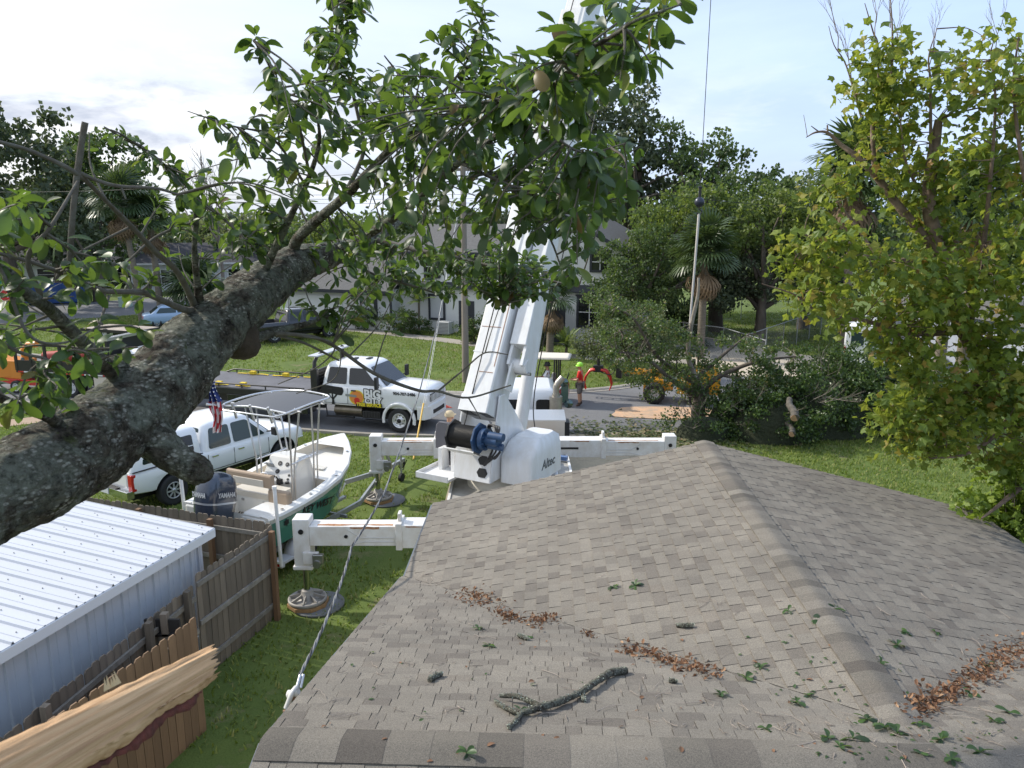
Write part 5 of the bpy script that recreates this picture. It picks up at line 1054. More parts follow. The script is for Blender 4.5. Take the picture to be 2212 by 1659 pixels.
wc = MB(); wc.cyl(WP(0, .40, 0), WP(0, .50, 0), .24, 20); wc.cyl(WP(0, .50, 0), WP(0, .82, .02), .13, 14); wc.cyl(WP(.08, .60, .1), WP(.08, .95, .1), .09, 12); wc.cyl(WP(-.10, .55, -.05), WP(-.10, .88, -.10), .08, 12); [wc.cyl(WP(.18 * math.cos(a), .5, .18 * math.sin(a)), WP(.18 * math.cos(a), .53, .18 * math.sin(a)), .025, 6) for a in np.linspace(0, 6.28, 9)]; wc.build('winch_motor', blue_w, wn)
wc = MB(); [wc.tube(smooth_path([tuple(WP(.1, .8, .1)), tuple(WP(.28, .7 + .06 * i, .15)), tuple(WP(.30, .4, -.1 - .05 * i)), tuple(WP(-.1, .5 + .1 * i, -.35)), tuple(WP(-.5, .3, -.5))], 5), .022, 6) for i in range(3)]; wc.tube(smooth_path([tuple(WP(-.2, .85, -.1)), tuple(WP(-.35, .7, -.2)), tuple(WP(-.3, .5, -.32))], 5), .018, 6); wc.build('winch_hose', mat('hose_black', (.03, .03, .032), .5), wn)
wc = MB(); wc.tube([WP(.24, -.1, .05), BP(1.5, -.05, .5), BP(11, .0, .52)], .014, 6); wc.tube([BP(11, 0, .52), BP(35.2, 0, .5)], .012, 6); wc.build('hoist_rope', mat('wire_rope', (.035, .033, .03)), CR)
# operator platform, seat; tray
t_ = MB(); t_.X = TF; t_.b2((-1.35, -1.15, 1.62), (-.50, .55, 1.68)); t_.b2((-1.38, -1.18, 1.62), (-1.35, .55, 1.76)); t_.b2((-1.38, -1.18, 1.62), (-.5, -1.15, 1.76)); t_.b2((-.8, -.6, 1.68), (-.7, -.3, 2.3)); t_.b2((-1.15, -.6, 1.68), (-1.05, -.3, 2.2)); t_.build('operator_platform', crane_white, CR, .008)
t_ = MB(); t_.X = TF; t_.loft([plan(2.16, -.34, .22, .26, .08), plan(2.30, -.34, .22, .27, .08)], 0, True, True, False); 
t_.build('operator_seat', mat('seat_grey', (.10, .10, .115), .8, bump=(60, .2)), CR, .03)
for i, p in enumerate(bpy.data.objects['operator_seat'].data.vertices): pass
so = bpy.data.objects['operator_seat']; 
SP = V((-1.52, 17.45, 0))
so.data.clear_geometry(); t_ = MB(); t_.X = Matrix.Translation(SP) @ Matrix.Rotation(az - R(90), 4, 'Z')
t_.b2((-.26, -.06, 2.02), (.26, .44, 2.14)); t_.loft([[V((x, -.10 + dy, z)) for x, dy in ((-.25 * q, -.06), (.25 * q, -.06), (.25 * q, .05), (-.25 * q, .05))] for z, q in ((2.10, 1), (2.45, 1.0), (2.66, .9), (2.74, .62))], 0, True, True, False); t_.b2((-.22, -.05, 1.62), (.22, .38, 2.02))
so.data = t_.mesh('operator_seat', mat('seat_grey', (.10, .10, .115)))
t_ = MB(); t_.X = Matrix.Translation(SP) @ Matrix.Rotation(az - R(90), 4, 'Z'); t_.b2((-.5, .55, 1.7), (.35, .68, 2.2)); [t_.tube([(x, .58, 2.2), (x, .54, 2.36)], .012, 6) for x in (-.4, -.3, -.2, 0, .15)]; t_.build('control_console', crane_white, CR, .01)
# cab, exhaust, mirrors, tool box, rounds of wood
cx0 = .92
cb = MB(); cb.X = Matrix.Translation((.42, 23.0, 0))
def cring(z, y0, y1, w_, rr=.12): return [V((p[0], (y0 + y1) / 2 + p[1], z)) for p in rrect(2 * w_, y1 - y0, rr, 4)]
cb.loft([cring(.75, -.3, 2.55, 1.0), cring(1.55, -.3, 2.5, 1.02), cring(2.02, -.26, 1.9, .98), cring(2.26, -.20, 1.65, .90), cring(2.34, -.08, 1.45, .75)], 0, True, True, True); cb.loft([cring(.7, 2.3, 3.9, .92), cring(1.35, 2.3, 3.9, .92), cring(1.5, 2.3, 3.7, .85), cring(1.56, 2.3, 3.4, .7)], 0, True, True, True); cab_o = cb.build('cab', white_paint, CR)
q = MB(); q.X = Matrix.Translation((.42, 23.0, 0)); quad_panel(q, [(.28, -.292, 1.58), (.82, -.292, 1.58), (.78, -.265, 2.04), (.28, -.265, 2.04)], (.03, .03, .03), .012, 0, .08); quad_panel(q, [(-.8, -.292, 1.58), (.12, -.292, 1.58), (.12, -.265, 2.04), (-.76, -.265, 2.04)], (.03, .03, .03), .012, 0, .08)
q.build('cab_rear_window', dark_glass, CR)
q = MB(); q.X = Matrix.Translation((.42, 23.0, 0)); q.b2((-.03, -.34, 1.0), (.12, -.29, 2.10)); q.b2((.30, -.33, 1.05), (.80, -.305, 1.42)); q.build('cab_panel', white_paint, CR, .02)
ex = at(1200, 900, 0, 22.55); q = MB(); ez = ex.z
q.cyl((ex.x, 22.45, DZ), (ex.x, 22.45, 2.18), .19, 20, 0); q.cyl((ex.x, 22.45, 2.18), (ex.x, 22.45, 2.26), .12, 16, 0); q.tube([(ex.x, 22.45, 2.2), (ex.x, 22.45, 2.48), (ex.x + .08, 22.45, 2.62), (ex.x + .20, 22.45, 2.76)], .10, 14, 0); q.build('exhaust_stack', mat('exhaust_steel', (.42, .40, .36), .35, .9, var=(8, .5), bump=(110, .4)), CR)
mx_ = at(1212, 860, 0, 23.4); q = MB(); q.tube([(mx_.x - .18, 23.3, 1.7), (mx_.x - .20, 23.3, 2.0), (mx_.x + .05, 23.3, 2.35)], .018, 6); q.tube([(mx_.x - .2, 23.3, 1.6), (mx_.x + .16, 23.3, 1.86)], .018, 6); q.build('mirror_arm', alu, CR)
q = MB(); Mm = frame((mx_.x + .10, 23.25, 2.62), V((-.1, -1, .05))); q.lathe([(.001, -.03), (.13, -.01), (.14, .0), (.001, .004)], 24, 0, frame((mx_.x + .06, 23.22, 2.44), V((-.15, -1, .1)))); q.build('round_mirror', mat('mirror_glass', (.12, .16, .15), .04, 1.0), CR)
q = MB(); q.lathe([(.001, -.03), (.13, -.01), (.14, .0), (.001, .004)], 24, 0, frame((mx_.x + .22, 23.22, 1.76), V((-.15, -1, .1)))); q.build('round_mirror', mat('mirror_glass', (.12, .16, .15), .04, 1.0), CR)
q = MB(); q.loft([rrv for rrv in [[V((p[0] + mx_.x + .10, 23.25 + .08 * k, p[1] + 2.10)) for p in rrect(.22, .62, .07, 3)] for k in (0, 1)]], 0); q.build('side_mirror', mat('mirror_shell_green', (.05, .10, .075), .25, coat=.4), CR)
q = MB(); q.b2((-.55, 20.55, DZ + .02), (1.46, 21.25, DZ + .60), 0); q.add([(-.58, 20.50, DZ + .60), (1.49, 20.50, DZ + .60), (1.49, 21.30, DZ + .70), (-.58, 21.30, DZ + .70), (-.58, 20.50, DZ + .55), (1.49, 20.50, DZ + .55), (1.49, 21.3, DZ + .55), (-.58, 21.3, DZ + .55)], [(0, 1, 2, 3), (4, 5, 1, 0), (5, 6, 2, 1), (6, 7, 3, 2), (7, 4, 0, 3)], 0); q.build('tool_box', mat('tread_plate', (.62, .62, .61), .33, .85, bump=(160, .5, .01)), CR, .008)
q = MB(); q.b2((1.47, 20.9, .9), (1.62, 21.35, 1.78)); q.build('mud_flap', black_trim, CR)
q = MB(); q.tube([(1.0, 17.0, DZ + .12), (1.0, 18.6, DZ + .12)], .09, 14); q.build('pipe', mat('pipe_white', (.66, .67, .70), .35), CR)
q = MB(); q.beam((.5, 18.9, DZ + .1), (1.4, 18.6, DZ + .1), .14, .1, 0); q.build('blue_bar', mat('bar_blue', (.10, .17, .33), .4, coat=.3), CR)
q = MB(); q.lathe([(.001, 0), (.50, .0), (.52, .03), (.51, .07), (.48, .085), (.001, .09)], 30, 0, Matrix.Translation((.92, 19.75, DZ + .02))); q.build('wood_cribbing', mat('cut_round', (.24, .165, .095), .85, var=(9, .7, 9), col2=(.14, .09, .05), bump=(30, .4), stretch=(.3, 2, 1)), CR, .01)
# hook ball and sling under the boom tip
bt = BP(35.2, 0, -.3); bp_ = at(1511, 437, 0, bt.y - .4)
hk = thing('hook_ball', 'round dark headache ball with hook hanging on the crane rope', 'hook', (bp_.x, bp_.y, bp_.z))
q = MB(); q.tube([(0, 0, .55), (bt.x - bp_.x, bt.y - bp_.y, bt.z - bp_.z)], .014, 6); q.build('rope', mat('wire_rope', (.035, .033, .03)), hk)
q = MB(); q.lathe([(.03, -.19), (.10, -.17), (.17, -.10), (.19, 0), (.17, .10), (.10, .17), (.05, .2)], 24, 0); q.lathe([(.192, -.012), (.196, 0), (.192, .012)], 24, 0); q.build('ball', mat('ball_navy', (.035, .04, .06), .35, .4), hk)
q = MB(); q.cyl((0, 0, .18), (0, 0, .34), .06, 10); q.b2((-.05, -.04, .34), (.05, .04, .52)); q.cyl((-.06, 0, .56), (.06, 0, .56), .05, 10); q.tube(smooth_path([(0, 0, -.18), (0, 0, -.26), (.09, 0, -.32), (.08, 0, -.42), (-.02, 0, -.45), (-.08, 0, -.38)], 4), .026, 8); q.build('hook', black_steel, hk)
sl_end = at(1490, 702, 0, bp_.y - .6)
q = MB(); v_ = V((sl_end.x - bp_.x, sl_end.y - bp_.y, sl_end.z - bp_.z)); q.tube([V((0, 0, -.44)), v_ * .5 + V((.015, 0, 0)), v_], [.05, .045, .04], 8); slg = q.build('sling', mat('sling_web', (.48, .45, .42), .8)); slg.location = hk.location; tag(slg, 'pale lifting sling hanging from the hook ball down into the oak top', 'sling')
# ------------------------------------------------------------------ people
skin_m = mat('skin', (0.46, 0.25, 0.16), 0.55)
def skinned(name, pts, edges, mt, parent, sub=1, root=0):
    """a continuous body grown round a skeleton: pts = (x, y, z, radius)"""
    me = bpy.data.meshes.new(name); me.from_pydata([p[:3] for p in pts], edges, []); me.materials.append(mt); o = link(name, me, parent)
    md = o.modifiers.new('skin', 'SKIN'); md.use_smooth_shade = True
    for i, p in enumerate(pts):
        v_ = me.skin_vertices[0].data[i]; r = p[3] if hasattr(p[3], '__len__') else (p[3], p[3]); v_.radius = r; v_.use_root = (i == root)
    sb = o.modifiers.new('round', 'SUBSURF'); sb.levels = sub; sb.render_levels = sub
    return baked(o)
def person(name, label, loc, rz, J_, shirt, trousers, shoes, short_legs=True, hat=None, seated=False):
    """J_: joints in metres (pelvis, chest, neck, head, shoulder/elbow/hand and hip/knee/ankle/toe for l and r); faces +y"""
    t = thing('person', label, 'person', loc, rz); pts, ed = [], []
    def add(p, r, par=None):
        pts.append((*p, r)); i = len(pts) - 1
        if par is not None: ed.append((par, i))
        return i
    pe = add(J_['pelvis'], (.15, .12)); wa = add(V(J_['pelvis']).lerp(V(J_['chest']), .5), (.145, .11), pe); chs = add(J_['chest'], (.165, .115), wa); nk = add(J_['neck'], .058, chs); hd_ = V(J_['head']); n2 = add(V(J_['neck']).lerp(hd_, .45), .06, nk); h1 = add(hd_, (.085, .098), n2); add(hd_ + V((0, .0, .09)), (.07, .08), h1)
    add(hd_ + V(J_.get('face', (0, .105, -.01))), .018, h1)      # nose
    for s in 'lr':
        sh = V(J_['sh' + s]); el = V(J_['el' + s]); ha = V(J_['ha' + s]); hip = V(J_['hip' + s]); kn = V(J_['kn' + s]); an = V(J_['an' + s]); to = V(J_['to' + s])
        a = add(sh, .062, chs); e = add(el, .046, add(sh.lerp(el, .5), .054, a)); wr = add(ha, .031, add(el.lerp(ha, .4), .043, e)); d_ = (ha - el).normalized(); palm = add(ha + d_ * .06, (.040, .022), wr); sd = d_.cross(V((0, 0, 1)))
        sd = sd.normalized() if sd.length > .1 else V((1, 0, 0))
        for k, ln in zip((-1.5, -.5, .5, 1.5), (.065, .085, .09, .075)): add(ha + d_ * (.09 + ln) + sd * k * .022 - V((0, 0, .02)), .008, add(ha + d_ * .10 + sd * k * .019, .010, palm))
        add(ha + d_ * .08 + V((0, 0, .05)) - sd * .03, .010, palm)
        h = add(hip, .092, pe); k_ = add(kn, .060, add(hip.lerp(kn, .5), .082, h)); c = add(an, .040, add(kn.lerp(an, .4), .058, k_)); add(to, .036, c)
    skinned('body', pts, ed, skin_m, t)
    # shirt, trousers, boots as separate covers
    def cover(nm, chain, mt, sub=1):
        p2 = [(*c[0], c[1]) for c in chain[0]]; return skinned(nm, p2, chain[1], mt, t, sub)
    P_, C_ = V(J_['pelvis']), V(J_['chest']); sp = [(P_ + V((0, 0, .0)), (.172, .142)), (P_.lerp(C_, .5), (.168, .135)), (C_, (.188, .138)), (V(J_['neck']) - V((0, 0, .05)), (.085, .08))]; e2 = [(0, 1), (1, 2), (2, 3)]
    for s in 'lr':
        i = len(sp); sh, el = V(J_['sh' + s]), V(J_['el' + s]); sp += [(sh, .082), (sh.lerp(el, .45), .078), (sh.lerp(el, .85), .072)]; e2 += [(2, i), (i, i + 1), (i + 1, i + 2)]
    cover('shirt', (sp, e2), shirt)
    tp = [(P_ - V((0, 0, .02)), (.162, .135))]; e3 = []
    for s in 'lr':
        i = len(tp); hip, kn, an = V(J_['hip' + s]), V(J_['kn' + s]), V(J_['an' + s]); tp += [(hip, .112), (hip.lerp(kn, .55), .105), (hip.lerp(kn, .98), .096)]; e3 += [(0, i), (i, i + 1), (i + 1, i + 2)]
        if not short_legs: tp.append((an, .062)); e3.append((i + 2, i + 3))
    cover('shorts' if short_legs else 'trousers', (tp, e3), trousers)
    for s in 'lr':
        an, to = V(J_['an' + s]), V(J_['to' + s]); up = (V(J_['kn' + s]) - an).normalized()
        cover('boot', ([(an + up * .12, .058), (an, .060), (an.lerp(to, .4) - V((0, 0, .0)), .052), (to, .05)], [(0, 1), (1, 2), (2, 3)]), shoes)
    fd = V(J_.get('face', (0, .105, -.01))).normalized(); right = fd.cross(V((0, 0, 1))).normalized()
    b = MB()
    for s in (-1, 1): b.box(hd_ + fd * .094 + right * s * .035 + V((0, 0, .03)), (.026, .026, .016))
    b.build('eyes' if hat != 'bucket' else 'sunglasses', ink, t); b = MB(); b.box(hd_ + fd * .088 + V((0, 0, -.055)), (.045, .045, .010)); b.build('mouth', mat('lip', (.30, .11, .09), .6), t)
    for s in (-1, 1): b = MB(); b.lathe([(.001, -.03), (.018, -.015), (.018, .02), (.001, .03)], 8, 0, Matrix.Translation(hd_ + right * s * .098)); b.build('ear', skin_m, t)
    return t, hd_, fd
base_j = dict(pelvis=(0, 0, .95), chest=(0, .0, 1.32), neck=(0, .01, 1.50), head=(0, .03, 1.63), shl=(-.20, 0, 1.42), shr=(.20, 0, 1.42), ell=(-.25, .06, 1.14), elr=(.25, .06, 1.14), hal=(-.10, .30, 1.10), har=(.12, .30, 1.10), hipl=(-.10, 0, .90), hipr=(.10, 0, .90), knl=(-.11, .02, .50), knr=(.12, .0, .50), anl=(-.12, -.02, .10), anr=(.13, -.03, .10), tol=(-.14, .13, .055), tor=(.16, .13, .055))
def helmet(t, hd_, fd, m):
    b = MB(); c = hd_ + V((0, -.01, .045)); b.lathe([(.128, -.01), (.132, .02), (.125, .065), (.10, .105), (.055, .128), (.001, .135)], 20, 0, Matrix.Translation(c)); b.lathe([(.128, -.012), (.155, -.014), (.155, -.006), (.128, .004)], 20, 0, Matrix.Translation(c + fd * .018)); b.build('helmet', m, t)
    b = MB(); r = fd.cross(V((0, 0, 1))); b.tube([hd_ + r * .10 + V((0, 0, .04)), hd_ + r * .07 + fd * .05 - V((0, 0, .08)), hd_ - r * .07 + fd * .05 - V((0, 0, .08)), hd_ - r * .10 + V((0, 0, .04))], .006, 5); b.build('chin_strap', ink, t)
lime = mat('lime_helmet', (.36, .80, .05), .4, coat=.4); red_shirt = mat('red_shirt', (.62, .025, .02), .85, bump=(12, .5)); khaki = mat('grey_shorts', (.14, .125, .115), .85); brown_boot = mat('brown_boot', (.07, .04, .028), .7)
t, hd_, fd = person('person', 'person in a red t shirt, grey shorts and lime green helmet standing on the street', at(1252, 878), R(75), base_j, red_shirt, khaki, brown_boot); helmet(t, hd_, fd, lime)
b = MB()
for p in bpy.data.objects: pass
J2 = dict(pelvis=(0, 0, .78), chest=(0, -.06, 1.14), neck=(0, -.06, 1.32), head=(0, -.04, 1.46), shl=(-.20, -.06, 1.24), shr=(.20, -.06, 1.24), ell=(-.30, .10, 1.02), elr=(.33, .02, 1.0), hal=(-.16, .40, 1.02), har=(.22, .30, .95), hipl=(-.10, .03, .76), hipr=(.10, .03, .76), knl=(-.14, .44, .80), knr=(.14, .44, .80), anl=(-.15, .52, .42), anr=(.15, .52, .42), tol=(-.15, .68, .38), tor=(.15, .68, .38), face=(.07, .078, -.01))
# --- golf cart and its driver
gc_p = at(1166, 866); gc_r = R(172)
gc = thing('golf_cart', 'red golf cart with cream roof and black posts on the street beyond the crane', 'golf cart', gc_p, gc_r)
cart_red = mat('cart_red', (.30, .015, .018), .3, coat=.6)
b = MB(); b.loft([half_ring(x, w_, .28, z, .02, tuck=.03) for x, w_, z in ((-1.20, .45, .70), (-1.1, .56, .86), (-.55, .60, .86), (-.30, .60, .62), (.55, .60, .48), (.66, .60, .50), (.85, .58, .92), (1.12, .52, .80), (1.25, .40, .60))], 0); b.build('body', cart_red, gc)
b = MB(); b.b2((-.55, -.55, .62), (.0, .55, .78)); b.b2((-.60, -.55, .78), (-.46, .55, 1.12)); b.build('seat', mat('cart_seat_cream', (.55, .52, .45), .6), gc, .04)
b = MB(); b.tube([(-.55, -.58, .8), (-.55, -.58, 1.02), (-.05, -.58, 1.02), (.0, -.58, .8)], .016, 6); b.tube([(-1.1, -.5, .86), (-1.15, -.5, 1.12), (-1.15, .5, 1.12), (-1.1, .5, .86)], .018, 6); b.build('seat_rail', black_trim, gc)
for x, y in ((-.62, -.54), (-.62, .54), (-.78, -.5), (-.78, .5)): b = MB(); b.beam((x, y, .8), (x - .02, y, 1.88), .06, .06); b.build('roof_post', black_trim, gc)
for y in (-.54, .54): b = MB(); b.tube([(.98, y, .90), (.72, y, 1.5), (.48, y, 1.86)], .022, 6); b.build('windscreen_post', alu, gc)
b = MB(); b.add([(.96, -.52, .92), (.96, .52, .92), (.50, .52, 1.84), (.50, -.52, 1.84)], [(0, 1, 2, 3)]); b.build('windscreen', mat('clear_screen', (.20, .26, .26), .05), gc)
b = MB(); b.loft([plan(1.86, -1.25, .62, .60, .10), plan(1.92, -1.25, .62, .61, .10), plan(1.95, -1.15, .54, .52, .10)], 0, True, True, True); b.build('canopy', mat('cart_canopy', (.70, .64, .54), .5), gc)
b = MB(); b.tube([(.70, -.25, .9), (.42, -.25, 1.12)], .02, 6); b.tube([V((.40 + .10 * math.sin(a), -.25 + .17 * math.cos(a), 1.14 + .14 * math.sin(a))) for a in np.linspace(0, 2 * math.pi, 17)], .015, 6); b.build('steering_wheel', black_trim, gc)
for x in (-.80, .85):
    for s in (1, -1): wheel(gc, x, s * .52, .24, .20, 'steel', s)
Mg = Matrix.Translation(gc_p) @ Matrix.Rotation(gc_r, 4, 'Z')
white_tee = mat('white_tee', (.74, .74, .77), .85, bump=(12, .5))
dloc = Mg @ V((-.28, .25, .06))
t, hd_, fd = person('person', 'person in a white t shirt and dark bucket hat seated in the golf cart', dloc, gc_r - R(90), J2, white_tee, mat('dark_shorts', (.02, .02, .024), .8), mat('dark_shoe', (.03, .03, .03), .7), hat='bucket')
b = MB(); b.lathe([(.165, .035), (.17, .03), (.112, .075), (.105, .15), (.08, .175), (.001, .18)], 20, 0, Matrix.Translation(hd_)); b.build('bucket_hat', mat('hat_dark', (.06, .065, .065), .85), t)
b = MB(); b.tube([V(J2['shr']) + V((-.04, .10, .06)), (0, .13, 1.08), (-.14, .14, .86)], .022, 6); b.build('shoulder_strap', ink, t)
# --- crane operator in the seat
J3 = dict(J2); J3['face'] = (.0, .105, -.01)
azr = az - R(90)
t, hd_, fd = person('person', 'person in a tan cap sitting in the crane seat, seen from behind', SP + Matrix.Rotation(azr, 3, 'Z') @ V((0, .14, 1.36)), azr, J3, mat('grey_tee', (.35, .37, .38), .85), mat('blue_jeans', (.10, .14, .20), .85), brown_boot, False)
b = MB(); b.lathe([(.112, .02), (.118, .05), (.108, .10), (.07, .145), (.001, .155)], 20, 0, Matrix.Translation(hd_)); b.prism([(-.08, .08), (.08, .08), (.06, .2), (-.06, .2)], Matrix.Translation(hd_ + V((0, 0, .03))), .012); b.build('cap', mat('cap_tan', (.48, .40, .27), .9, bump=(60, .3)), t)
# --- worker by the chipper
j4 = dict(base_j); t, hd_, fd = person('person', 'person in a lime helmet and dark vest standing behind the stake truck', at(58, 842), R(-60), j4, mat('grey_green_tee', (.10, .13, .12), .85), khaki, brown_boot, False); helmet(t, hd_, fd, lime)
# ------------------------------------------------------------------ yellow loader with red grapple
ld_p = at(1385, 870); ld = thing('wheel_loader', 'yellow articulated loader holding an open red grapple, behind the brush pile', 'loader', ld_p + V((.62, .5, 0)), R(168))
yel = mat('loader_yellow', (.62, .30, .015), .4, coat=.4)
for x in (0, -1.75):
    for s in (1, -1): wheel(ld, x, s * .62, .42, .36, 'fat', s)
b = MB(); b.b2((-.35, -.42, .35), (.45, .42, .95)); b.b2((-.75, -.2, .45), (-.35, .2, .75)); b.build('front_frame', yel, ld, .03)
b = MB(); b.b2((-2.6, -.48, .40), (-.9, .48, 1.15)); b.loft([plan(1.15, -2.6, -1.6, .46, .08), plan(1.45, -2.5, -1.65, .40, .1)], 0); b.build('engine_body', yel, ld, .03)
b = MB(); b.b2((-1.5, -.28, 1.15), (-1.0, .28, 1.28)); b.b2((-1.6, -.28, 1.28), (-1.48, .28, 1.75)); [b.beam((x, y, 1.1), (x, y, 2.2), .05, .05) for x in (-1.7, -.85) for y in (-.45, .45)]; b.b2((-1.75, -.5, 2.2), (-.8, .5, 2.26)); b.build('operator_frame', black_steel, ld)
b = MB()
for s in (1, -1): b.beam((-.25, s * .22, 1.15), (1.35, s * .20, 1.22), .10, .18)
b.b2((-.3, -.28, 1.05), (-.1, .28, 1.25)); b.build('lift_arm', yel, ld, .02)
b = MB(); b.b2((1.35, -.48, .95), (1.50, .48, 1.50)); [b.b2((1.5, y, .97), (1.58, y + .05, 1.48)) for y in (-.42, -.14, .10, .38)]; b.b2((1.45, -.48, 1.42), (1.85, -.1, 1.52)) if False else None; b.build('quick_plate', black_steel, ld, .01)
b = MB(); b.beam((1.5, 0, 1.45), (2.35, 0, 1.75), .12, .12); b.cyl((2.35, 0, 1.80), (2.35, 0, 1.35), .07, 10); b.b2((2.15, -.14, 1.10), (2.55, .14, 1.38)); b.build('grapple_rotator', black_steel, ld, .015)
for s in (1, -1):
    b = MB(); pth = [(2.35 + s * .12, 1.22), (2.35 + s * .34, 1.15), (2.35 + s * .52, .88), (2.35 + s * .58, .58), (2.35 + s * .50, .36)]
    for y in (-.14, .14): b.tube([(x, y, z) for x, z in pth], [.055, .06, .05, .04, .025], 6)
    for x, z in pth[2:]: b.beam((x, -.14, z), (x, .14, z), .03, .03)
    b.build('grapple_tine', mat('grapple_red', (.60, .035, .02), .4, coat=.3), ld)
b = MB(); b.tube(smooth_path([(1.5, .2, 1.4), (1.8, .2, 1.05), (2.2, .15, 1.1)], 6), .02, 6); b.build('hose', black_trim, ld)
# ------------------------------------------------------------------ pole, wires, signs
wood_pole = mat('pole_wood', (0.235, 0.205, 0.17), 0.9, var=(4, .5, 9), col2=(.15, .13, .11), bump=(20, .4), stretch=(1, 1, .08))
pp = at(1006, 826, 0); pole = thing('utility_pole', 'bare grey wooden utility pole standing on the far lawn behind the boom', 'utility pole', pp)
b = MB(); b.cyl((0, 0, 0), (0, 0, 10.2), .165, 18, 0, .115); b.build('shaft', wood_pole, pole); b = MB(); b.b2((-.9, -.05, 9.4), (.9, .05, 9.52)); b.build('cross_arm', wood_pole, pole)
b = MB(); [b.lathe([(.02, 0), (.05, .03), (.03, .06), (.05, .09), (.001, .14)], 10, 0, Matrix.Translation((x, 0, 9.52))) for x in (-.8, 0, .8)]; tag(b.build('insulators', mat('porcelain', (.4, .4, .42), .2), pole), kind='stuff')
def wire(name, label, pts, r, m, cat='cable', sag=0.0, strands=1):
    b = MB(); P0 = [V(p) for p in pts]; path = []
    for a, c in zip(P0, P0[1:]):
        for i in range(24): t = i / 24; path.append(a.lerp(c, t) - V((0, 0, sag * 4 * t * (1 - t))))
    path.append(P0[-1])
    for k in range(strands):
        if strands == 1: b.tube(path, r, 6)
        else: b.tube([p + V((math.cos(i * .9 + k * 2.1), 0, math.sin(i * .9 + k * 2.1))) * r * 1.05 for i, p in enumerate(path)], r, 5, k % 2)
    return tag(b.build(name, m), label, cat)
drop0 = HW(HXL - .12, 5.25, HZ1 - HP * .85 + .10); drop1 = V((pp.x, pp.y - .2, 8.6))
d_ = at(640, 1490, 0, 5.6)
wire('service_cable', 'twisted grey service cable running from the roof edge clamp up to the utility pole', [d_ + V((0, .1, .06)), at(725, 1290, 0, 7.4), at(760, 1180, 0, 8.9), at(832, 1060, 0, 11.3), at(905, 850, 0, 17.5), at(955, 660, 0, 27), drop1], .0085, [mat('cable_grey', (.16, .165, .17), .6), mat('cable_black', (.02, .02, .021), .6)], strands=3, sag=.03)
cl = thing('cable_clamp', 'white porcelain service clamp on the near edge of the roof', 'clamp', d_)
b = MB(); b.tube(smooth_path([(-.06, -.10, -.10), (-.02, -.06, .0), (.0, .0, .02), (-.05, .02, -.05)], 5), .022, 8); b.lathe([(.03, -.05), (.045, -.03), (.03, 0), (.045, .03), (.03, .05)], 12, 0, Matrix.Translation((-.02, -.02, -.02)) @ Matrix.Rotation(R(60), 4, 'Y')); b.build('insulator', mat('porcelain_white', (.62, .60, .57), .3, coat=.4), cl)
b = MB(); b.tube([(0, 0, 0), (.01, .10, .07)], .014, 6); b.tube([(.03, .02, .0), (.03, .12, .06)], .014, 6); b.build('wedge_grip', alu, cl); b = MB(); b.cyl((-.08, -.12, -.12), (.10, -.08, -.10), .016, 8); b.b2((-.02, -.06, -.1), (.09, .02, -.03)); b.build('bracket', mat('rusty_bracket', (.30, .18, .11), .7, var=(20, .6)), cl)
gy = at(893, 993); guy = thing('guy_wire', 'yellow sleeved guy wire slanting up from the lawn by the far outrigger', 'guy wire', gy)
tp_ = V((pp.x, pp.y, 8.9)) - gy
b = MB(); b.tube([V((0, 0, 0)), tp_ * .155], .028, 8); b.build('guard', mat('guard_yellow', (.66, .40, .06), .5), guy); b = MB(); b.tube([tp_ * .15, tp_], .008, 5); b.tube([tp_ * .15 + V((.05, 0, 0)), tp_], .006, 5); b.build('strand', galv, guy)
wire('power_line', 'thin dark power line crossing in front of the trees past the hook ball', [(pp.x, pp.y, 9.55), (22, 44, 7.6), (60, 60, 10)], .012, mat('cable_black', (.02, .02, .021)), sag=.3)
wire('power_line', 'high thin power line running left from the utility pole over the street', [(pp.x - .8, pp.y, 9.65), (-45, 62, 9.5), (-110, 95, 10)], .012, mat('cable_black', (.02, .02, .021)), sag=.5)
for i, z in enumerate((11.2, 12.2, 13.2)): wire('power_line', ['lowest', 'middle', 'highest'][i] + ' of the far power lines over the distant tree line', [(-120, 190, z), (20, 190, z)], .05, mat('cable_grey', (.16, .165, .17)), sag=.4)
ss = thing('stop_sign', 'red octagonal stop sign with green street name blades at the far left', 'sign', at(23, 703, 0), R(12))
b = MB(); b.cyl((0, 0, 0), (0, 0, 3.2), .035, 8); b.build('post', galv, ss)
b = MB(); M_ = Matrix(((1, 0, 0, 0), (0, 0, 1, -.04), (0, 1, 0, 2.10), (0, 0, 0, 1))); oct_ = lambda r: [(r * math.cos(R(22.5 + 45 * i)), r * math.sin(R(22.5 + 45 * i))) for i in range(8)]
b.prism(oct_(.46), M_, -.012, 1); b.prism(oct_(.43), Matrix.Translation((0, -.013, 0)) @ M_, -.004, 0); b.build('plate', [mat('sign_red', (.50, .02, .025), .4), ink_white], ss)
text('lettering', 'STOP', .36, Matrix.Translation((0, -.062, 2.10)) @ Matrix.Rotation(R(90), 4, 'X'), ink_white, ss, .012)
for z, a, tx in ((2.78, 0, ''), (3.0, 70, '')):
    b = MB(); b.X = Matrix.Rotation(R(a), 4, 'Z'); b.b2((-.5, -.012, z), (.5, .012, z + .18)); b.build('name_blade', mat('sign_green', (.02, .20, .11), .4), ss)
ub = thing('utility_box', 'small pale green utility box on the far lawn', 'utility box', at(272, 663), R(10)); b = MB(); b.b2((-.45, -.4, 0), (.45, .4, .8)); b.b2((-.48, -.43, .78), (.48, .43, .86)); b.build('box', mat('box_green', (.34, .44, .36), .5), ub, .04)
db = thing('dumpster', 'blue roll off dumpster standing on the far driveway', 'dumpster', at(112, 655), R(24))
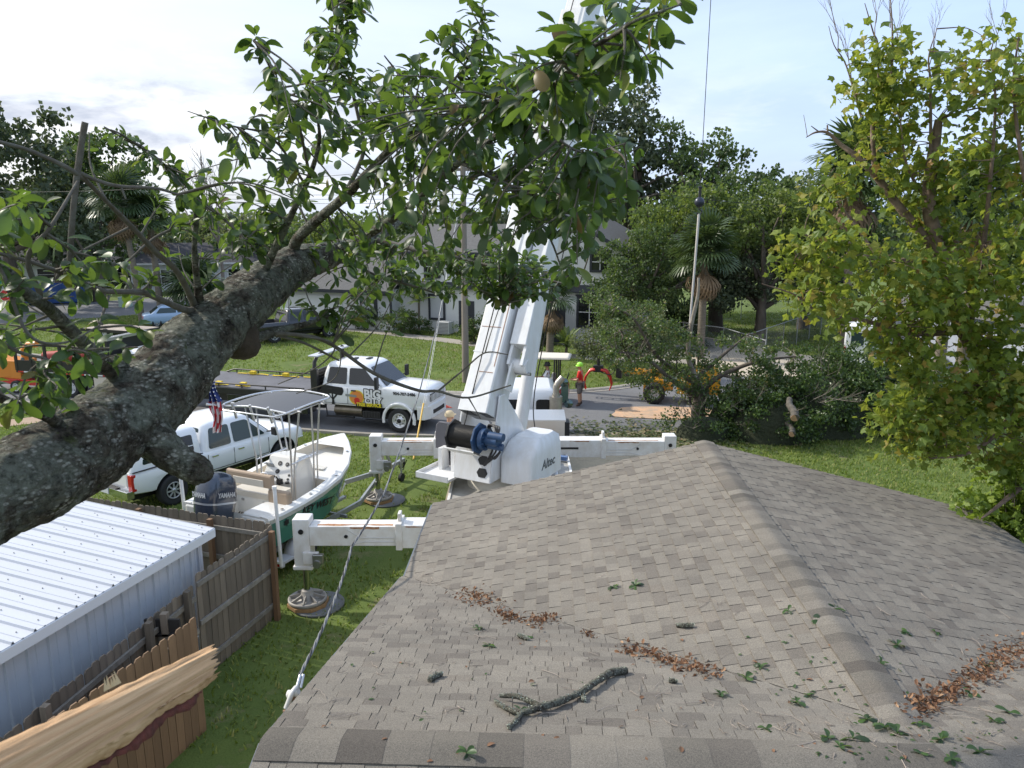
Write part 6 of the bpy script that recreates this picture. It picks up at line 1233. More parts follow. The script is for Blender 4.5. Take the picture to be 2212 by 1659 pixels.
b = MB(); blue_d = mat('dumpster_blue', (.02, .075, .25), .5); b.b2((-2.8, -1.1, .15), (2.8, -1.04, 1.7)); b.b2((-2.8, 1.04, .15), (2.8, 1.1, 1.7)); b.b2((-2.8, -1.04, .15), (-2.74, 1.04, 1.7)); b.b2((2.74, -1.04, .15), (2.8, 1.04, 1.7)); b.b2((-2.8, -1.1, .1), (2.8, 1.1, .2)); b.build('body', blue_d, db)
for x in np.linspace(-2.6, 2.5, 7): b = MB(); b.b2((x, -1.18, .15), (x + .12, -1.10, 1.66)); b.build('rib', blue_d, db)
# ------------------------------------------------------------------ houses
stucco = mat('white_brick', (0.60, 0.60, 0.58), 0.85, var=(.6, .15), col2=(.5, .5, .47), bump=(9, .25), stretch=(.6, .6, 3)); charcoal = mat('charcoal_trim', (0.022, 0.025, 0.032), 0.6); grey_roof = mat('grey_shingle', (0.12, 0.118, 0.115), 0.95, var=(7, .7, 8), col2=(.075, .073, .071), bump=(14, .4))
def window(parent, L, z, w_, h_, y, trim=charcoal, mull=(1, 1), head=True, blind=False, n_=(0, -1)):
    """a window on a wall facing -y at local x = L"""
    b = MB(); t_ = .14; b.b2((L - w_ / 2 - t_, y - .08, z - t_), (L - w_ / 2, y, z + h_ + t_)); b.b2((L + w_ / 2, y - .08, z - t_), (L + w_ / 2 + t_, y, z + h_ + t_)); b.b2((L - w_ / 2, y - .08, z + h_), (L + w_ / 2, y, z + h_ + t_)); b.b2((L - w_ / 2, y - .10, z - t_), (L + w_ / 2, y, z))
    if head: b.b2((L - w_ / 2 - t_ - .06, y - .12, z + h_ + t_), (L + w_ / 2 + t_ + .06, y, z + h_ + t_ + .10)); b.b2((L - w_ * .25, y - .11, z + h_ + t_ + .1), (L + w_ * .25, y, z + h_ + t_ + .22))
    f = b.build('window', trim, parent)
    b = MB(); b.b2((L - w_ / 2, y - .03, z), (L + w_ / 2, y - .015, z + h_)); b.build('pane', mat('blind', (.45, .46, .47), .6) if blind else dark_glass, f)
    b = MB(); [b.b2((L - w_ / 2 + w_ * i / (mull[0] + 1) - .025, y - .05, z), (L - w_ / 2 + w_ * i / (mull[0] + 1) + .025, y - .03, z + h_)) for i in range(1, mull[0] + 1)]; [b.b2((L - w_ / 2, y - .05, z + h_ * i / (mull[1] + 1) - .025), (L + w_ / 2, y - .03, z + h_ * i / (mull[1] + 1) + .025)) for i in range(1, mull[1] + 1)]; b.build('sash', mat('sash_white', (.62, .62, .62), .5), f)
    return f
fh = thing('far_house', 'two storey white house with charcoal trim and grey roofs across the lawn', 'house', (6.6, 46.1, 0), R(-21))
# local x: negative to the left, y away
b = MB(); b.b2((-7.2, 0, 0), (0, 9, 5.5)); b.prism([(-7.2, 5.5), (0, 5.5), (-3.6, 7.45)], Matrix(((1, 0, 0, 0), (0, 0, -1, .24), (0, 1, 0, 0), (0, 0, 0, 1))), .24); b.b2((-15.4, .5, 0), (-7.2, 9, 5.3)); b.b2((-24.5, -.6, 0), (-15.4, 8, 2.75)); b.build('wall', stucco, fh)
b = MB()
for s in (-1, 1):
    b.add([(-3.6, -.5, 7.62), (-3.6, 9.3, 7.62), (-3.6 + s * 4.15, 9.3, 5.36), (-3.6 + s * 4.15, -.5, 5.36)], [(0, 1, 2, 3)]); b.add([(-3.6, -.5, 7.46), (-3.6, 9.3, 7.46), (-3.6 + s * 4.15, 9.3, 5.2), (-3.6 + s * 4.15, -.5, 5.2)], [(0, 1, 2, 3)])
b.add([(-15.9, 0, 5.25), (-7.2, 0, 5.25), (-7.2, 4.9, 7.0), (-15.9, 4.9, 7.0)], [(0, 1, 2, 3)]); b.add([(-15.9, 9.6, 5.25), (-7.2, 9.6, 5.25), (-7.2, 4.9, 7.0), (-15.9, 4.9, 7.0)], [(3, 2, 1, 0)]); b.add([(-15.9, 0, 5.25), (-15.9, 4.9, 7.0), (-15.9, 9.6, 5.25)], [(0, 1, 2)])
b.add([(-25.2, -1.3, 2.7), (-15.0, -1.3, 2.7), (-15.0, 3.6, 5.1), (-22.0, 3.6, 5.1)], [(0, 1, 2, 3)]); b.add([(-25.2, -1.3, 2.7), (-22, 3.6, 5.1), (-25.2, 8.4, 2.7)], [(0, 1, 2)]); b.add([(-25.2, 8.4, 2.7), (-22, 3.6, 5.1), (-15, 3.6, 5.1), (-15, 8.4, 2.7)], [(0, 1, 2, 3)])
rf = b.build('roof', grey_roof, fh)
b = MB()
for s in (-1, 1): b.beam((-3.6, -.52, 7.55), (-3.6 + s * 4.2, -.52, 5.27), .06, .22)
b.b2((-15.9, -.06, 5.05), (-7.2, .0, 5.27)); b.b2((-25.2, -1.36, 2.5), (-15.0, -1.3, 2.72)); b.b2((-7.25, -.35, 2.95), (.05, .0, 3.05)); b.add([(-7.25, 0, 3.42), (.05, 0, 3.42), (.05, -.38, 3.0), (-7.25, -.38, 3.0)], [(0, 3, 2, 1)]); b.add([(-15.4, .5, 3.3), (-7.2, .5, 3.3), (-7.2, .1, 2.9), (-15.4, .1, 2.9)], [(0, 3, 2, 1)]); b.build('trim', charcoal, fh)
for L, z, w_, h_, y in ((-1.4, 4.35, 1.0, .95, 0), (-5.6, 4.35, 1.0, .95, 0)): window(fh, L, z, w_, h_, y, mull=(1, 1))
window(fh, -2.0, .95, 1.35, 1.65, 0, mull=(1, 1)); window(fh, -5.0, .95, 1.35, 1.65, 0)
for L in (-12.9, -10.2, -8.3): window(fh, L, 3.65, .9, 1.25, .5, mull=(0, 1), head=False)
for L in (-17.2, -16.0, -12.6): window(fh, L, .9, .95, 1.45, -.6 if L < -15.4 else .5, mull=(0, 0), head=False, blind=True)
b = MB(); b.b2((-11.0, .46, 0), (-9.9, .52, 2.1)); b.build('door', charcoal, fh); b = MB(); b.b2((-24.2, -.66, 0), (-19.2, -.6, 2.2)); [b.b2((-24.2, -.68, z), (-19.2, -.66, z + .03)) for z in (.55, 1.1, 1.65)]; b.build('garage_door', mat('garage_white', (.66, .66, .65), .5), fh)
b = MB(); b.b2((-18.5, -.66, 2.0), (-18.3, -.62, 2.3)); b.build('wall_lamp', charcoal, fh)
b = MB(); b.b2((-3.6, -2.6, .0), (-3.5, -.1, 2.2)); b.b2((-7.2, -2.6, 0), (-3.5, -2.5, 2.2)); b.build('porch_screen', charcoal, fh)
acu = thing('air_conditioner', 'pale outdoor air conditioner unit by the far house wall', 'air conditioner', at(962, 722), R(-21)); b = MB(); b.b2((-.45, -.4, .05), (.45, .4, .85)); b.build('case', mat('ac_grey', (.5, .5, .48), .5), acu, .03)
for z in np.arange(.12, .8, .09): b = MB(); b.b2((-.40, -.415, z), (.40, -.402, z + .05)); b.build('louver', mat('ac_dark', (.2, .2, .2), .6), acu)
for i, (u, v, rz) in enumerate(((1212, 716, 30), (1252, 712, -20))):
    c = thing('patio_chair', ['black reclining patio chair beside the palm trunk on the far patio', 'black upright patio chair nearest the brick corner of the far patio'][i], 'chair', at(u, v), R(rz), 'chairs on the far patio')
    b = MB(); b.b2((-.3, -.3, .38), (.3, .3, .42)); b.build('seat', black_trim, c); b = MB(); b.add([(-.3, .28, .4), (.3, .28, .4), (.3, .55, 1.1), (-.3, .55, 1.1)], [(0, 1, 2, 3)]); b.add([(-.3, .3, .4), (.3, .3, .4), (.3, .57, 1.1), (-.3, .57, 1.1)], [(3, 2, 1, 0)]); b.build('backrest', black_trim, c)
    for x in (-.28, .28):
        for y in (-.28, .28): b = MB(); b.beam((x, y, 0), (x, y, .4), .03, .03); b.build('leg', black_trim, c)
def simple_house(name, label, loc, rz, W_, D_, H_, rise, wallm, roofm, wins):
    t = thing(name, label, 'house', loc, R(rz)); b = MB(); b.b2((-W_ / 2, 0, 0), (W_ / 2, D_, H_)); b.build('wall', wallm, t)
    b = MB(); o = .5; e = [(-W_ / 2 - o, -o, H_ - .1), (W_ / 2 + o, -o, H_ - .1), (W_ / 2 + o, D_ + o, H_ - .1), (-W_ / 2 - o, D_ + o, H_ - .1)]; r0, r1 = (-W_ / 2 - o + 2, D_ / 2, H_ + rise), (W_ / 2 + o - 2, D_ / 2, H_ + rise)
    b.add(e + [r0, r1], [(0, 1, 5, 4), (1, 2, 5), (2, 3, 4, 5), (3, 0, 4), (3, 2, 1, 0)]); b.build('roof', roofm, t); b = MB(); b.b2((-W_ / 2 - o, -o - .05, H_ - .25), (W_ / 2 + o, -o, H_ - .08)); b.build('fascia', mat('fascia_white', (.6, .6, .6), .5), t)
    for L, z, w_, h_ in wins: window(t, L, z, w_, h_, 0, mat('frame_white', (.6, .6, .6), .5), (0, 1), False)
    b = MB(); b.b2((wins[0][0] + 1.6, -.05, 0), (wins[0][0] + 2.6, 0, 2.1)); b.build('door', mat('door_dark', (.06, .07, .09), .5), t); return t
pale = mat('pale_siding', (.52, .53, .54), .8, bump=(6, .2), stretch=(.2, .2, 4)); dark_roof = mat('dark_shingle', (.045, .045, .052), .95, var=(5, .6), bump=(12, .3))
simple_house('far_house', 'low white house with a dark roof beyond the palms', at(455, 628, 0), 14, 15, 9, 3.0, 1.8, pale, dark_roof, [(-4, .9, 1.2, 1.3), (2.5, .9, 1.2, 1.3), (5.5, .9, 1.2, 1.3)])
simple_house('far_house', 'white garage house half hidden under the big dark trees at left', at(150, 622, 0), 22, 18, 9, 2.8, 1.7, pale, dark_roof, [(-2, .9, 1.6, 1.2), (5, .9, 1.2, 1.2)])
simple_house('neighbour_house', 'blue grey sided house glimpsed behind the sycamore and palm trunks', (29.5, 34.0, 0), 8, 14, 10, 2.9, 1.6, mat('blue_grey_siding', (.33, .36, .43), .8, bump=(6, .2), stretch=(.2, .2, 4)), grey_roof, [(-4, .9, 1.3, 1.3), (1, .9, 1.3, 1.3)])
# ------------------------------------------------------------------ chain link fences
def chain_fence(label, pts, h=1.5, mesh_n=60):
    t = thing('chain_link_fence', label, 'fence', (0, 0, 0))
    for a, c in zip(pts, pts[1:]):
        a, c = V((*a, 0)), V((*c, 0)); L = (c - a).length; n = max(1, int(L / 2.4)); b = MB(); b.tube([a + V((0, 0, h)), c + V((0, 0, h))], .022, 6); b.build('top_rail', galv, t)
        for i in range(n + 1): p = a.lerp(c, i / n); b = MB(); b.cyl(p, p + V((0, 0, h + .05)), .03, 8); b.build('post', galv, t)
        b = MB(); d = (c - a).normalized(); k = 0.0
        while k < L:
            for s in (1, -1):
                x0, x1 = (k, k + h) if s > 0 else (k + h, k); q0, q1 = max(0, min(L, x0)), max(0, min(L, x1))
                if abs(q1 - q0) < .01: continue
                z0 = (q0 - x0) * s; z1 = h - (x1 - q1) * s; b.beam(a + d * q0 + V((0, 0, max(0, z0))), a + d * q1 + V((0, 0, min(h, z1))), .006, .006)
            k += .16
        tag(b.build('wire_mesh', mat('mesh_wire', (.16, .17, .17), .6, .5), t), kind='stuff')
p_ = lambda u, v: at(u, v)[:2]
chain_fence('grey chain link fence along the far driveway, running behind the small oak', [p_(1395, 742), p_(1560, 766), p_(1650, 800)])
chain_fence('grey chain link fence receding over the shaded grass towards the white van', [p_(1610, 790), p_(1690, 757), p_(1772, 722)], 1.6)
chain_fence('long far chain link fence under the dark trees', [p_(1600, 690), p_(1700, 696), p_(1790, 712)], 1.5)
# ------------------------------------------------------------------ small things on the ground
rk = thing('rake', 'red leaf rake lying on the street in front of the tow truck', 'rake', at(950, 882), R(30)); b = MB(); [b.beam((0, 0, .03), (.45, (i - 4) * .06, .02), .012, .008) for i in range(9)]; b.beam((.4, -.24, .03), (.4, .24, .03), .02, .012); b.build('tines', mat('rake_red', (.5, .08, .05), .5), rk); b = MB(); b.tube([(0, 0, .03), (-1.3, .1, .05)], .014, 6); b.build('handle', mat('rake_handle', (.45, .36, .22), .6), rk)
sd = MB(); pl = []
for i in range(40):
    a = 2 * math.pi * i / 40; r = 1 + .35 * noise.noise((math.cos(a) * 1.5, math.sin(a) * 1.5, 5)); q = at(1440, 893); pl.append((q.x + 2.5 * r * math.cos(a), q.y + .95 * r * math.sin(a), .024))
sd.add(pl, [tuple(range(40))]); tag(sd.build('sawdust', mat('sawdust', (.60, .37, .22), .95, var=(2.5, .8, 9), col2=(.36, .29, .22), bump=(30, .4))), 'orange sawdust patch spread on the street by the brush', 'sawdust', None, 'stuff')
# ------------------------------------------------------------------ trees, palms, hedges, brush
bark = mat('bark_grey', (0.13, 0.108, 0.085), 0.95, var=(5, .7, 9), col2=(.065, .052, .042), bump=(14, .8, .04), stretch=(1, 1, .3))
bark_pale = mat('bark_pale', (0.34, 0.30, 0.25), 0.9, var=(4, .7, 9), col2=(.17, .14, .11), bump=(14, .6, .03))
twig_m = mat('twig_grey', (0.20, 0.17, 0.14), 0.9, var=(8, .5), col2=(.12, .10, .085))
oak_l = leaf_mat('oak_leaves', [(0.0, (0.034, 0.056, 0.023)), (.5, (0.060, 0.099, 0.034)), (.85, (0.098, 0.146, 0.047)), (1.0, (0.143, 0.166, 0.062))], .5, .28, (.22, .34, .05))
dark_l = leaf_mat('dark_leaves', [(0.0, (0.039, 0.057, 0.034)), (.6, (0.073, 0.099, 0.052)), (1.0, (0.120, 0.140, 0.073))], .55, .22, (.16, .22, .06))
light_l = leaf_mat('light_leaves', [(0.0, (0.052, 0.086, 0.021)), (.5, (0.092, 0.144, 0.032)), (1.0, (0.172, 0.207, 0.057))], .5, .35, (.32, .42, .06))
pale_l = leaf_mat('pale_leaves', [(0.0, (.055, .075, .035)), (.5, (.095, .12, .055)), (1.0, (.16, .18, .09))], .55, .32, (.3, .36, .1))
hedge_l = leaf_mat('hedge_leaves', [(0.0, (0.019, 0.038, 0.012)), (.6, (0.036, 0.074, 0.019)), (.93, (0.060, 0.102, 0.024)), (1.0, (0.168, 0.084, 0.036))], .4, .25, (.2, .32, .04))
LV = [(0, 0, 0), (.42, .5, .10), (0, 1, -.04), (-.42, .5, .10)]; LF = [(0, 1, 2, 3)]
def clump_leaves(centres, radii, per, size, squash=0.75, tilt=1.6):
    c = np.repeat(np.asarray(centres), per, 0); r = np.repeat(np.asarray(radii), per)
    d = rng.normal(size=(len(c), 3)); d /= np.linalg.norm(d, axis=1)[:, None]; d *= (rng.uniform(0, 1, len(c)) ** .55)[:, None]
    d[:, 2] *= squash; pos = c + d * r[:, None]
    return pos, rot_rand(len(pos), tilt), rng.uniform(.6, 1.3, len(pos)) * size
def in_blobs(blobs, n, shell=.45):
    """points spread through ellipsoids (x, y, z, rx, ry, rz), more towards their skins"""
    vol = np.array([b[3] * b[4] * b[5] for b in blobs]); k = rng.choice(len(blobs), n, p=vol / vol.sum()); B = np.array(blobs)[k]
    d = rng.normal(size=(n, 3)); d /= np.linalg.norm(d, axis=1)[:, None]; d *= (shell + (1 - shell) * rng.uniform(0, 1, n))[:, None]
    return B[:, :3] + d * B[:, 3:]
def tree(name, label, x, y, H, r, blobs, n_cl, per, cl_r, lsize, lm, bm=None, group=None, limbs=9, base_z=.35, cat='tree', lean=(0, 0)):
    t = thing(name, label, cat, (x, y, 0), 0, group); bm = bm or bark
    zt = max(b[2] for b in blobs); tp = [V((0, 0, -.1)), V((lean[0] * .3 + rnd.uniform(-.1, .1), lean[1] * .3, H * base_z * .5)), V((lean[0], lean[1], H * base_z))]
    b = MB(); path = smooth_path([tuple(p) for p in tp], 4); b.tube(path, [r * (1.25 - .5 * i / len(path)) for i in range(len(path))], 10)
    cs = in_blobs(blobs, n_cl)
    for i in range(limbs):
        c = V(cs[int(rng.integers(len(cs)))]); p0 = tp[2] * rnd.uniform(.75, 1.0); mid = p0.lerp(c, .5) + V((rnd.uniform(-.3, .3), rnd.uniform(-.3, .3), rnd.uniform(.1, .6)))
        pa = smooth_path([tuple(p0), tuple(mid), tuple(c)], 5); b.tube(pa, [r * .55 * (1 - .85 * k / (len(pa) - 1)) for k in range(len(pa))], 6)
        for q in range(2):
            c2 = V(cs[int(rng.integers(len(cs)))]); m2 = V(pa[len(pa) // 2])
            if (c2 - m2).length < H * .35: b.tube([m2, m2.lerp(c2, .5) + V((0, 0, .2)), c2], [r * .22, r * .14, r * .05], 5)
    b.build('trunk', bm, t)
    pos, ro, sz = clump_leaves(cs, rng.uniform(.6, 1.25, n_cl) * cl_r, per, lsize)
    scatter('crown', LV, LF, pos, ro, sz, lm, t); return t
# far left dark trees
tree('oak_tree', 'tall dark oak at the far left edge, its crown highest of the left trees', -40, 62, 17, .5, [(0, 0, 10.5, 6.5, 5, 4.5), (2, -1, 14.2, 3.6, 3, 2.6), (-5, 0, 8.5, 5, 5, 3.5), (5, -2, 6.5, 4, 4, 3)], 150, 75, 1.25, .42, dark_l)
tree('oak_tree', 'rounded dark green oak standing right of the tallest left tree', -37.5, 70, 15, .45, [(0, 0, 9.0, 6, 5, 4.6), (1.5, -1, 12.0, 4.2, 4, 3.0), (-3, -2, 6.0, 5, 4, 3)], 140, 75, 1.2, .42, oak_l)
tree('oak_tree', 'low dark oak behind the white garage house at left', -48, 82, 11, .4, [(0, 0, 6.5, 7, 5, 4.5), (8, 0, 5.5, 5, 5, 3.8)], 110, 60, 1.3, .45, dark_l)
for i, (x, y, h, rr, lm, lab) in enumerate(((-36, 108, 8, 6, pale_l, 'pale hazy tree on the far skyline left of the power lines'), (-22, 104, 7.2, 6, light_l, 'light green far tree behind the low white house'), (-10, 96, 8.5, 7, oak_l, 'mid green far tree over the roof of the two storey house'), (-28, 86, 6.5, 5, oak_l, 'bushy tree beside the low white house with dark roof'), (2, 92, 9.5, 7, dark_l, 'dark far tree behind the two storey house gable'), (-48, 120, 8, 8, pale_l, 'pale far tree low on the horizon behind the palms'), (-68, 110, 9, 9, dark_l, 'dark far tree at the left edge behind everything'))):
    tree('far_tree', lab, x, y, h, .3, [(0, 0, h * .62, rr, rr * .8, h * .36), (rr * .4, 0, h * .78, rr * .6, rr * .5, h * .24), (-rr * .5, 0, h * .5, rr * .6, rr * .5, h * .3)], 80, 55, 1.2, .48, lm, group='trees on the far skyline')
tag(scatter('treeline', LV, LF, *(lambda c: (c, rot_rand(len(c), 1.6), rng.uniform(.8, 1.6, len(c))))(np.stack([rng.uniform(-260, 260, 42000), rng.uniform(170, 260, 42000), rng.uniform(0, 1, 42000) ** 1.3 * 8.5], 1)), leaf_mat('far_wood', [(0, (.03, .045, .025)), (1, (.08, .10, .06))], .7, .2)), 'far off wood closing the horizon beyond the houses', None, None, 'stuff')
# bare tree on the skyline
bt_ = thing('bare_tree', 'leafless grey tree rising over the palms on the left skyline', 'tree', at(425, 560, 0, 70) * 1.0); bt_.location = (-28.5, 76, 0)
b = MB()
def twiggy(b, p, d, L, r, depth, spread=.55):
    q = p + d * L; b.tube([p, p.lerp(q, .5) + V((rnd.uniform(-.06, .06), rnd.uniform(-.06, .06), 0)) * L, q], [r, r * .8, r * .6], 5)
    if depth:
        for k in range(3 if depth > 1 else 2): twiggy(b, q if k else p.lerp(q, .7), (d + V((rnd.uniform(-1, 1), rnd.uniform(-1, 1), rnd.uniform(-.1, .6))) * spread).normalized(), L * rnd.uniform(.6, .8), r * .58, depth - 1, spread)
twiggy(b, V((0, 0, 0)), V((0, 0, 1)), 5.0, .22, 5); b.build('trunk', twig_m, bt_)
# big trees on the right of the house
tree('oak_tree', 'tall dark oak behind the crane boom, darkest of the trees right of the house', 9.9, 62, 18, .55, [(-2, 0, 12.5, 5.5, 4.5, 4.2), (-1.0, 0, 15.3, 3.4, 3, 2.0), (-4.5, 0, 9, 4.5, 4, 4), (3, 0, 8, 4, 4, 3.5)], 150, 70, 1.15, .38, dark_l, limbs=14)
tree('oak_tree', 'airy spreading oak with open branches against the sky right of the boom', 14.4, 60, 15, .40, [(0, 0, 11.8, 4.2, 3.5, 2.0), (3.2, 0, 10.2, 3.4, 3, 1.5), (-2.0, 0, 13.8, 2.4, 2, 1.2), (5.5, 0, 8.8, 3, 3, 1.6)], 80, 55, .85, .30, oak_l, limbs=16)
tree('oak_tree', 'mid green oak behind the hook ball and cabbage palm', 13.6, 51, 11.5, .42, [(0, 0, 7.0, 5.5, 4, 3.8), (-3.5, -1, 5.5, 3.8, 3.5, 3.4), (4.5, 0, 8.2, 4, 3.5, 2.6), (7.5, 1, 6.5, 4, 4, 3.6)], 190, 75, .95, .27, oak_l, limbs=12)
tree('young_tree', 'light yellow green tree left of the hook ball in front of the dark oak', 9.9, 47.5, 9.5, .25, [(0, 0, 6.3, 2.8, 2.5, 2.9), (1.8, 0, 7.8, 2.4, 2, 1.7), (-1.0, -.5, 4.2, 2.4, 2, 2.2)], 110, 60, .75, .22, light_l, limbs=10)
tree('young_tree', 'light green leafy tree right of the hook ball over the palm crown', 15.2, 46.5, 10, .25, [(0, 0, 7.2, 3.2, 2.4, 2.2), (2.4, 0, 6.0, 2.4, 2, 2.2)], 90, 60, .75, .22, light_l, limbs=10)
tree('oak_tree', 'pale grey green tree between the palms at the right', 19.8, 52, 11, .35, [(0, 0, 7.5, 3.8, 3.5, 3.0), (-3, 0, 5.6, 3.5, 3, 3.0), (3, 0, 6, 4, 3, 3)], 130, 55, .9, .25, pale_l, limbs=14)
tree('oak_tree', 'dark shade tree with low crown over the chain link fence', 15.4, 47.5, 6.5, .32, [(0, 0, 3.9, 3.4, 2.6, 1.9), (3.2, 0, 4.1, 3.2, 2.6, 1.5), (-2.6, 0, 3.4, 2.6, 2.2, 1.8)], 130, 70, .75, .20, dark_l, limbs=12)
tree('oak_tree', 'dark far oak at the right edge behind the sycamore', 46, 58, 12, .4, [(0, 0, 7, 7, 5, 4.5), (-7, 0, 6, 5, 5, 4)], 120, 60, 1.2, .4, oak_l)
tree('oak_tree', 'mid green oak behind the neighbour roof at the right edge', 33, 60, 10, .4, [(0, 0, 5.5, 6, 5, 4)], 90, 60, 1.2, .4, oak_l)
tree('oak_tree', 'bushy green oak in front of the white gable, right of the boom', 7.3, 44.2, 6.8, .28, [(0, 0, 4.6, 2.6, 2.2, 2.0), (-1.2, -.4, 3.2, 2.2, 2, 1.8), (1.5, 0, 3.4, 2.4, 2, 1.8), (.6, 0, 6.0, 1.8, 1.6, 1.2)], 150, 70, .65, .16, oak_l, limbs=10)
tree('small_oak', 'low light leaved oak shrub over the far patio edge left of the yellow loader', 5.6, 36.2, 3.6, .16, [(0, 0, 2.1, 2.2, 1.6, 1.3), (-1.4, 0, 1.6, 1.4, 1.2, 1.0), (1.6, 0, 1.5, 1.5, 1.2, 1.0)], 110, 70, .45, .12, pale_l, limbs=10)
# palms
def frond_mesh(name, m, L=1.0, fold=.25, droop=.3, n_b=22, span=230):
    b = MB(); b.tube([(0, 0, 0), (0, L * .45, .03)], [.022, .012], 5)
    for i in range(n_b):
        a = R(-span / 2 + span * i / (n_b - 1)); d = V((math.sin(a), math.cos(a), 0)); o = V((0, L * .45, .03)); ln = L * .68 * (.75 + .25 * math.cos(a)); s = V((d.y, -d.x, 0)) * .030 * L; up = .06 if i % 2 else .0
        p1 = o + d * ln * .5 + V((0, 0, up * .6 + fold * .12)); p2 = o + d * ln * .8 + V((0, 0, -droop * .08)); p3 = o + d * ln + V((0, 0, -droop * ln * .55))
        b.add([o, p1 - s, p1 + s, p2 - s * .8, p2 + s * .8, p3], [(0, 1, 2), (1, 3, 4, 2), (3, 5, 4)])
    return b.mesh(name, m)
palm_l = leaf_mat('palm_green', [(0, (.030, .055, .022)), (1, (.070, .105, .040))], .4, .2, (.2, .3, .06), source='object')
palm_d = leaf_mat('palm_dead', [(0, (.14, .095, .055)), (1, (.28, .20, .125))], .8, .2, (.3, .2, .1), source='object')
FR = [frond_mesh('frond', palm_l, 1.0), frond_mesh('frond', palm_l, 1.0, .4, .55)]; FD = frond_mesh('dead_frond', palm_d, 1.0, .1, .9, 9, 90)
palm_bark = mat('palm_trunk', (.20, .17, .13), .95, var=(6, .7, 8), col2=(.11, .09, .07), bump=(10, .8, .04), stretch=(.5, .5, 4))
def palm(label, x, y, h, r, Lf=1.5, n=26, dead=14, lean=(0, 0), group=None, name='palm_tree'):
    t = thing(name, label, 'palm', (x, y, 0), 0, group); top = V((lean[0], lean[1], h)); pa = smooth_path([(0, 0, -.1), (lean[0] * .3, lean[1] * .3, h * .5), tuple(top)], 6)
    if h > .3: b = MB(); b.tube(pa, [r * (1.1 - .2 * i / len(pa)) for i in range(len(pa))], 12); b.build('trunk', palm_bark, t)
    for i in range(n):
        az_ = i * 2.39996 + rnd.uniform(-.2, .2); el = R(80 - 105 * (i / n) ** .9 + rnd.uniform(-8, 8)); s = Lf * rnd.uniform(.85, 1.15)
        M = Matrix.Translation(top + V((0, 0, .02 * (n - i)))) @ Matrix.Rotation(az_, 4, 'Z') @ Matrix.Rotation(el, 4, 'X') @ Matrix.Rotation(rnd.uniform(-.5, .5), 4, 'Y') @ Matrix.Scale(s, 4); link('frond', FR[i % 2], t, M)
    for i in range(dead):
        az_ = i * 2.39996; M = Matrix.Translation(top - V((0, 0, .1 + .35 * rnd.random()))) @ Matrix.Rotation(az_, 4, 'Z') @ Matrix.Rotation(R(-50 - 34 * rnd.random()), 4, 'X') @ Matrix.Scale(Lf * rnd.uniform(.7, 1.0), 4); link('dead_frond', FD, t, M)
    return t
g1 = 'palms by the side street'
q = at(308, 700); palm('cabbage palm nearer the big dark trees, of the pair by the side street', q.x, q.y, 8.2, .20, 2.1, 30, 16, (-.7, 0), g1)
palm('slim palm trunk standing close behind the sycamore, left of the neighbour house', 18.2, 32.2, 7.4, .22, 1.8, 20, 8)
q = at(350, 694); palm('cabbage palm on the right of the pair by the side street', q.x, q.y, 7.0, .22, 2.0, 28, 14, (-.2, 0), g1)
q = at(425, 690); palm('low bushy palm behind the limb, left of the black pickup', q.x, q.y, 1.9, .25, 2.3, 34, 4)
q = at(1187, 775); palm('short palm with a skirt of hanging dead fronds right beside the boom', q.x, q.y, 3.1, .19, 1.35, 16, 22, (.15, 0))
q = at(1512, 775); palm('cabbage palm with brown hanging fronds behind the crane sling', q.x, q.y, 5.3, .20, 1.8, 34, 22)
q = at(1500, 752); palm('trunkless fan palm clump low beside the chain link fence', q.x - .6, q.y + .6, .5, .2, 1.7, 30, 6)
palm('tall fan palm showing between the sycamore branches', 19.1, 44, 9.4, .22, 2.6, 36, 10)
palm('second fan palm trunk rising behind the sycamore, right of the tall one', 19.4, 32.6, 8.0, .24, 1.9, 22, 12)
def fern_palm(label, p, n=14, L=1.3, name='small_palm', stem=0.5):
    t = thing(name, label, 'plant', p); b = MB(); b.tube([(0, 0, 0), (.05, 0, stem)], [.09, .07], 8); b.build('stem', palm_bark, t)
    fm = MB(); fm.tube([(0, 0, 0), (0, .5, .12), (0, 1, -.05)], [.014, .01, .004], 4)
    for i in range(12):
        y = .15 + .8 * i / 12; z = .12 * math.sin(y * 3)
        for s in (-1, 1): fm.add([(0, y, z), (s * .22 * (1 - .4 * y), y + .14, z - .05), (s * .20 * (1 - .4 * y), y + .19, z - .06), (0, y + .05, z)], [(0, 1, 2, 3)])
    me = fm.mesh('frond', light_l)
    for i in range(n): link('frond', me, t, Matrix.Translation((.05, 0, stem)) @ Matrix.Rotation(i * 2.4, 4, 'Z') @ Matrix.Rotation(R(65 - 75 * i / n), 4, 'X') @ Matrix.Scale(L * rnd.uniform(.8, 1.1), 4))
    return t
fern_palm('small bright feathery palm on the lawn behind the golf cart', at(1222, 768))
fern_palm('thin young palm against the white house wall by the air conditioner', at(905, 716), 10, 1.5, stem=2.0)
tree('conifer_shrub', 'dark blue green shrub at the foot of the palm beside the boom', *at(1158, 765)[:2], 2.2, .08, [(0, 0, 1.1, .8, .7, 1.1)], 50, 60, .4, .12, dark_l, cat='shrub')
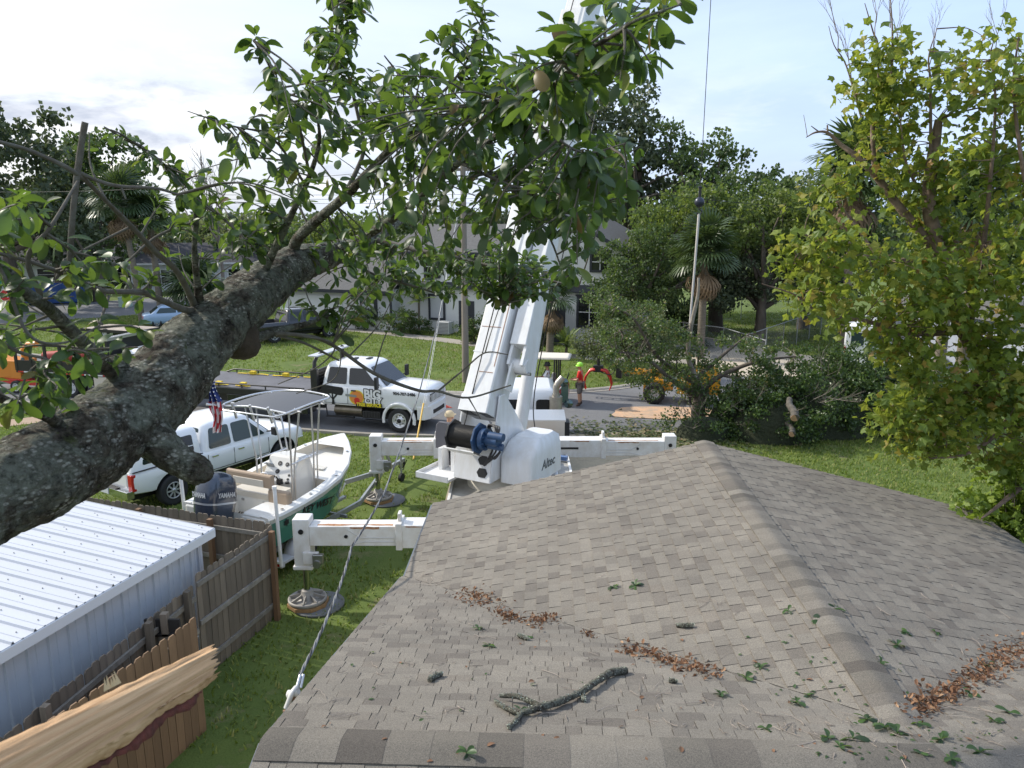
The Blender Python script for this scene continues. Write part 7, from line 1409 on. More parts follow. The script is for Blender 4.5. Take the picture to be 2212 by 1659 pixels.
# hedges by the house, kept as low shrubs of leaves on stems
def shrub(label, p, blobs, n_cl, per, lm=hedge_l, ls=.09, clr=.3, name='shrub', group=None):
    return tree(name, label, p[0], p[1], max(b[2] + b[5] for b in blobs), .05, blobs, n_cl, per, clr, ls, lm, group=group, limbs=6, base_z=.2, cat='shrub')
shrub('dark clipped hedge left of the far front windows', at(795, 712)[:2], [(0, 0, .8, 1.6, .9, .9)], 90, 60)
shrub('dark clipped hedge under the far front windows', at(868, 722)[:2], [(0, 0, .8, 1.5, .9, .9), (1.2, -.2, .5, .9, .7, .6)], 90, 60)
shrub('rounded dark shrub beside the utility pole', at(1025, 742)[:2], [(0, 0, .8, 1.3, 1.0, .9)], 80, 60)
shrub('dark hedge at the far low white house', at(300, 628)[:2], [(0, 0, 1, 5, 1.5, 1.1)], 90, 50, dark_l, .2, .6)
shrub('small potted fern by the second palm trunk', at(392, 690)[:2], [(0, 0, .6, .9, .8, .7)], 40, 40, light_l, .14, .35)
# oak top held by the crane sling, standing over the brush
ot = thing('cut_oak', 'cut oak top with a pale forked trunk held upright by the crane sling', 'tree', (0, 0, 0))
def pb(b, pts, n=7, m=0, per=5):
    P_ = smooth_path([(*at(u, v, 0, y), w_ / 2 * (y * cP + .3) / FPX) for u, v, y, w_ in pts], per); b.tube([p[:3] for p in P_], [max(p[3], .002) for p in P_], n, m); return [V(p[:3]) for p in P_]
b = MB(); ob = []
ob += pb(b, [(1512, 935, 27.2, 34), (1508, 890, 27.2, 32), (1512, 850, 27.2, 26), (1500, 815, 27.2, 20)], 10)
ob += pb(b, [(1500, 815, 27.2, 16), (1486, 765, 27.1, 10), (1494, 700, 26.8, 9), (1507, 640, 26.6, 7), (1509, 600, 26.6, 5)], 8, 1)
for pth in ([(1508, 850, 27.2, 16), (1560, 810, 27, 11), (1640, 780, 26.8, 8), (1720, 770, 26.8, 4)], [(1510, 860, 27.2, 14), (1450, 820, 26.8, 10), (1390, 770, 26.6, 6), (1330, 760, 26.4, 3)], [(1505, 830, 27.2, 12), (1420, 770, 27.5, 8), (1370, 690, 27.5, 5), (1320, 660, 27.5, 3)], [(1500, 820, 27.2, 11), (1570, 760, 27.5, 7), (1620, 720, 27.8, 3)], [(1560, 810, 27, 8), (1640, 830, 26.5, 5), (1700, 850, 26.2, 3)]): ob += pb(b, pth, 7)
b.build('trunk', [bark, bark_pale], ot)
def region(poly, n, yr):
    us, vs = [p[0] for p in poly], [p[1] for p in poly]; out = []
    while len(out) < n:
        u, v = rng.uniform(min(us), max(us), 400), rng.uniform(min(vs), max(vs), 400); k = inpoly(u, v, poly)
        for a, c in zip(u[k], v[k]): out.append(at(a, c, 0, rng.uniform(*yr)))
    return out[:n]
def crown_on(t, name, regs, bpts, per, clr, ls, lm, twig_r=.012, tm=None, squash=.7):
    cs = [c for poly, n, yr in regs for c in region(poly, n, yr)]; b = MB()
    for c in cs:
        p = min(bpts, key=lambda q: (q - c).length_squared); m_ = p.lerp(c, .5) + V((rnd.uniform(-.1, .1), rnd.uniform(-.1, .1), rnd.uniform(0, .12))) * (p - c).length
        pa = smooth_path([tuple(p), tuple(m_), tuple(c)], 3); b.tube(pa, [twig_r * (1 - .7 * i / (len(pa) - 1)) for i in range(len(pa))], 4)
    b.build('twigs', tm or twig_m, t)['kind'] = 'stuff'
    pos, ro, sz = clump_leaves(np.array([tuple(c) for c in cs]), rng.uniform(.6, 1.2, len(cs)) * clr, per, ls, squash)
    return scatter(name, LV, LF, pos, ro, sz, lm, t), cs
crown_on(ot, 'crown', [([(1280, 690), (1340, 640), (1420, 660), (1480, 720), (1560, 730), (1680, 740), (1760, 790), (1700, 830), (1560, 830), (1440, 850), (1360, 810), (1290, 770)], 110, (25.8, 28.3)), ([(1330, 790), (1440, 760), (1520, 800), (1480, 860), (1400, 860)], 9, (26, 28)), ([(1560, 830), (1720, 800), (1740, 880), (1600, 900)], 28, (25.5, 27.5)), ([(1260, 640), (1330, 610), (1380, 680), (1300, 700)], 20, (27.5, 29))], ob, 75, .42, .10, leaf_mat('oak_top_leaves', [(0.0, (0.027, 0.050, 0.018)), (.5, (0.056, 0.094, 0.030)), (.9, (0.100, 0.144, 0.050)), (1.0, (0.200, 0.150, 0.062))], .4, .3, (.25, .36, .06)))
# brush heap on the street edge
bh = thing('brush_pile', 'big dark heap of cut leafy branches piled between the street and the roof', 'brush pile', (0, 0, 0))
brush_l = leaf_mat('brush_leaves', [(0.0, (0.023, 0.044, 0.016)), (.55, (0.047, 0.083, 0.025)), (.9, (0.086, 0.137, 0.036)), (1.0, (0.156, 0.195, 0.065))], .38, .25, (.2, .33, .05))
bl = [(11.0, 26.3, 1.4, 3.0, 1.9, 1.9), (9.0, 25.6, .9, 2.4, 1.7, 1.2), (13.4, 26.6, 1.0, 2.4, 1.8, 1.6), (6.6, 25.6, .5, 1.6, 1.1, .7), (12.4, 27.3, 2.0, 2.0, 1.5, 1.5), (7.8, 26.6, 1.0, 1.4, 1.0, .9), (15.6, 26.4, .9, 1.6, 1.6, 1.3), (12.0, 26.6, 1.5, 2.6, 1.7, 1.6)]
cs = in_blobs(bl, 520, .35); cs[:, 2] = np.maximum(cs[:, 2], .08); pos, ro, sz = clump_leaves(cs, rng.uniform(.6, 1.2, len(cs)) * .42, 85, .10); pos[:, 2] = np.maximum(pos[:, 2], .03)
scatter('foliage', LV, LF, pos, ro, sz, brush_l, bh)['kind'] = 'stuff'
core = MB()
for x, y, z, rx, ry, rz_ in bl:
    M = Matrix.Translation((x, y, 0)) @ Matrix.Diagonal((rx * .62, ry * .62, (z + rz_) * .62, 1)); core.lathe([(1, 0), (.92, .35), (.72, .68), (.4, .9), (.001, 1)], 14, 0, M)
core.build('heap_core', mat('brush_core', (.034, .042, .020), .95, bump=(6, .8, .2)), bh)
b = MB()
for i in range(46):
    x, y, z, rx, ry, rz_ = bl[int(rng.integers(len(bl)))]; a = rnd.uniform(0, 6.28); e = rnd.uniform(.1, 1.2); d = V((math.cos(a) * math.cos(e), -abs(math.sin(a)) * math.cos(e), math.sin(e))); p = V((x, y, z * .8)) + V((d.x * rx, d.y * ry, d.z * rz_)) * .7
    L = rnd.uniform(.5, 1.3); twiggy(b, p, (d + V((rnd.uniform(-.6, .6), rnd.uniform(-.3, .3), rnd.uniform(-.3, .3)))).normalized(), L * .4, .012, 2, .7)
b.build('twigs', mat('twig_pale', (.19, .165, .135), .9), bh)['kind'] = 'stuff'
b = MB()
for k in range(5):
    p = at(1775 + rnd.uniform(-25, 30), 860 + rnd.uniform(-15, 20), 0, 24.4); twiggy(b, p, V((-.2 + rnd.uniform(-.5, .9), -.4, rnd.uniform(-.1, .4))).normalized(), rnd.uniform(.35, .55), .015, 3, .5)
b.build('dry_branches', mat('twig_pale', (.30, .26, .21)), bh)
lichen_bark = None
for (u0, v0, u1, v1, r, lab) in ((1717, 903, 1705, 862, .135, 'upper of the two cut logs sticking out of the dark brush heap'), (1711, 938, 1702, 905, .10, 'lower smaller cut log in the brush heap with a fresh sawn end')):
    p, q = at(u0, v0, 0, 23.9), at(u1, v1, 0, 24.9); t = thing('cut_log', lab[:90], 'log', p); b = MB(); b.tube(smooth_path([(0, 0, 0), tuple((q - p) * .3 + V((.03, 0, .02))), tuple((q - p) * .65 - V((.05, 0, 0))), tuple(q - p)], 5), [r * (1 + .12 * math.sin(i * 1.9)) * (1 - .02 * i) for i in range(16)], 14); b.build('bark', mat('log_bark', (.095, .082, .066), .95, var=(9, .8, 9), col2=(.13, .12, .10), bump=(22, .9, .03)), t); b = MB(); d = (q - p).normalized(); b.cyl(-d * .006, d * .02, r * .94, 16); b.build('sawn_end', mat('sawn_end', (.50, .30, .18), .8, var=(14, .5), col2=(.36, .20, .11)), t)
# leafy litter on the street and driveway
n = 1500; lx = np.concatenate([rng.normal(4.2, 2.0, n), rng.normal(6.2, 1.6, 800)]); ly = np.concatenate([rng.normal(25.6, 1.1, n), rng.normal(25.3, .7, 800)]); k_ = ly > 23.5
tag(scatter('leaf_litter', LV, LF, np.stack([lx[k_], ly[k_], np.full(k_.sum(), .035) + rng.uniform(0, .03, k_.sum())], 1), rot_rand(k_.sum(), .12), rng.uniform(.07, .20, k_.sum()), leaf_mat('litter_green', [(0, (.04, .06, .02)), (.7, (.10, .125, .05)), (1, (.24, .18, .10))], .6, .2)), 'cut green leaf litter strewn over the street edge and driveway', None, None, 'stuff')
# ------------------------------------------------------------------ sycamore at the right
sy = thing('sycamore_tree', 'big leaved sycamore with bare upper twigs filling the right side', 'tree', (0, 0, 0))
syc_bark = mat('sycamore_bark', (.26, .19, .14), .9, var=(5, .85, 9), col2=(.10, .07, .055), bump=(16, .7, .03)); sb = MB(); sp = []
for pth in ([(2330, 1250, 11.6, 80), (2290, 950, 11.6, 74), (2212, 854, 11.6, 52), (2142, 798, 11.6, 42), (2085, 715, 11.7, 36), (2040, 610, 11.8, 33), (2028, 540, 11.9, 30), (2006, 440, 12, 27), (2017, 330, 12.1, 24), (2028, 258, 12.1, 15)],
            [(2032, 560, 11.9, 22), (1995, 509, 12, 20), (1937, 440, 12.1, 17), (1897, 386, 12.2, 15), (1850, 338, 12.2, 12), (1817, 313, 12.3, 9), (1788, 287, 12.3, 6), (1762, 286, 12.3, 4), (1741, 297, 12.3, 1.5)], [(1788, 287, 12.3, 4), (1787, 270, 12.3, 3)], [(1768, 284, 12.3, 3), (1752, 272, 12.3, 1.5)], [(1744, 296, 12.3, 1.5), (1740, 270, 12.3, 1.2), (1736, 248, 12.3, .8)],
            [(1890, 378, 12.2, 11), (1886, 320, 12.2, 10), (1886, 269, 12.2, 9), (1901, 233, 12.1, 8), (1923, 189, 12.1, 6), (1928, 84, 12, 4), (1923, -10, 12, 2)],
            [(1897, 270, 12.2, 5), (1897, 109, 12.2, 4), (1886, 69, 12.2, 3), (1868, 7, 12.2, 1.5)], [(1860, 250, 12.2, 5), (1828, 142, 12.3, 3), (1802, 98, 12.3, 2), (1790, 56, 12.3, 1.2)],
            [(2010, 400, 12, 8), (2010, 189, 12, 5), (2006, 124, 12, 3), (2024, 62, 12, 1.5)], [(2085, 715, 11.7, 18), (1960, 720, 11.2, 12), (1860, 690, 11, 9), (1778, 682, 10.9, 6), (1722, 639, 10.8, 4), (1646, 613, 10.8, 2)],
            [(2142, 798, 11.6, 16), (2060, 850, 11.2, 10), (1980, 900, 10.9, 7), (1920, 920, 10.8, 3)], [(2212, 854, 11.6, 22), (2160, 930, 11.0, 12), (2090, 980, 10.8, 7), (2010, 990, 10.7, 4)], [(2290, 950, 11.6, 24), (2215, 1040, 11.2, 16), (2160, 1090, 11, 9), (2120, 1120, 10.9, 4)],
            [(2090, 720, 11.7, 16), (2120, 560, 11.5, 12), (2140, 380, 11.3, 8), (2150, 220, 11.2, 5), (2140, 110, 11.2, 3)], [(2290, 950, 11.6, 26), (2260, 640, 11.2, 14), (2215, 400, 11, 9), (2190, 200, 11, 6), (2200, 80, 11, 3)], [(2030, 560, 11.9, 12), (1900, 560, 11.4, 9), (1800, 530, 11.3, 6), (1720, 500, 11.3, 3)], [(1900, 560, 11.4, 7), (1820, 450, 11.6, 4), (1780, 400, 11.6, 2)], [(2006, 440, 12, 8), (1960, 360, 11.8, 5), (1945, 260, 11.8, 3)], [(1800, 680, 10.9, 5), (1760, 600, 11, 3), (1720, 570, 11, 2)]):
    sp += pb(sb, pth, 9)
for (u, v) in ((1923, 60), (1890, 90), (1810, 110), (2008, 140), (2150, 130), (1840, 180), (1940, 120)):
    twiggy(sb, at(u, v, 0, 12.1), V((rnd.uniform(-.25, .25), 0, 1)).normalized(), .36, .008, 3, .42)
sb.build('trunk', syc_bark, sy)
a5 = [R(90 + d) for d in (0, 36, 72, 108, 144, 180, 216, 252, 288, 324)]; rad = [1.0, .58, .92, .50, .62, .30, .62, .50, .92, .58]
SLV = [(0, 0, .06)] + [(r * math.cos(a) * .62, r * math.sin(a) * .55 + .25, -.10 * r * r + (.04 if i % 2 else 0)) for i, (a, r) in enumerate(zip(a5, rad))]; SLF = [(0, i, i % 10 + 1) for i in range(1, 11)]
syc_l = [(0.0, (0.065, 0.118, 0.020)), (.50, (0.129, 0.196, 0.030)), (.80, (0.202, 0.252, 0.040)), (.95, (0.291, 0.258, 0.050)), (1.0, (0.336, 0.168, 0.056))]
regs = [([(1810, 170), (1870, 90), (1950, 90), (2010, 160), (2000, 330), (1950, 420), (1880, 330), (1830, 260)], 52, (11.6, 12.6)), ([(2010, 180), (2090, 90), (2250, 60), (2300, 300), (2290, 620), (2080, 620), (2050, 420), (2040, 280)], 98, (10.6, 12.2)), ([(1900, 400), (2060, 330), (2060, 560), (1980, 540)], 35, (11.6, 12.6)),
        ([(1680, 590), (1720, 500), (1810, 480), (1900, 540), (2050, 560), (2290, 560), (2290, 860), (2140, 800), (2040, 760), (1900, 750), (1840, 700), (1770, 690)], 170, (10.4, 12.0)), ([(1900, 740), (2100, 780), (2290, 860), (2290, 1010), (2140, 1000), (2060, 960), (1960, 990), (1880, 950), (1890, 880), (1960, 860)], 130, (10.3, 11.4)),
        ([(1770, 370), (1830, 340), (1860, 420), (1800, 470), (1740, 470)], 10, (11.2, 12))]
cs = [c for poly, n, yr in regs for c in region(poly, n, yr)]; b = MB()
for c in cs:
    p = min(sp, key=lambda q: (q - c).length_squared); m_ = p.lerp(c, .5) + V((rnd.uniform(-.1, .1), rnd.uniform(-.1, .1), rnd.uniform(-.05, .15))) * (p - c).length; pa = smooth_path([tuple(p), tuple(m_), tuple(c)], 3); b.tube(pa, [.010 * (1 - .7 * i / (len(pa) - 1)) for i in range(len(pa))], 4)
b.build('twigs', syc_bark, sy)['kind'] = 'stuff'
pos, ro, sz = clump_leaves(np.array([tuple(c) for c in cs]), rng.uniform(.7, 1.2, len(cs)) * .38, 19, .145, .9, .9)
order = np.argsort(pos[:, 1]); big = order[:290]
scatter('crown', SLV, SLF, np.delete(pos, big, 0), np.delete(ro, big, 0), np.delete(sz, big), leaf_mat('sycamore_leaves', syc_l, .5, .46, (.46, .52, .06)), sy)['kind'] = 'stuff'
lm_ = MB(); lm_.add(SLV, SLF, 0, False); sme = lm_.mesh('leaf', leaf_mat('sycamore_leaf', syc_l, .5, .46, (.46, .52, .06), 'object'))
for i in big: link('leaf', sme, sy, Matrix.Translation(pos[i]) @ Matrix(ro[i]).to_4x4() @ Matrix.Scale(sz[i], 4))

sh_ = thing('leafy_shrub', 'bright green big leaved shrub low at the right roof corner', 'shrub', (0, 0, 0)); cs = region([(2080, 1090), (2130, 1010), (2300, 985), (2300, 1230), (2200, 1205), (2130, 1150)], 110, (11.0, 11.9)); b = MB(); g0 = V((8.2, 11.8, 0)); top_ = V((8.1, 11.6, 1.6)); b.tube([g0, top_], [.05, .04], 8)
for c in cs: b.tube([top_, top_.lerp(c, .5) + V((0, 0, .1)), c], [.012, .008, .004], 4)
b.build('stem', twig_m, sh_); pos, ro, sz = clump_leaves(np.array([tuple(c) for c in cs]), rng.uniform(.7, 1.2, len(cs)) * .3, 24, .15, .9, .7); scatter('leaves', SLV, SLF, pos, ro, sz, leaf_mat('shrub_bright', [(0, (.09, .15, .022)), (.7, (.17, .25, .035)), (1, (.25, .30, .05))], .5, .42, (.45, .6, .06)), sh_)['kind'] = 'stuff'
# ------------------------------------------------------------------ the big lichened limb in the foreground
def bark_mat(name, lich=0.5, sc_=1.0):
    m = bpy.data.materials.new(name); m.use_nodes = True; t = m.node_tree; p = t.nodes['Principled BSDF']; tcn = nn(t, 'ShaderNodeTexCoord')
    def nz(s_, d=8, ro=.65, dist=0):
        n = nn(t, 'ShaderNodeTexNoise'); n.inputs['Scale'].default_value = s_ * sc_; n.inputs['Detail'].default_value = d; n.inputs['Roughness'].default_value = ro; n.inputs['Distortion'].default_value = dist
        t.links.new(tcn.outputs['Object'], n.inputs['Vector']); return n.outputs[0]
    vo = nn(t, 'ShaderNodeTexVoronoi'); vo.inputs['Scale'].default_value = 44 * sc_; vo.inputs['Randomness'].default_value = 1
    wm = nn(t, 'ShaderNodeMapping'); wm.inputs['Scale'].default_value = (1, 1, 1.9); t.links.new(tcn.outputs['Object'], wm.inputs[0]); t.links.new(wm.outputs[0], vo.inputs['Vector'])
    c0 = mixc(t, ramp(t, nz(26, 10, .7), [(.38, 0), (.62, 1)]).outputs[0], (.040, .032, .024), (.155, .132, .104))
    c1 = mixc(t, ramp(t, nz(6.5, 8, .7, .6), [(.50 - .14 * lich, 0), (.57, .92)]).outputs[0], c0, mixc(t, nz(40, 5), (.125, .135, .10), (.33, .34, .28)))
    c2 = mixc(t, ramp(t, nz(9, 6, .7, 1.0), [(.60, 0), (.66, .8)]).outputs[0], c1, (.10, .115, .045))
    fl_ = nn(t, 'ShaderNodeMath', operation='MULTIPLY'); t.links.new(ramp(t, vo.outputs['Distance'], [(.30, 1), (.50, 0)]).outputs[0], fl_.inputs[0]); t.links.new(ramp(t, nz(11, 6, .7), [(.49, 0), (.59, .8)]).outputs[0], fl_.inputs[1])
    c3 = mixc(t, fl_.outputs[0], c2, (.52, .50, .44))
    c3 = mixc(t, 1.0, c3, ramp(t, nz(30, 9, .75), [(.36, .34), (.52, 1.0)]).outputs[0], 'MULTIPLY'); t.links.new(c3, p.inputs['Base Color']); p.inputs['Roughness'].default_value = .95; p.inputs['Specular IOR Level'].default_value = .15  # noise darkens the bark colour, painting in shade like that of crevices
    b1 = nn(t, 'ShaderNodeBump'); b1.inputs['Strength'].default_value = 1.0; b1.inputs['Distance'].default_value = .035; t.links.new(nz(38, 12, .72), b1.inputs['Height'])
    b2 = nn(t, 'ShaderNodeBump'); b2.inputs['Strength'].default_value = .6; b2.inputs['Distance'].default_value = .008; t.links.new(vo.outputs['Distance'], b2.inputs['Height']); t.links.new(b1.outputs[0], b2.inputs['Normal']); t.links.new(b2.outputs[0], p.inputs['Normal']); return m
limb_bark = bark_mat('lichen_bark', .55); branch_bark = mat('branch_bark', (.095, .078, .062), .92, var=(22, .7, 9), col2=(.17, .165, .14), bump=(60, .6, .008))
limb = thing('tree_limb', 'thick lichen covered oak limb with leafy branches crossing the upper left foreground', 'tree', (0, 0, 0))
def rough_tube(b, P_, n, amp=.09, m=0):
    """a knotty tube: P_ rows of (x, y, z, r)"""
    pts = [V(p[:3]) for p in P_]; rings = []; x = None
    for i, p in enumerate(pts):
        d = (pts[min(i + 1, len(pts) - 1)] - pts[max(i - 1, 0)]).normalized()
        if x is None: x = d.orthogonal()
        x = (x - d * x.dot(d)).normalized(); y = d.cross(x); ring = []
        for k in range(n):
            a = 2 * math.pi * k / n; o = x * math.cos(a) + y * math.sin(a); q = p + o * P_[i][3]
            f = 1 + amp * (noise.noise(q * 4.5) + .55 * noise.noise(q * 13) + .55 * noise.noise(q * 34) + .5 * noise.noise(q * 70))
            ring.append(p + o * P_[i][3] * f)
        rings.append(ring)
    b.loft(rings, m, True, True, True)
def px_path(pts, per): return [tuple(p) for p in smooth_path([(*at(u, v, 0, y), w_ / 2 * (y * cP + abs(at(u, v, 0, y).z - CAM_H) * sP * (1 if v > 471 else -1)) / FPX) for u, v, y, w_ in pts], per)]
main = px_path([(-560, 1330, 2.05, 250), (-330, 1250, 2.15, 215), (-120, 1130, 2.3, 196), (90, 1022, 2.6, 190), (235, 930, 2.95, 186), (345, 830, 3.3, 166), (455, 715, 3.75, 132), (560, 628, 4.25, 108), (645, 570, 4.75, 78), (720, 548, 5.2, 52), (800, 515, 5.8, 34), (870, 470, 6.2, 20)], 16)
b = MB(); rough_tube(b, main, 84, .11); b.build('limb', limb_bark, limb)
b = MB(); rough_tube(b, px_path([(300, 925, 3.05, 125), (345, 965, 3.0, 84), (392, 1000, 2.98, 66), (436, 1022, 2.96, 60), (443, 1026, 2.96, 34)], 8), 36, .16); b.build('branch_stub', limb_bark, limb)
b = MB(); rough_tube(b, px_path([(500, 690, 3.95, 100), (520, 735, 3.9, 86), (532, 765, 3.9, 58), (535, 775, 3.9, 20)], 8), 32, .16); b.build('burl', mat('burl_brown', (.085, .060, .040), .95, var=(12, .8, 9), col2=(.04, .03, .02), bump=(30, .9, .02)), limb)
b = MB(); rough_tube(b, px_path([(270, 850, 3.15, 60), (258, 800, 3.1, 46), (250, 775, 3.1, 42), (248, 768, 3.1, 20)], 6), 24, .14); b.build('branch_stub', limb_bark, limb)
b = MB(); rough_tube(b, [(-2.15, 1.75, -.1, .36), (-2.2, 1.8, 2.5, .31), (-2.25, 1.85, 4.6, .29), (-2.2, 1.95, 6.2, .27), (-2.3, 1.9, 7.6, .22)], 32, .06); b.build('trunk', limb_bark, limb)
BR = [ # picture path, distance and width of each branch, drawn from the limb outwards
 [(640, 565, 4.7, 26), (643, 516, 4.6, 24), (742, 427, 4.3, 20), (844, 324, 3.9, 18), (920, 271, 3.6, 16), (1030, 228, 3.2, 14), (1100, 215, 2.9, 13), (1160, 190, 2.6, 12), (1230, 130, 2.4, 11), (1325, 77, 2.3, 9), (1372, 45, 2.2, 7), (1470, 10, 2.2, 4)],
 [(720, 548, 5.2, 24), (848, 473, 4.8, 18), (993, 350, 4.2, 15), (1053, 307, 3.9, 13), (1097, 274, 3.7, 12), (1180, 220, 3.4, 8), (1300, 190, 3.0, 5)],
 [(560, 610, 4.25, 20), (590, 545, 4.2, 17), (630, 463, 4.1, 14), (669, 380, 4.0, 11), (690, 300, 3.9, 8), (680, 230, 3.8, 5)], [(742, 427, 4.3, 12), (785, 330, 4.4, 9), (778, 271, 4.4, 8), (745, 132, 4.4, 6), (725, 50, 4.4, 4), (715, -10, 4.4, 3)],
 [(669, 380, 4.0, 7), (640, 250, 3.6, 6), (600, 180, 3.4, 6), (575, 130, 3.3, 5), (548, 88, 3.2, 3)], [(660, 400, 4.0, 6), (590, 300, 3.6, 5), (500, 272, 3.3, 4), (440, 252, 3.2, 3), (405, 240, 3.2, 2)],
 [(432, 665, 3.75, 22), (425, 600, 3.6, 15), (420, 545, 3.5, 12), (420, 426, 3.4, 11), (364, 367, 3.3, 9), (311, 321, 3.2, 8), (271, 301, 3.2, 6), (225, 274, 3.2, 3)],
 [(425, 668, 3.75, 16), (385, 590, 3.4, 13), (340, 548, 3.2, 12), (284, 489, 3.0, 11), (231, 436, 2.8, 10), (169, 377, 2.6, 10), (76, 330, 2.5, 9), (0, 307, 2.4, 8), (-80, 290, 2.4, 7)],
 [(150, 600, 2.65, 14), (155, 490, 2.6, 13), (164, 400, 2.6, 13), (176, 310, 2.6, 14), (184, 264, 2.6, 14)], [(169, 372, 2.6, 10), (210, 390, 2.65, 8), (261, 403, 2.7, 8), (337, 407, 2.8, 7), (383, 420, 2.9, 5)], [(261, 403, 2.7, 6), (272, 430, 2.7, 4)],
 [(420, 426, 3.4, 8), (480, 470, 3.5, 6), (530, 520, 3.6, 4)], [(420, 480, 3.45, 7), (340, 510, 3.3, 6), (270, 570, 3.2, 4)], [(284, 489, 3, 6), (200, 530, 2.9, 4), (140, 560, 2.8, 3)],
 [(268, 830, 3.1, 40), (225, 786, 2.95, 33), (162, 723, 2.7, 29), (107, 668, 2.5, 27), (50, 628, 2.35, 26), (0, 571, 2.25, 22), (-80, 510, 2.1, 20)], [(100, 660, 2.5, 14), (60, 560, 2.4, 11), (110, 490, 2.4, 8), (168, 392, 2.55, 6)],
 [(425, 672, 3.75, 18), (395, 668, 3.5, 14), (337, 643, 3.2, 13), (304, 631, 3.05, 12), (228, 629, 2.85, 12), (190, 615, 2.7, 11), (151, 597, 2.6, 10), (79, 570, 2.5, 9), (0, 548, 2.4, 8), (-60, 540, 2.3, 8)], [(228, 629, 2.85, 8), (190, 560, 2.75, 6), (155, 500, 2.7, 5)],
 [(250, 880, 3.0, 20), (225, 690, 2.6, 5), (235, 640, 2.5, 4), (290, 560, 2.6, 3)] if False else [(235, 640, 2.85, 7), (215, 700, 2.7, 5), (205, 740, 2.6, 4), (190, 800, 2.5, 3)],
 [(150, 940, 2.72, 28), (110, 905, 2.6, 23), (60, 885, 2.45, 21), (0, 860, 2.3, 19), (-90, 820, 2.1, 16)], [(112, 905, 2.6, 8), (122, 880, 2.6, 4), (137, 862, 2.6, 2)],
 [(540, 735, 3.9, 26), (600, 715, 4.1, 18), (660, 700, 4.3, 12), (690, 690, 4.4, 5)], [(585, 718, 4.05, 10), (698, 735, 4.2, 8), (807, 806, 4.3, 8), (902, 843, 4.4, 7), (946, 845, 4.4, 6), (1012, 859, 4.45, 4.5), (1104, 832, 4.5, 3)], [(946, 845, 4.4, 4.5), (1000, 800, 4.4, 4), (1048, 762, 4.4, 3), (1098, 766, 4.4, 2)],
 [(590, 722, 4.1, 8), (657, 741, 4.2, 6), (733, 779, 4.3, 4)], [(1012, 859, 4.45, 3.5), (1030, 890, 4.45, 2), (1038, 905, 4.45, 1.5)], [(1048, 762, 4.4, 3), (1060, 720, 4.4, 2), (1080, 660, 4.4, 2)], [(610, 720, 4.1, 5), (720, 742, 4.2, 4), (690, 790, 4.2, 3), (600, 830, 4.2, 2)], [(700, 735, 4.2, 4), (735, 760, 4.2, 3), (720, 820, 4.2, 2.5), (640, 850, 4.2, 2)],
 [(844, 324, 3.9, 10), (900, 230, 4.2, 7), (960, 195, 4.3, 6), (1010, 130, 4.3, 5), (1040, 60, 4.3, 3)], [(900, 230, 4.2, 6), (860, 160, 4.4, 5), (830, 120, 4.4, 3)], [(1100, 215, 2.9, 8), (1180, 280, 2.9, 6), (1260, 330, 2.9, 5), (1350, 310, 2.9, 3)], [(993, 350, 4.2, 10), (1100, 400, 3.9, 7), (1200, 420, 3.6, 5), (1300, 440, 3.4, 3)], [(1100, 400, 3.9, 6), (1180, 500, 3.9, 5), (1220, 600, 3.9, 3)], [(800, 515, 5.8, 14), (900, 540, 5.6, 10), (1000, 560, 5.4, 7), (1120, 590, 5.2, 5), (1250, 620, 5, 3)], [(740, 545, 5.3, 10), (800, 590, 5.3, 7), (900, 620, 5.2, 5), (960, 640, 5.2, 3)], [(0, 571, 2.25, 10), (60, 720, 2.2, 7), (140, 740, 2.3, 5), (220, 700, 2.4, 3)], [(-60, 700, 2.1, 12), (40, 760, 2.2, 8), (110, 780, 2.2, 5), (150, 830, 2.3, 3)]]
lp = []
for q in BR:
    P_ = px_path(q, 6); b = MB(); n_ = 14 if q[0][3] > 15 else 8; rough_tube(b, P_, n_, .10); b.build('branch', limb_bark if q[0][3] >= 20 else branch_bark, limb); lp += [V(p[:3]) for p in P_[3:]]
lleaf = [(0.0, (.015, .032, .015)), (.40, (.026, .056, .020)), (.75, (.042, .090, .024)), (.94, (.070, .130, .028)), (.97, (.14, .15, .03)), (1.0, (.12, .045, .022))]
def oak_leaf(curl, droop):
    b = MB(); rows = []
    for i, (y, w_) in enumerate(((0, .02), (.14, .09), (.32, .18), (.52, .25), (.72, .27), (.88, .20), (1.0, .03))):
        z = -droop * y * y + .05 * math.sin(y * 4); rows.append([V((-w_, y, z + curl * w_)), V((-w_ * .5, y, z + curl * w_ * .3)), V((0, y, z)), V((w_ * .5, y, z + curl * w_ * .3)), V((w_, y, z + curl * w_))])
    b.grid(rows, 0, True); b.tube([(0, -.10, .01), (0, .02, 0)], .012, 4); return b
LT = [oak_leaf(.25, .10), oak_leaf(-.25, .35), oak_leaf(.5, .25), oak_leaf(-.1, .6)]
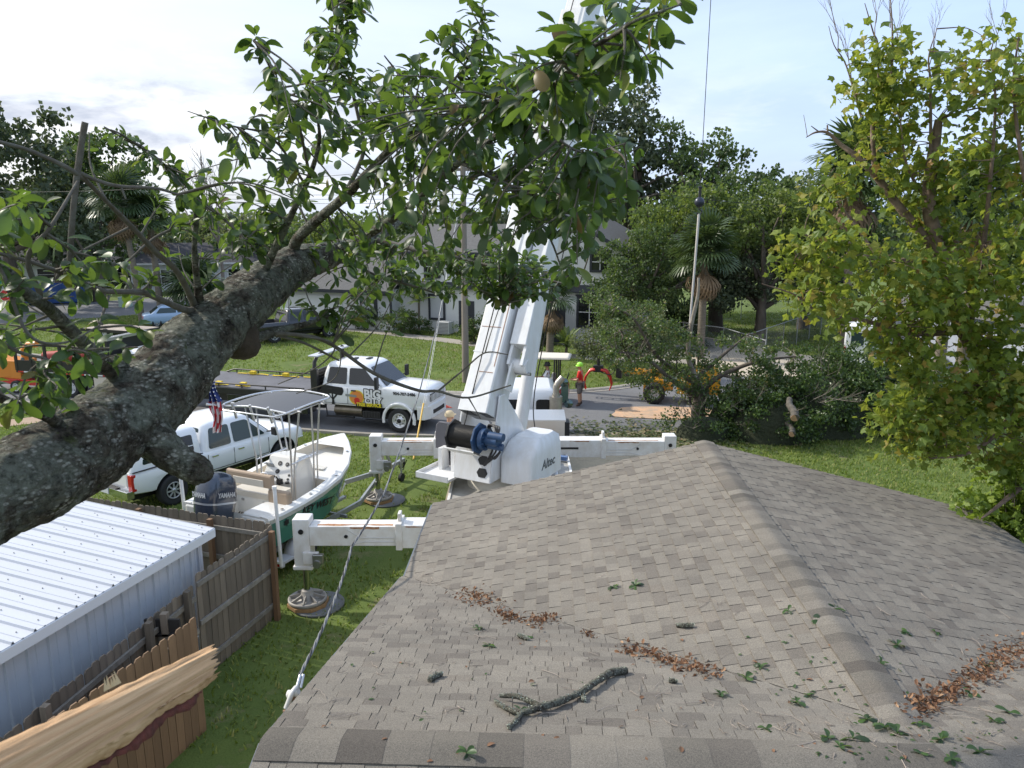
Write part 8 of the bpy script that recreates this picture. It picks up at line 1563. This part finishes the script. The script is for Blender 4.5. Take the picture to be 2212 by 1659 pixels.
regs = [([(560, 260), (640, 190), (760, 160), (900, 160), (1010, 140), (1100, 160), (1180, 210), (1220, 330), (1190, 480), (1100, 560), (960, 560), (800, 500), (690, 460), (610, 430), (560, 340)], 185, (2.9, 4.9), 0.070, 9),
 ([(1060, 150), (1160, 70), (1250, 0), (1380, -40), (1500, -30), (1480, 60), (1440, 150), (1380, 160), (1320, 230), (1230, 300), (1130, 290), (1070, 230)], 56, (2.2, 3.3), 0.070, 9),
 ([(1180, 290), (1300, 270), (1390, 300), (1370, 420), (1300, 500), (1240, 620), (1180, 620), (1140, 540), (1150, 400)], 80, (2.6, 4.6), 0.068, 9),
 ([(720, 520), (900, 520), (1100, 530), (1270, 580), (1250, 650), (1100, 640), (900, 640), (800, 640), (740, 590)], 150, (4.2, 6.2), 0.068, 9),
 ([(525, 70), (590, 80), (620, 190), (600, 230), (565, 160)], 6, (3.1, 3.4), 0.068, 7), ([(690, -20), (790, -20), (800, 40), (720, 60)], 10, (4.2, 4.6), 0.068, 9), ([(650, 70), (780, 60), (790, 160), (660, 180)], 20, (3.9, 4.6), 0.068, 9), ([(880, 100), (960, 70), (1060, 60), (1110, 120), (1050, 160), (900, 170)], 20, (3.8, 4.6), 0.068, 8), ([(1000, 0), (1060, -10), (1050, 60), (1010, 80)], 4, (4.2, 4.4), 0.068, 8),
 ([(400, 235), (520, 240), (560, 330), (500, 340), (460, 280)], 5, (3.1, 3.4), 0.060, 6), ([(330, 420), (430, 350), (470, 400), (520, 440), (600, 540), (560, 590), (430, 560), (350, 540)], 30, (3.1, 4.0), 0.060, 7), ([(430, 440), (560, 420), (640, 520), (560, 560), (480, 520)], 12, (3.6, 4.4), 0.068, 8), ([(250, 560), (380, 540), (400, 600), (330, 650), (260, 640)], 8, (2.9, 3.4), 0.052, 6),
 ([(-40, 420), (60, 400), (110, 450), (110, 560), (60, 620), (-40, 640)], 15, (1.9, 2.5), 0.060, 7), ([(-40, 640), (160, 640), (330, 700), (310, 790), (180, 800), (70, 900), (-40, 840)], 26, (2.0, 2.8), 0.056, 8), ([(90, 560), (240, 560), (260, 660), (150, 690)], 8, (2.4, 2.9), 0.056, 7), ([(170, 270), (290, 280), (250, 310), (170, 310)], 3, (2.7, 3.2), 0.044, 4), ([(580, 560), (760, 560), (760, 680), (620, 690)], 14, (4.3, 5.2), 0.068, 7), ([(670, 660), (760, 640), (920, 650), (740, 720)], 8, (4.3, 4.8), 0.068, 8), ([(310, 320), (420, 370), (400, 420), (330, 380)], 6, (3.1, 3.3), 0.052, 6)]
tw = MB(); leaves = []
for poly, n, yr, ls, per in regs:
    for c in region(poly, n, yr):
        p = min(lp, key=lambda q: (q - c).length_squared)
        if (p - c).length > .9: c = p + (c - p).normalized() * rnd.uniform(.35, .9)
        m_ = p.lerp(c, .5) + V((rnd.uniform(-.12, .12), rnd.uniform(-.12, .12), rnd.uniform(-.02, .14))) * (p - c).length; pa = smooth_path([tuple(p), tuple(m_), tuple(c)], 4); tw.tube(pa, [.0052 * (1 - .65 * i / (len(pa) - 1)) for i in range(len(pa))], 5)
        dirn = (V(pa[-1]) - V(pa[-2])).normalized(); k0 = rnd.random() * 6.28
        for k in range(per + rnd.randint(-1, 1)):
            s = rnd.random() ** .6; base = V(pa[min(len(pa) - 1, int(s * (len(pa) - 1) + .5))]) + V((rnd.uniform(-.01, .01),) * 3)
            a = k0 + k * 2.4; side_ = dirn.orthogonal().normalized(); o = side_ * math.cos(a) + dirn.cross(side_) * math.sin(a); ld_ = (dirn * rnd.uniform(.1, .9) + o * rnd.uniform(.6, 1.0) + V((0, 0, rnd.uniform(-.55, .40)))).normalized()
            up = (V((0, 0, 1)) + V((rnd.uniform(-.7, .7), rnd.uniform(-.7, .7), 0))); xx = ld_.cross(up)
            if xx.length < .1: xx = ld_.orthogonal()
            xx.normalize(); zz = xx.cross(ld_); Mx = Matrix((xx, ld_, zz)).transposed(); leaves.append((base + ld_ * .008, Mx, ls * rnd.uniform(.65, 1.3), rnd.randrange(4)))
tw.build('twigs', branch_bark, limb)['kind'] = 'stuff'
lmi = leaf_mat('limb_leaf', lleaf, .46, .30, (.30, .48, .05), 'object', .45); lms = leaf_mat('limb_leaves', lleaf, .46, .30, (.30, .48, .05), 'island', .45)
def vis(p):
    z = p.z - CAM_H; d = p.y * cP - z * sP; u, v = 1106 + FPX * p.x / d, 829.5 - FPX * (p.y * sP + z * cP) / d; return d if (-20 < u < 2232 and -20 < v < 1680) else 99
leaves.sort(key=lambda l: vis(l[0]) / l[2]); lme = [t_.mesh('leaf', lmi) for t_ in LT]
for p, Mx, s, k in leaves[:290]: link('leaf', lme[k], limb, Matrix.Translation(p) @ Mx.to_4x4() @ Matrix.Scale(s, 4))
lv_, lf_, base = [], [], 0; fl4 = []
for p, Mx, s, k in leaves[290:]:
    A_ = np.array([tuple(q) for q in LT[k].v[:35]]) @ (np.array(Mx).T * s) + np.array(tuple(p)); lv_.append(A_); fl4.append(np.array([f for f in LT[k].f[:24]]) + base); base += 35
tag(np_mesh('foliage', np.concatenate(lv_), np.concatenate(fl4), lms, True, limb), kind='stuff')
# ------------------------------------------------------------------ torn piece of wood at the lower left
tn = thing('torn_wood', 'freshly torn pale plank of wood with red bark edge at the lower left', 'torn wood', (0, 0, 0))
P0, P1 = at(-330, 1885, 0, .78), at(452, 1436, 0, 1.45); ax = (P1 - P0); TL = ax.length; ax.normalize(); vw = (V((0, 0, CAM_H)) - (P0 + P1) / 2).normalized(); sd_ = ax.cross(vw).normalized(); nr = sd_.cross(ax).normalized()
if sd_.z < 0: sd_ = -sd_
w0, w1 = .130, .068; NS, NT = 34, 150; rows = []
for i in range(NT + 1):
    t = i / NT; row = []
    for j in range(NS + 1):
        s = j / NS - .5; jag = .028 * noise.noise((s * 16, 3.3, 0)) + .028 * noise.noise((s * 60, 7.7, 0)) + .03 * (s + .1)
        L = t * (TL + jag); wd = w0 + (w1 - w0) * t + .003 * noise.noise((t * 9, 1.0, 0)) * (1 if s > 0 else 0)
        e = wd * s + (.010 * noise.noise((t * 7, 4, 0)) + .006 * noise.noise((t * 30, 4, 0)) if s < -.3 else .0025 * noise.noise((t * 22, 9, 0)) if s > .42 else 0)
        h = .008 * noise.noise((s * 4, t * .8, 2)) + .006 * noise.noise((s * 18, t * 1.2, 5)) + .004 * noise.noise((s * 50, t * 5, 8)) + .022 * math.cos(s * math.pi) - .012 * max(0, -s - .34) * 6
        row.append(P0 + ax * L + sd_ * e + nr * h)
    rows.append(row)
def torn_mat():
    m = bpy.data.materials.new('torn_wood'); m.use_nodes = True; t = m.node_tree; p = t.nodes['Principled BSDF']; tcn = nn(t, 'ShaderNodeTexCoord')
    mp = nn(t, 'ShaderNodeMapping'); mp.vector_type = 'TEXTURE'; q = Matrix((ax, sd_, nr)).transposed().to_euler(); mp.inputs['Rotation'].default_value = q; t.links.new(tcn.outputs['Object'], mp.inputs[0])
    m2 = nn(t, 'ShaderNodeMapping'); m2.inputs['Scale'].default_value = (2.0, 120, 90); t.links.new(mp.outputs[0], m2.inputs[0])
    def nz(s_, d=8, ro=.6):
        n = nn(t, 'ShaderNodeTexNoise'); n.inputs['Scale'].default_value = s_; n.inputs['Detail'].default_value = d; n.inputs['Roughness'].default_value = ro; t.links.new(m2.outputs[0], n.inputs[0]); return n.outputs[0]
    c1 = mixc(t, ramp(t, nz(1.0), [(.34, 0), (.66, 1)]).outputs[0], (.47, .265, .125), (.62, .40, .215)); c2 = mixc(t, ramp(t, nz(.35, 5), [(.54, 0), (.70, .55)]).outputs[0], c1, (.36, .21, .11)); c3 = mixc(t, ramp(t, nz(2.6, 6), [(.56, 0), (.7, .5)]).outputs[0], c2, (.74, .52, .31))
    t.links.new(c3, p.inputs['Base Color']); p.inputs['Roughness'].default_value = .8; bu = nn(t, 'ShaderNodeBump'); bu.inputs['Strength'].default_value = .7; bu.inputs['Distance'].default_value = .004; t.links.new(nz(1.4, 10, .7), bu.inputs['Height']); t.links.new(bu.outputs[0], p.inputs['Normal']); return m
b = MB(); b.grid(rows, 0, True); bot = [[q - nr * (.030 * math.cos((j / NS - .5) * math.pi) + .012) for j, q in enumerate(r)] for r in rows]; b.grid(bot[::-1], 0, True); b.grid([rows[-1], bot[-1]], 0, True); b.grid([[r[0] for r in rows], [r[0] for r in bot]], 0, True); b.grid([[r[-1] for r in bot], [r[-1] for r in rows]], 0, True); b.build('wood', torn_mat(), tn)
b = MB(); lo = [r[0] if (r[0] - r[-1]).dot(sd_) < 0 else r[-1] for r in rows[40:-4]]; rr_ = []
for i, q in enumerate(lo):
    f = .5 + .6 * noise.noise((i * .05, 1, 1)) + .35 * noise.noise((i * .25, 5, 1)); f = max(.05, f) * (1 if i < len(lo) - 3 else .3); c = q - sd_ * .004 - nr * .012; g_ = .017 * f
    rr_.append([c + sd_ * g_ * .9 + nr * g_ * .2, c + nr * g_ * .9 + sd_ * g_ * .1, c - sd_ * g_ * 1.3 + nr * g_ * (.3 + .3 * noise.noise((i * .4, 2, 2))), c - sd_ * g_ * .9 - nr * g_ * 1.2, c - nr * g_ * 1.4 + sd_ * g_ * .6])
b.loft(rr_, 0, True, True, True); b.build('bark_edge', mat('torn_bark_red', (.20, .055, .04), .95, var=(45, .8, 9), col2=(.075, .03, .022), bump=(90, .9, .01)), tn)
b = MB(); base_ = at(215, 1500, 0, 1.19) + nr * .01
for k in range(5): b.add([base_ + ax * (.008 * k), base_ + ax * (.008 * k + .01), base_ + ax * (.006 * k + .004) + sd_ * rnd.uniform(.015, .03) + nr * .01], [(0, 1, 2)])
b.build('splinters', mat('splinter', (.62, .44, .24), .8), tn)
# ------------------------------------------------------------------ what lies on the roof
def roof_z(x, y):
    a, c = x * hc + y * hs, -x * hs + y * hc
    if a < HXL or a > RX or c < BN or c > HYE or (c > BC and not L0 < a < R0): return -9
    z1 = HZ1 - HP * abs(c - HY1); z2 = HZ2 - HP * abs(a - HX0) if c >= BV - .3 and c < HYE else -9
    return max(z1, z2) + .012
def on_roof(u, v):
    y = 2.5
    while y < 13:
        p = at(u, v, 0, y)
        if p.z <= roof_z(p.x, p.y): return V((p.x, p.y, roof_z(p.x, p.y)))
        y += .012
    return None
def roof_n(p): e = .05; return V((-(roof_z(p.x + e, p.y) - roof_z(p.x - e, p.y)) / (2 * e), -(roof_z(p.x, p.y + e) - roof_z(p.x, p.y - e)) / (2 * e), 1)).normalized()
litter_m = leaf_mat('brown_litter', [(0.0, (.085, .042, .024)), (.5, (.17, .085, .045)), (.85, (.31, .175, .095)), (1.0, (.42, .27, .16))], .7, .15, (.4, .2, .08))
LBV = [(0, 0, 0), (.24, .3, .08), (.22, .7, .05), (0, 1, -.10), (-.22, .7, .09), (-.25, .3, .04)]; LBF = [(0, 1, 2, 3), (0, 3, 4, 5)]
piles = [((1005, 1285), (1065, 1300), 30, 190, 'curled brown leaf litter heap, leftmost in the roof valley'), ((1070, 1322), (1120, 1336), 18, 110, 'brown leaf litter heap in the roof valley, middle of the left three'), ((1140, 1345), (1195, 1338), 22, 130, 'brown leaf litter heap in the roof valley, third from the left'), ((1345, 1398), (1560, 1462), 26, 300, 'long band of brown leaf litter in the roof valley above the lichened branch'), ((2210, 1395), (2085, 1475), 46, 420, 'large brown leaf litter heap in the right roof valley'), ((2065, 1490), (1975, 1535), 40, 300, 'brown leaf litter below the large heap in the right roof valley'), ((1255, 1362), (1290, 1380), 10, 26, 'sparse brown leaves in the roof valley between the leaf heaps')]
for (u0, v0), (u1, v1), sp_, n, lab in piles:
    P_, Q_ = [], []
    for i in range(n):
        t = rnd.random(); u, v = u0 + (u1 - u0) * t + rnd.gauss(0, sp_ * .55), v0 + (v1 - v0) * t + rnd.gauss(0, sp_ * .30); p = on_roof(u, v)
        if p is not None: P_.append(tuple(p + V((0, 0, rnd.random() ** 2 * .035 * min(1, sp_ / 25)))))
    P_ = np.array(P_); o = scatter('leaf_litter', LBV, LBF, P_, rot_rand(len(P_), .7), rng.uniform(.6, 1.3, len(P_)) * .048, litter_m); tag(o, lab, None, None, 'stuff')
dry = mat('dry_twig', (.33, .28, .24), .9, var=(30, .5), col2=(.18, .15, .12), rand=.3)
spots = []
for poly, n in (([(760, 1280), (1000, 1290), (1300, 1380), (1300, 1560), (640, 1560), (640, 1480)], 70), ([(1300, 1380), (1600, 1450), (1960, 1580), (1900, 1640), (1100, 1560)], 60), ([(1750, 1560), (2212, 1480), (2212, 1640), (1700, 1640)], 46), ([(1980, 1420), (2212, 1330), (2212, 1520), (1960, 1560)], 26), ([(1200, 1150), (1600, 1180), (1900, 1500), (1300, 1360)], 16), ([(1700, 1150), (2200, 1250), (2200, 1400), (2000, 1430)], 14), ([(900, 1230), (960, 1240), (940, 1270), (900, 1260)], 7)):
    k = 0
    while k < n:
        u, v = rnd.uniform(min(p[0] for p in poly), max(p[0] for p in poly)), rnd.uniform(min(p[1] for p in poly), max(p[1] for p in poly))
        if inpoly(np.array([u]), np.array([v]), poly)[0]: spots.append((u, v)); k += 1
for u, v in spots:
    p = on_roof(u, v)
    if p is None: continue
    L = rnd.choice((.06, .08, .10, .13, .17, .24)); a = rnd.uniform(0, 6.28); b = MB(); pts = []; r0 = rnd.uniform(.0018, .0042); q = V((p.x, p.y, 0)); cu = rnd.uniform(-.5, .5)
    for k in range(6):
        a += cu * .35 + rnd.uniform(-.25, .25); q = q + V((math.cos(a), math.sin(a), 0)) * L / 5; pts.append(V((q.x, q.y, roof_z(q.x, q.y) + r0 + rnd.random() * .010)))
    b.tube(pts, [r0 * (1 - .12 * k) for k in range(6)], 4)
    if rnd.random() < .4: m_ = pts[2 + rnd.randrange(2)]; q = m_ + V((math.cos(a + 1), math.sin(a + 1), 0)) * L * .35; b.tube([m_, V((q.x, q.y, roof_z(q.x, q.y) + .008))], [r0 * .7, r0 * .4], 4)
    o = b.build('dry_twig', dry); c = p; o.data.transform(Matrix.Translation(-c)); o.location = c; tag(o, 'thin dry twig lying loose on the shingles', 'twig', 'dry twigs strewn over the roof')
def sprig(u, v, n, s, brown=False):
    p = on_roof(u, v)
    if p is None: return
    b = MB(); N = roof_n(p); a0 = rnd.uniform(0, 6.28)
    for k in range(n):
        a = a0 + k * 6.28 / max(n, 1) * rnd.uniform(.85, 1.15); el = rnd.uniform(.02, .7) if n > 1 else .05; M = Matrix.Rotation(a, 4, 'Z') @ Matrix.Rotation(el, 4, 'X') @ Matrix.Rotation(rnd.uniform(-.5, .5), 4, 'Y') @ Matrix.Scale(s * rnd.uniform(.7, 1.2), 4); T = LT[k % 4]; b.add([M @ q + V((0, 0, .006)) for q in T.v[:35]], T.f[:24], 0, True)
    if n > 1: b.tube([(0, 0, .004), (s * .5 * math.cos(a0), s * .5 * math.sin(a0), .008), (s * .9 * math.cos(a0 + .2), s * .9 * math.sin(a0 + .2), .006)], .0025, 4, 0)
    o = b.build('brown_leaf' if brown else 'leaf_sprig' if n > 1 else 'green_leaf', litter_m if brown else lms); o.location = p; o.rotation_euler = N.to_track_quat('Z', 'Y').to_euler(); return o
for u, v in ((1002, 1628), (1725, 1522), (1962, 1368), (1612, 1465), (1378, 1268), (1328, 1270), (1034, 1362), (1060, 1400), (1132, 1380), (1700, 1325), (1770, 1345), (1905, 1435), (1800, 1312), (1932, 1395), (2015, 1370), (1790, 1600), (1840, 1595), (1870, 1558), (1905, 1575), (1940, 1590), (1985, 1565), (1640, 1440), (1560, 1500), (1655, 1575), (1990, 1632), (2060, 1640), (2110, 1625), (2150, 1560), (2185, 1545), (1820, 1620), (2030, 1600), (1745, 1505), (2100, 1505), (2135, 1440), (1130, 1545)):
    o = sprig(u + rnd.uniform(-6, 6), v + rnd.uniform(-4, 4), rnd.randint(4, 6), rnd.uniform(.055, .085)); tag(o, 'small fresh green leaf sprig fallen on the shingles', 'leaf sprig', 'fresh green sprigs fallen on the roof') if o else None
for poly, n in (([(1600, 1350), (1960, 1420), (2000, 1560), (1600, 1500)], 45), ([(760, 1400), (1300, 1400), (1300, 1560), (700, 1560)], 14), ([(1750, 1560), (2212, 1560), (2212, 1650), (1750, 1650)], 40)):
    for k in range(n):
        while True:
            u, v = rnd.uniform(min(p[0] for p in poly), max(p[0] for p in poly)), rnd.uniform(min(p[1] for p in poly), max(p[1] for p in poly))
            if inpoly(np.array([u]), np.array([v]), poly)[0]: break
        o = sprig(u, v, 1, rnd.uniform(.028, .045)); tag(o, 'single small green leaf lying on the shingles', 'leaf', 'loose green leaves on the roof') if o else None
for k in range(46):
    u, v = rnd.uniform(680, 2190), rnd.uniform(1380, 1650); o = sprig(u, v, 1, rnd.uniform(.03, .055), True); tag(o, 'single dry brown leaf lying on the shingles', 'leaf', 'loose brown leaves on the roof') if o else None
def lichen_stick(name, label, paths, amp=.22):
    t = thing(name, label, 'branch', (0, 0, 0)); m = bark_mat_small
    for pth in paths:
        P_ = []
        for u, v, w_, lift in pth: p = on_roof(u, v); dep = p.y * cP - (p.z - CAM_H) * sP; r = w_ / 2 * dep / FPX; P_.append((p.x, p.y, p.z + r * .9 + lift, r))
        b = MB(); rough_tube(b, [tuple(q) for q in smooth_path(P_, 14)], 16, amp); b.build('stem', m, t)
        fv = []
        for q in smooth_path(P_, 40):
            for k in range(2): fv.append((V(q[:3]), q[3]))
        pos = np.array([tuple(c + V((rnd.gauss(0, 1), rnd.gauss(0, 1), abs(rnd.gauss(0, 1)))).normalized() * r) for c, r in fv]); scatter('lichen', LV, LF, pos, rot_rand(len(pos), 1.5), rng.uniform(.006, .016, len(pos)), mat('lichen_flake', (.34, .37, .30), .95, island=.4), t)['kind'] = 'stuff'
    return t
bark_mat_small = bark_mat('lichen_bark_small', .9, 2.5)
lichen_stick('fallen_branch', 'forked grey branch crusted with lichen lying on the roof at lower centre', [[(1352, 1455, 15, 0), (1320, 1462, 15, .01), (1285, 1485, 14, .02), (1255, 1505, 14, .015), (1210, 1525, 15, .01), (1165, 1540, 15, .02), (1125, 1547, 13, .01), (1085, 1530, 10, .0), (1070, 1518, 8, 0)], [(1165, 1535, 12, .02), (1120, 1518, 12, .03), (1080, 1512, 9, .02)], [(1128, 1547, 11, .01), (1112, 1565, 10, 0), (1098, 1576, 9, 0)], [(1258, 1505, 11, .01), (1262, 1520, 9, 0)]])
for (u, v, du, dv, w_, lab) in ((928, 1474, 26, -14, 11, 'short lichened stick lying left of the forked branch'), (1120, 1376, 22, 8, 9, 'short lichened stick lying above the forked branch'), (1462, 1356, 36, 0, 10, 'short pale lichened stick on the wing slope near the ridge'), (1445, 1474, 18, 2, 8, 'small dark lichened stick right of the forked branch')):
    lichen_stick('lichen_stick', lab, [[(u, v, w_, 0), (u + du * .5, v + dv * .6, w_ * 1.1, 0), (u + du, v + dv, w_ * .8, 0)]])
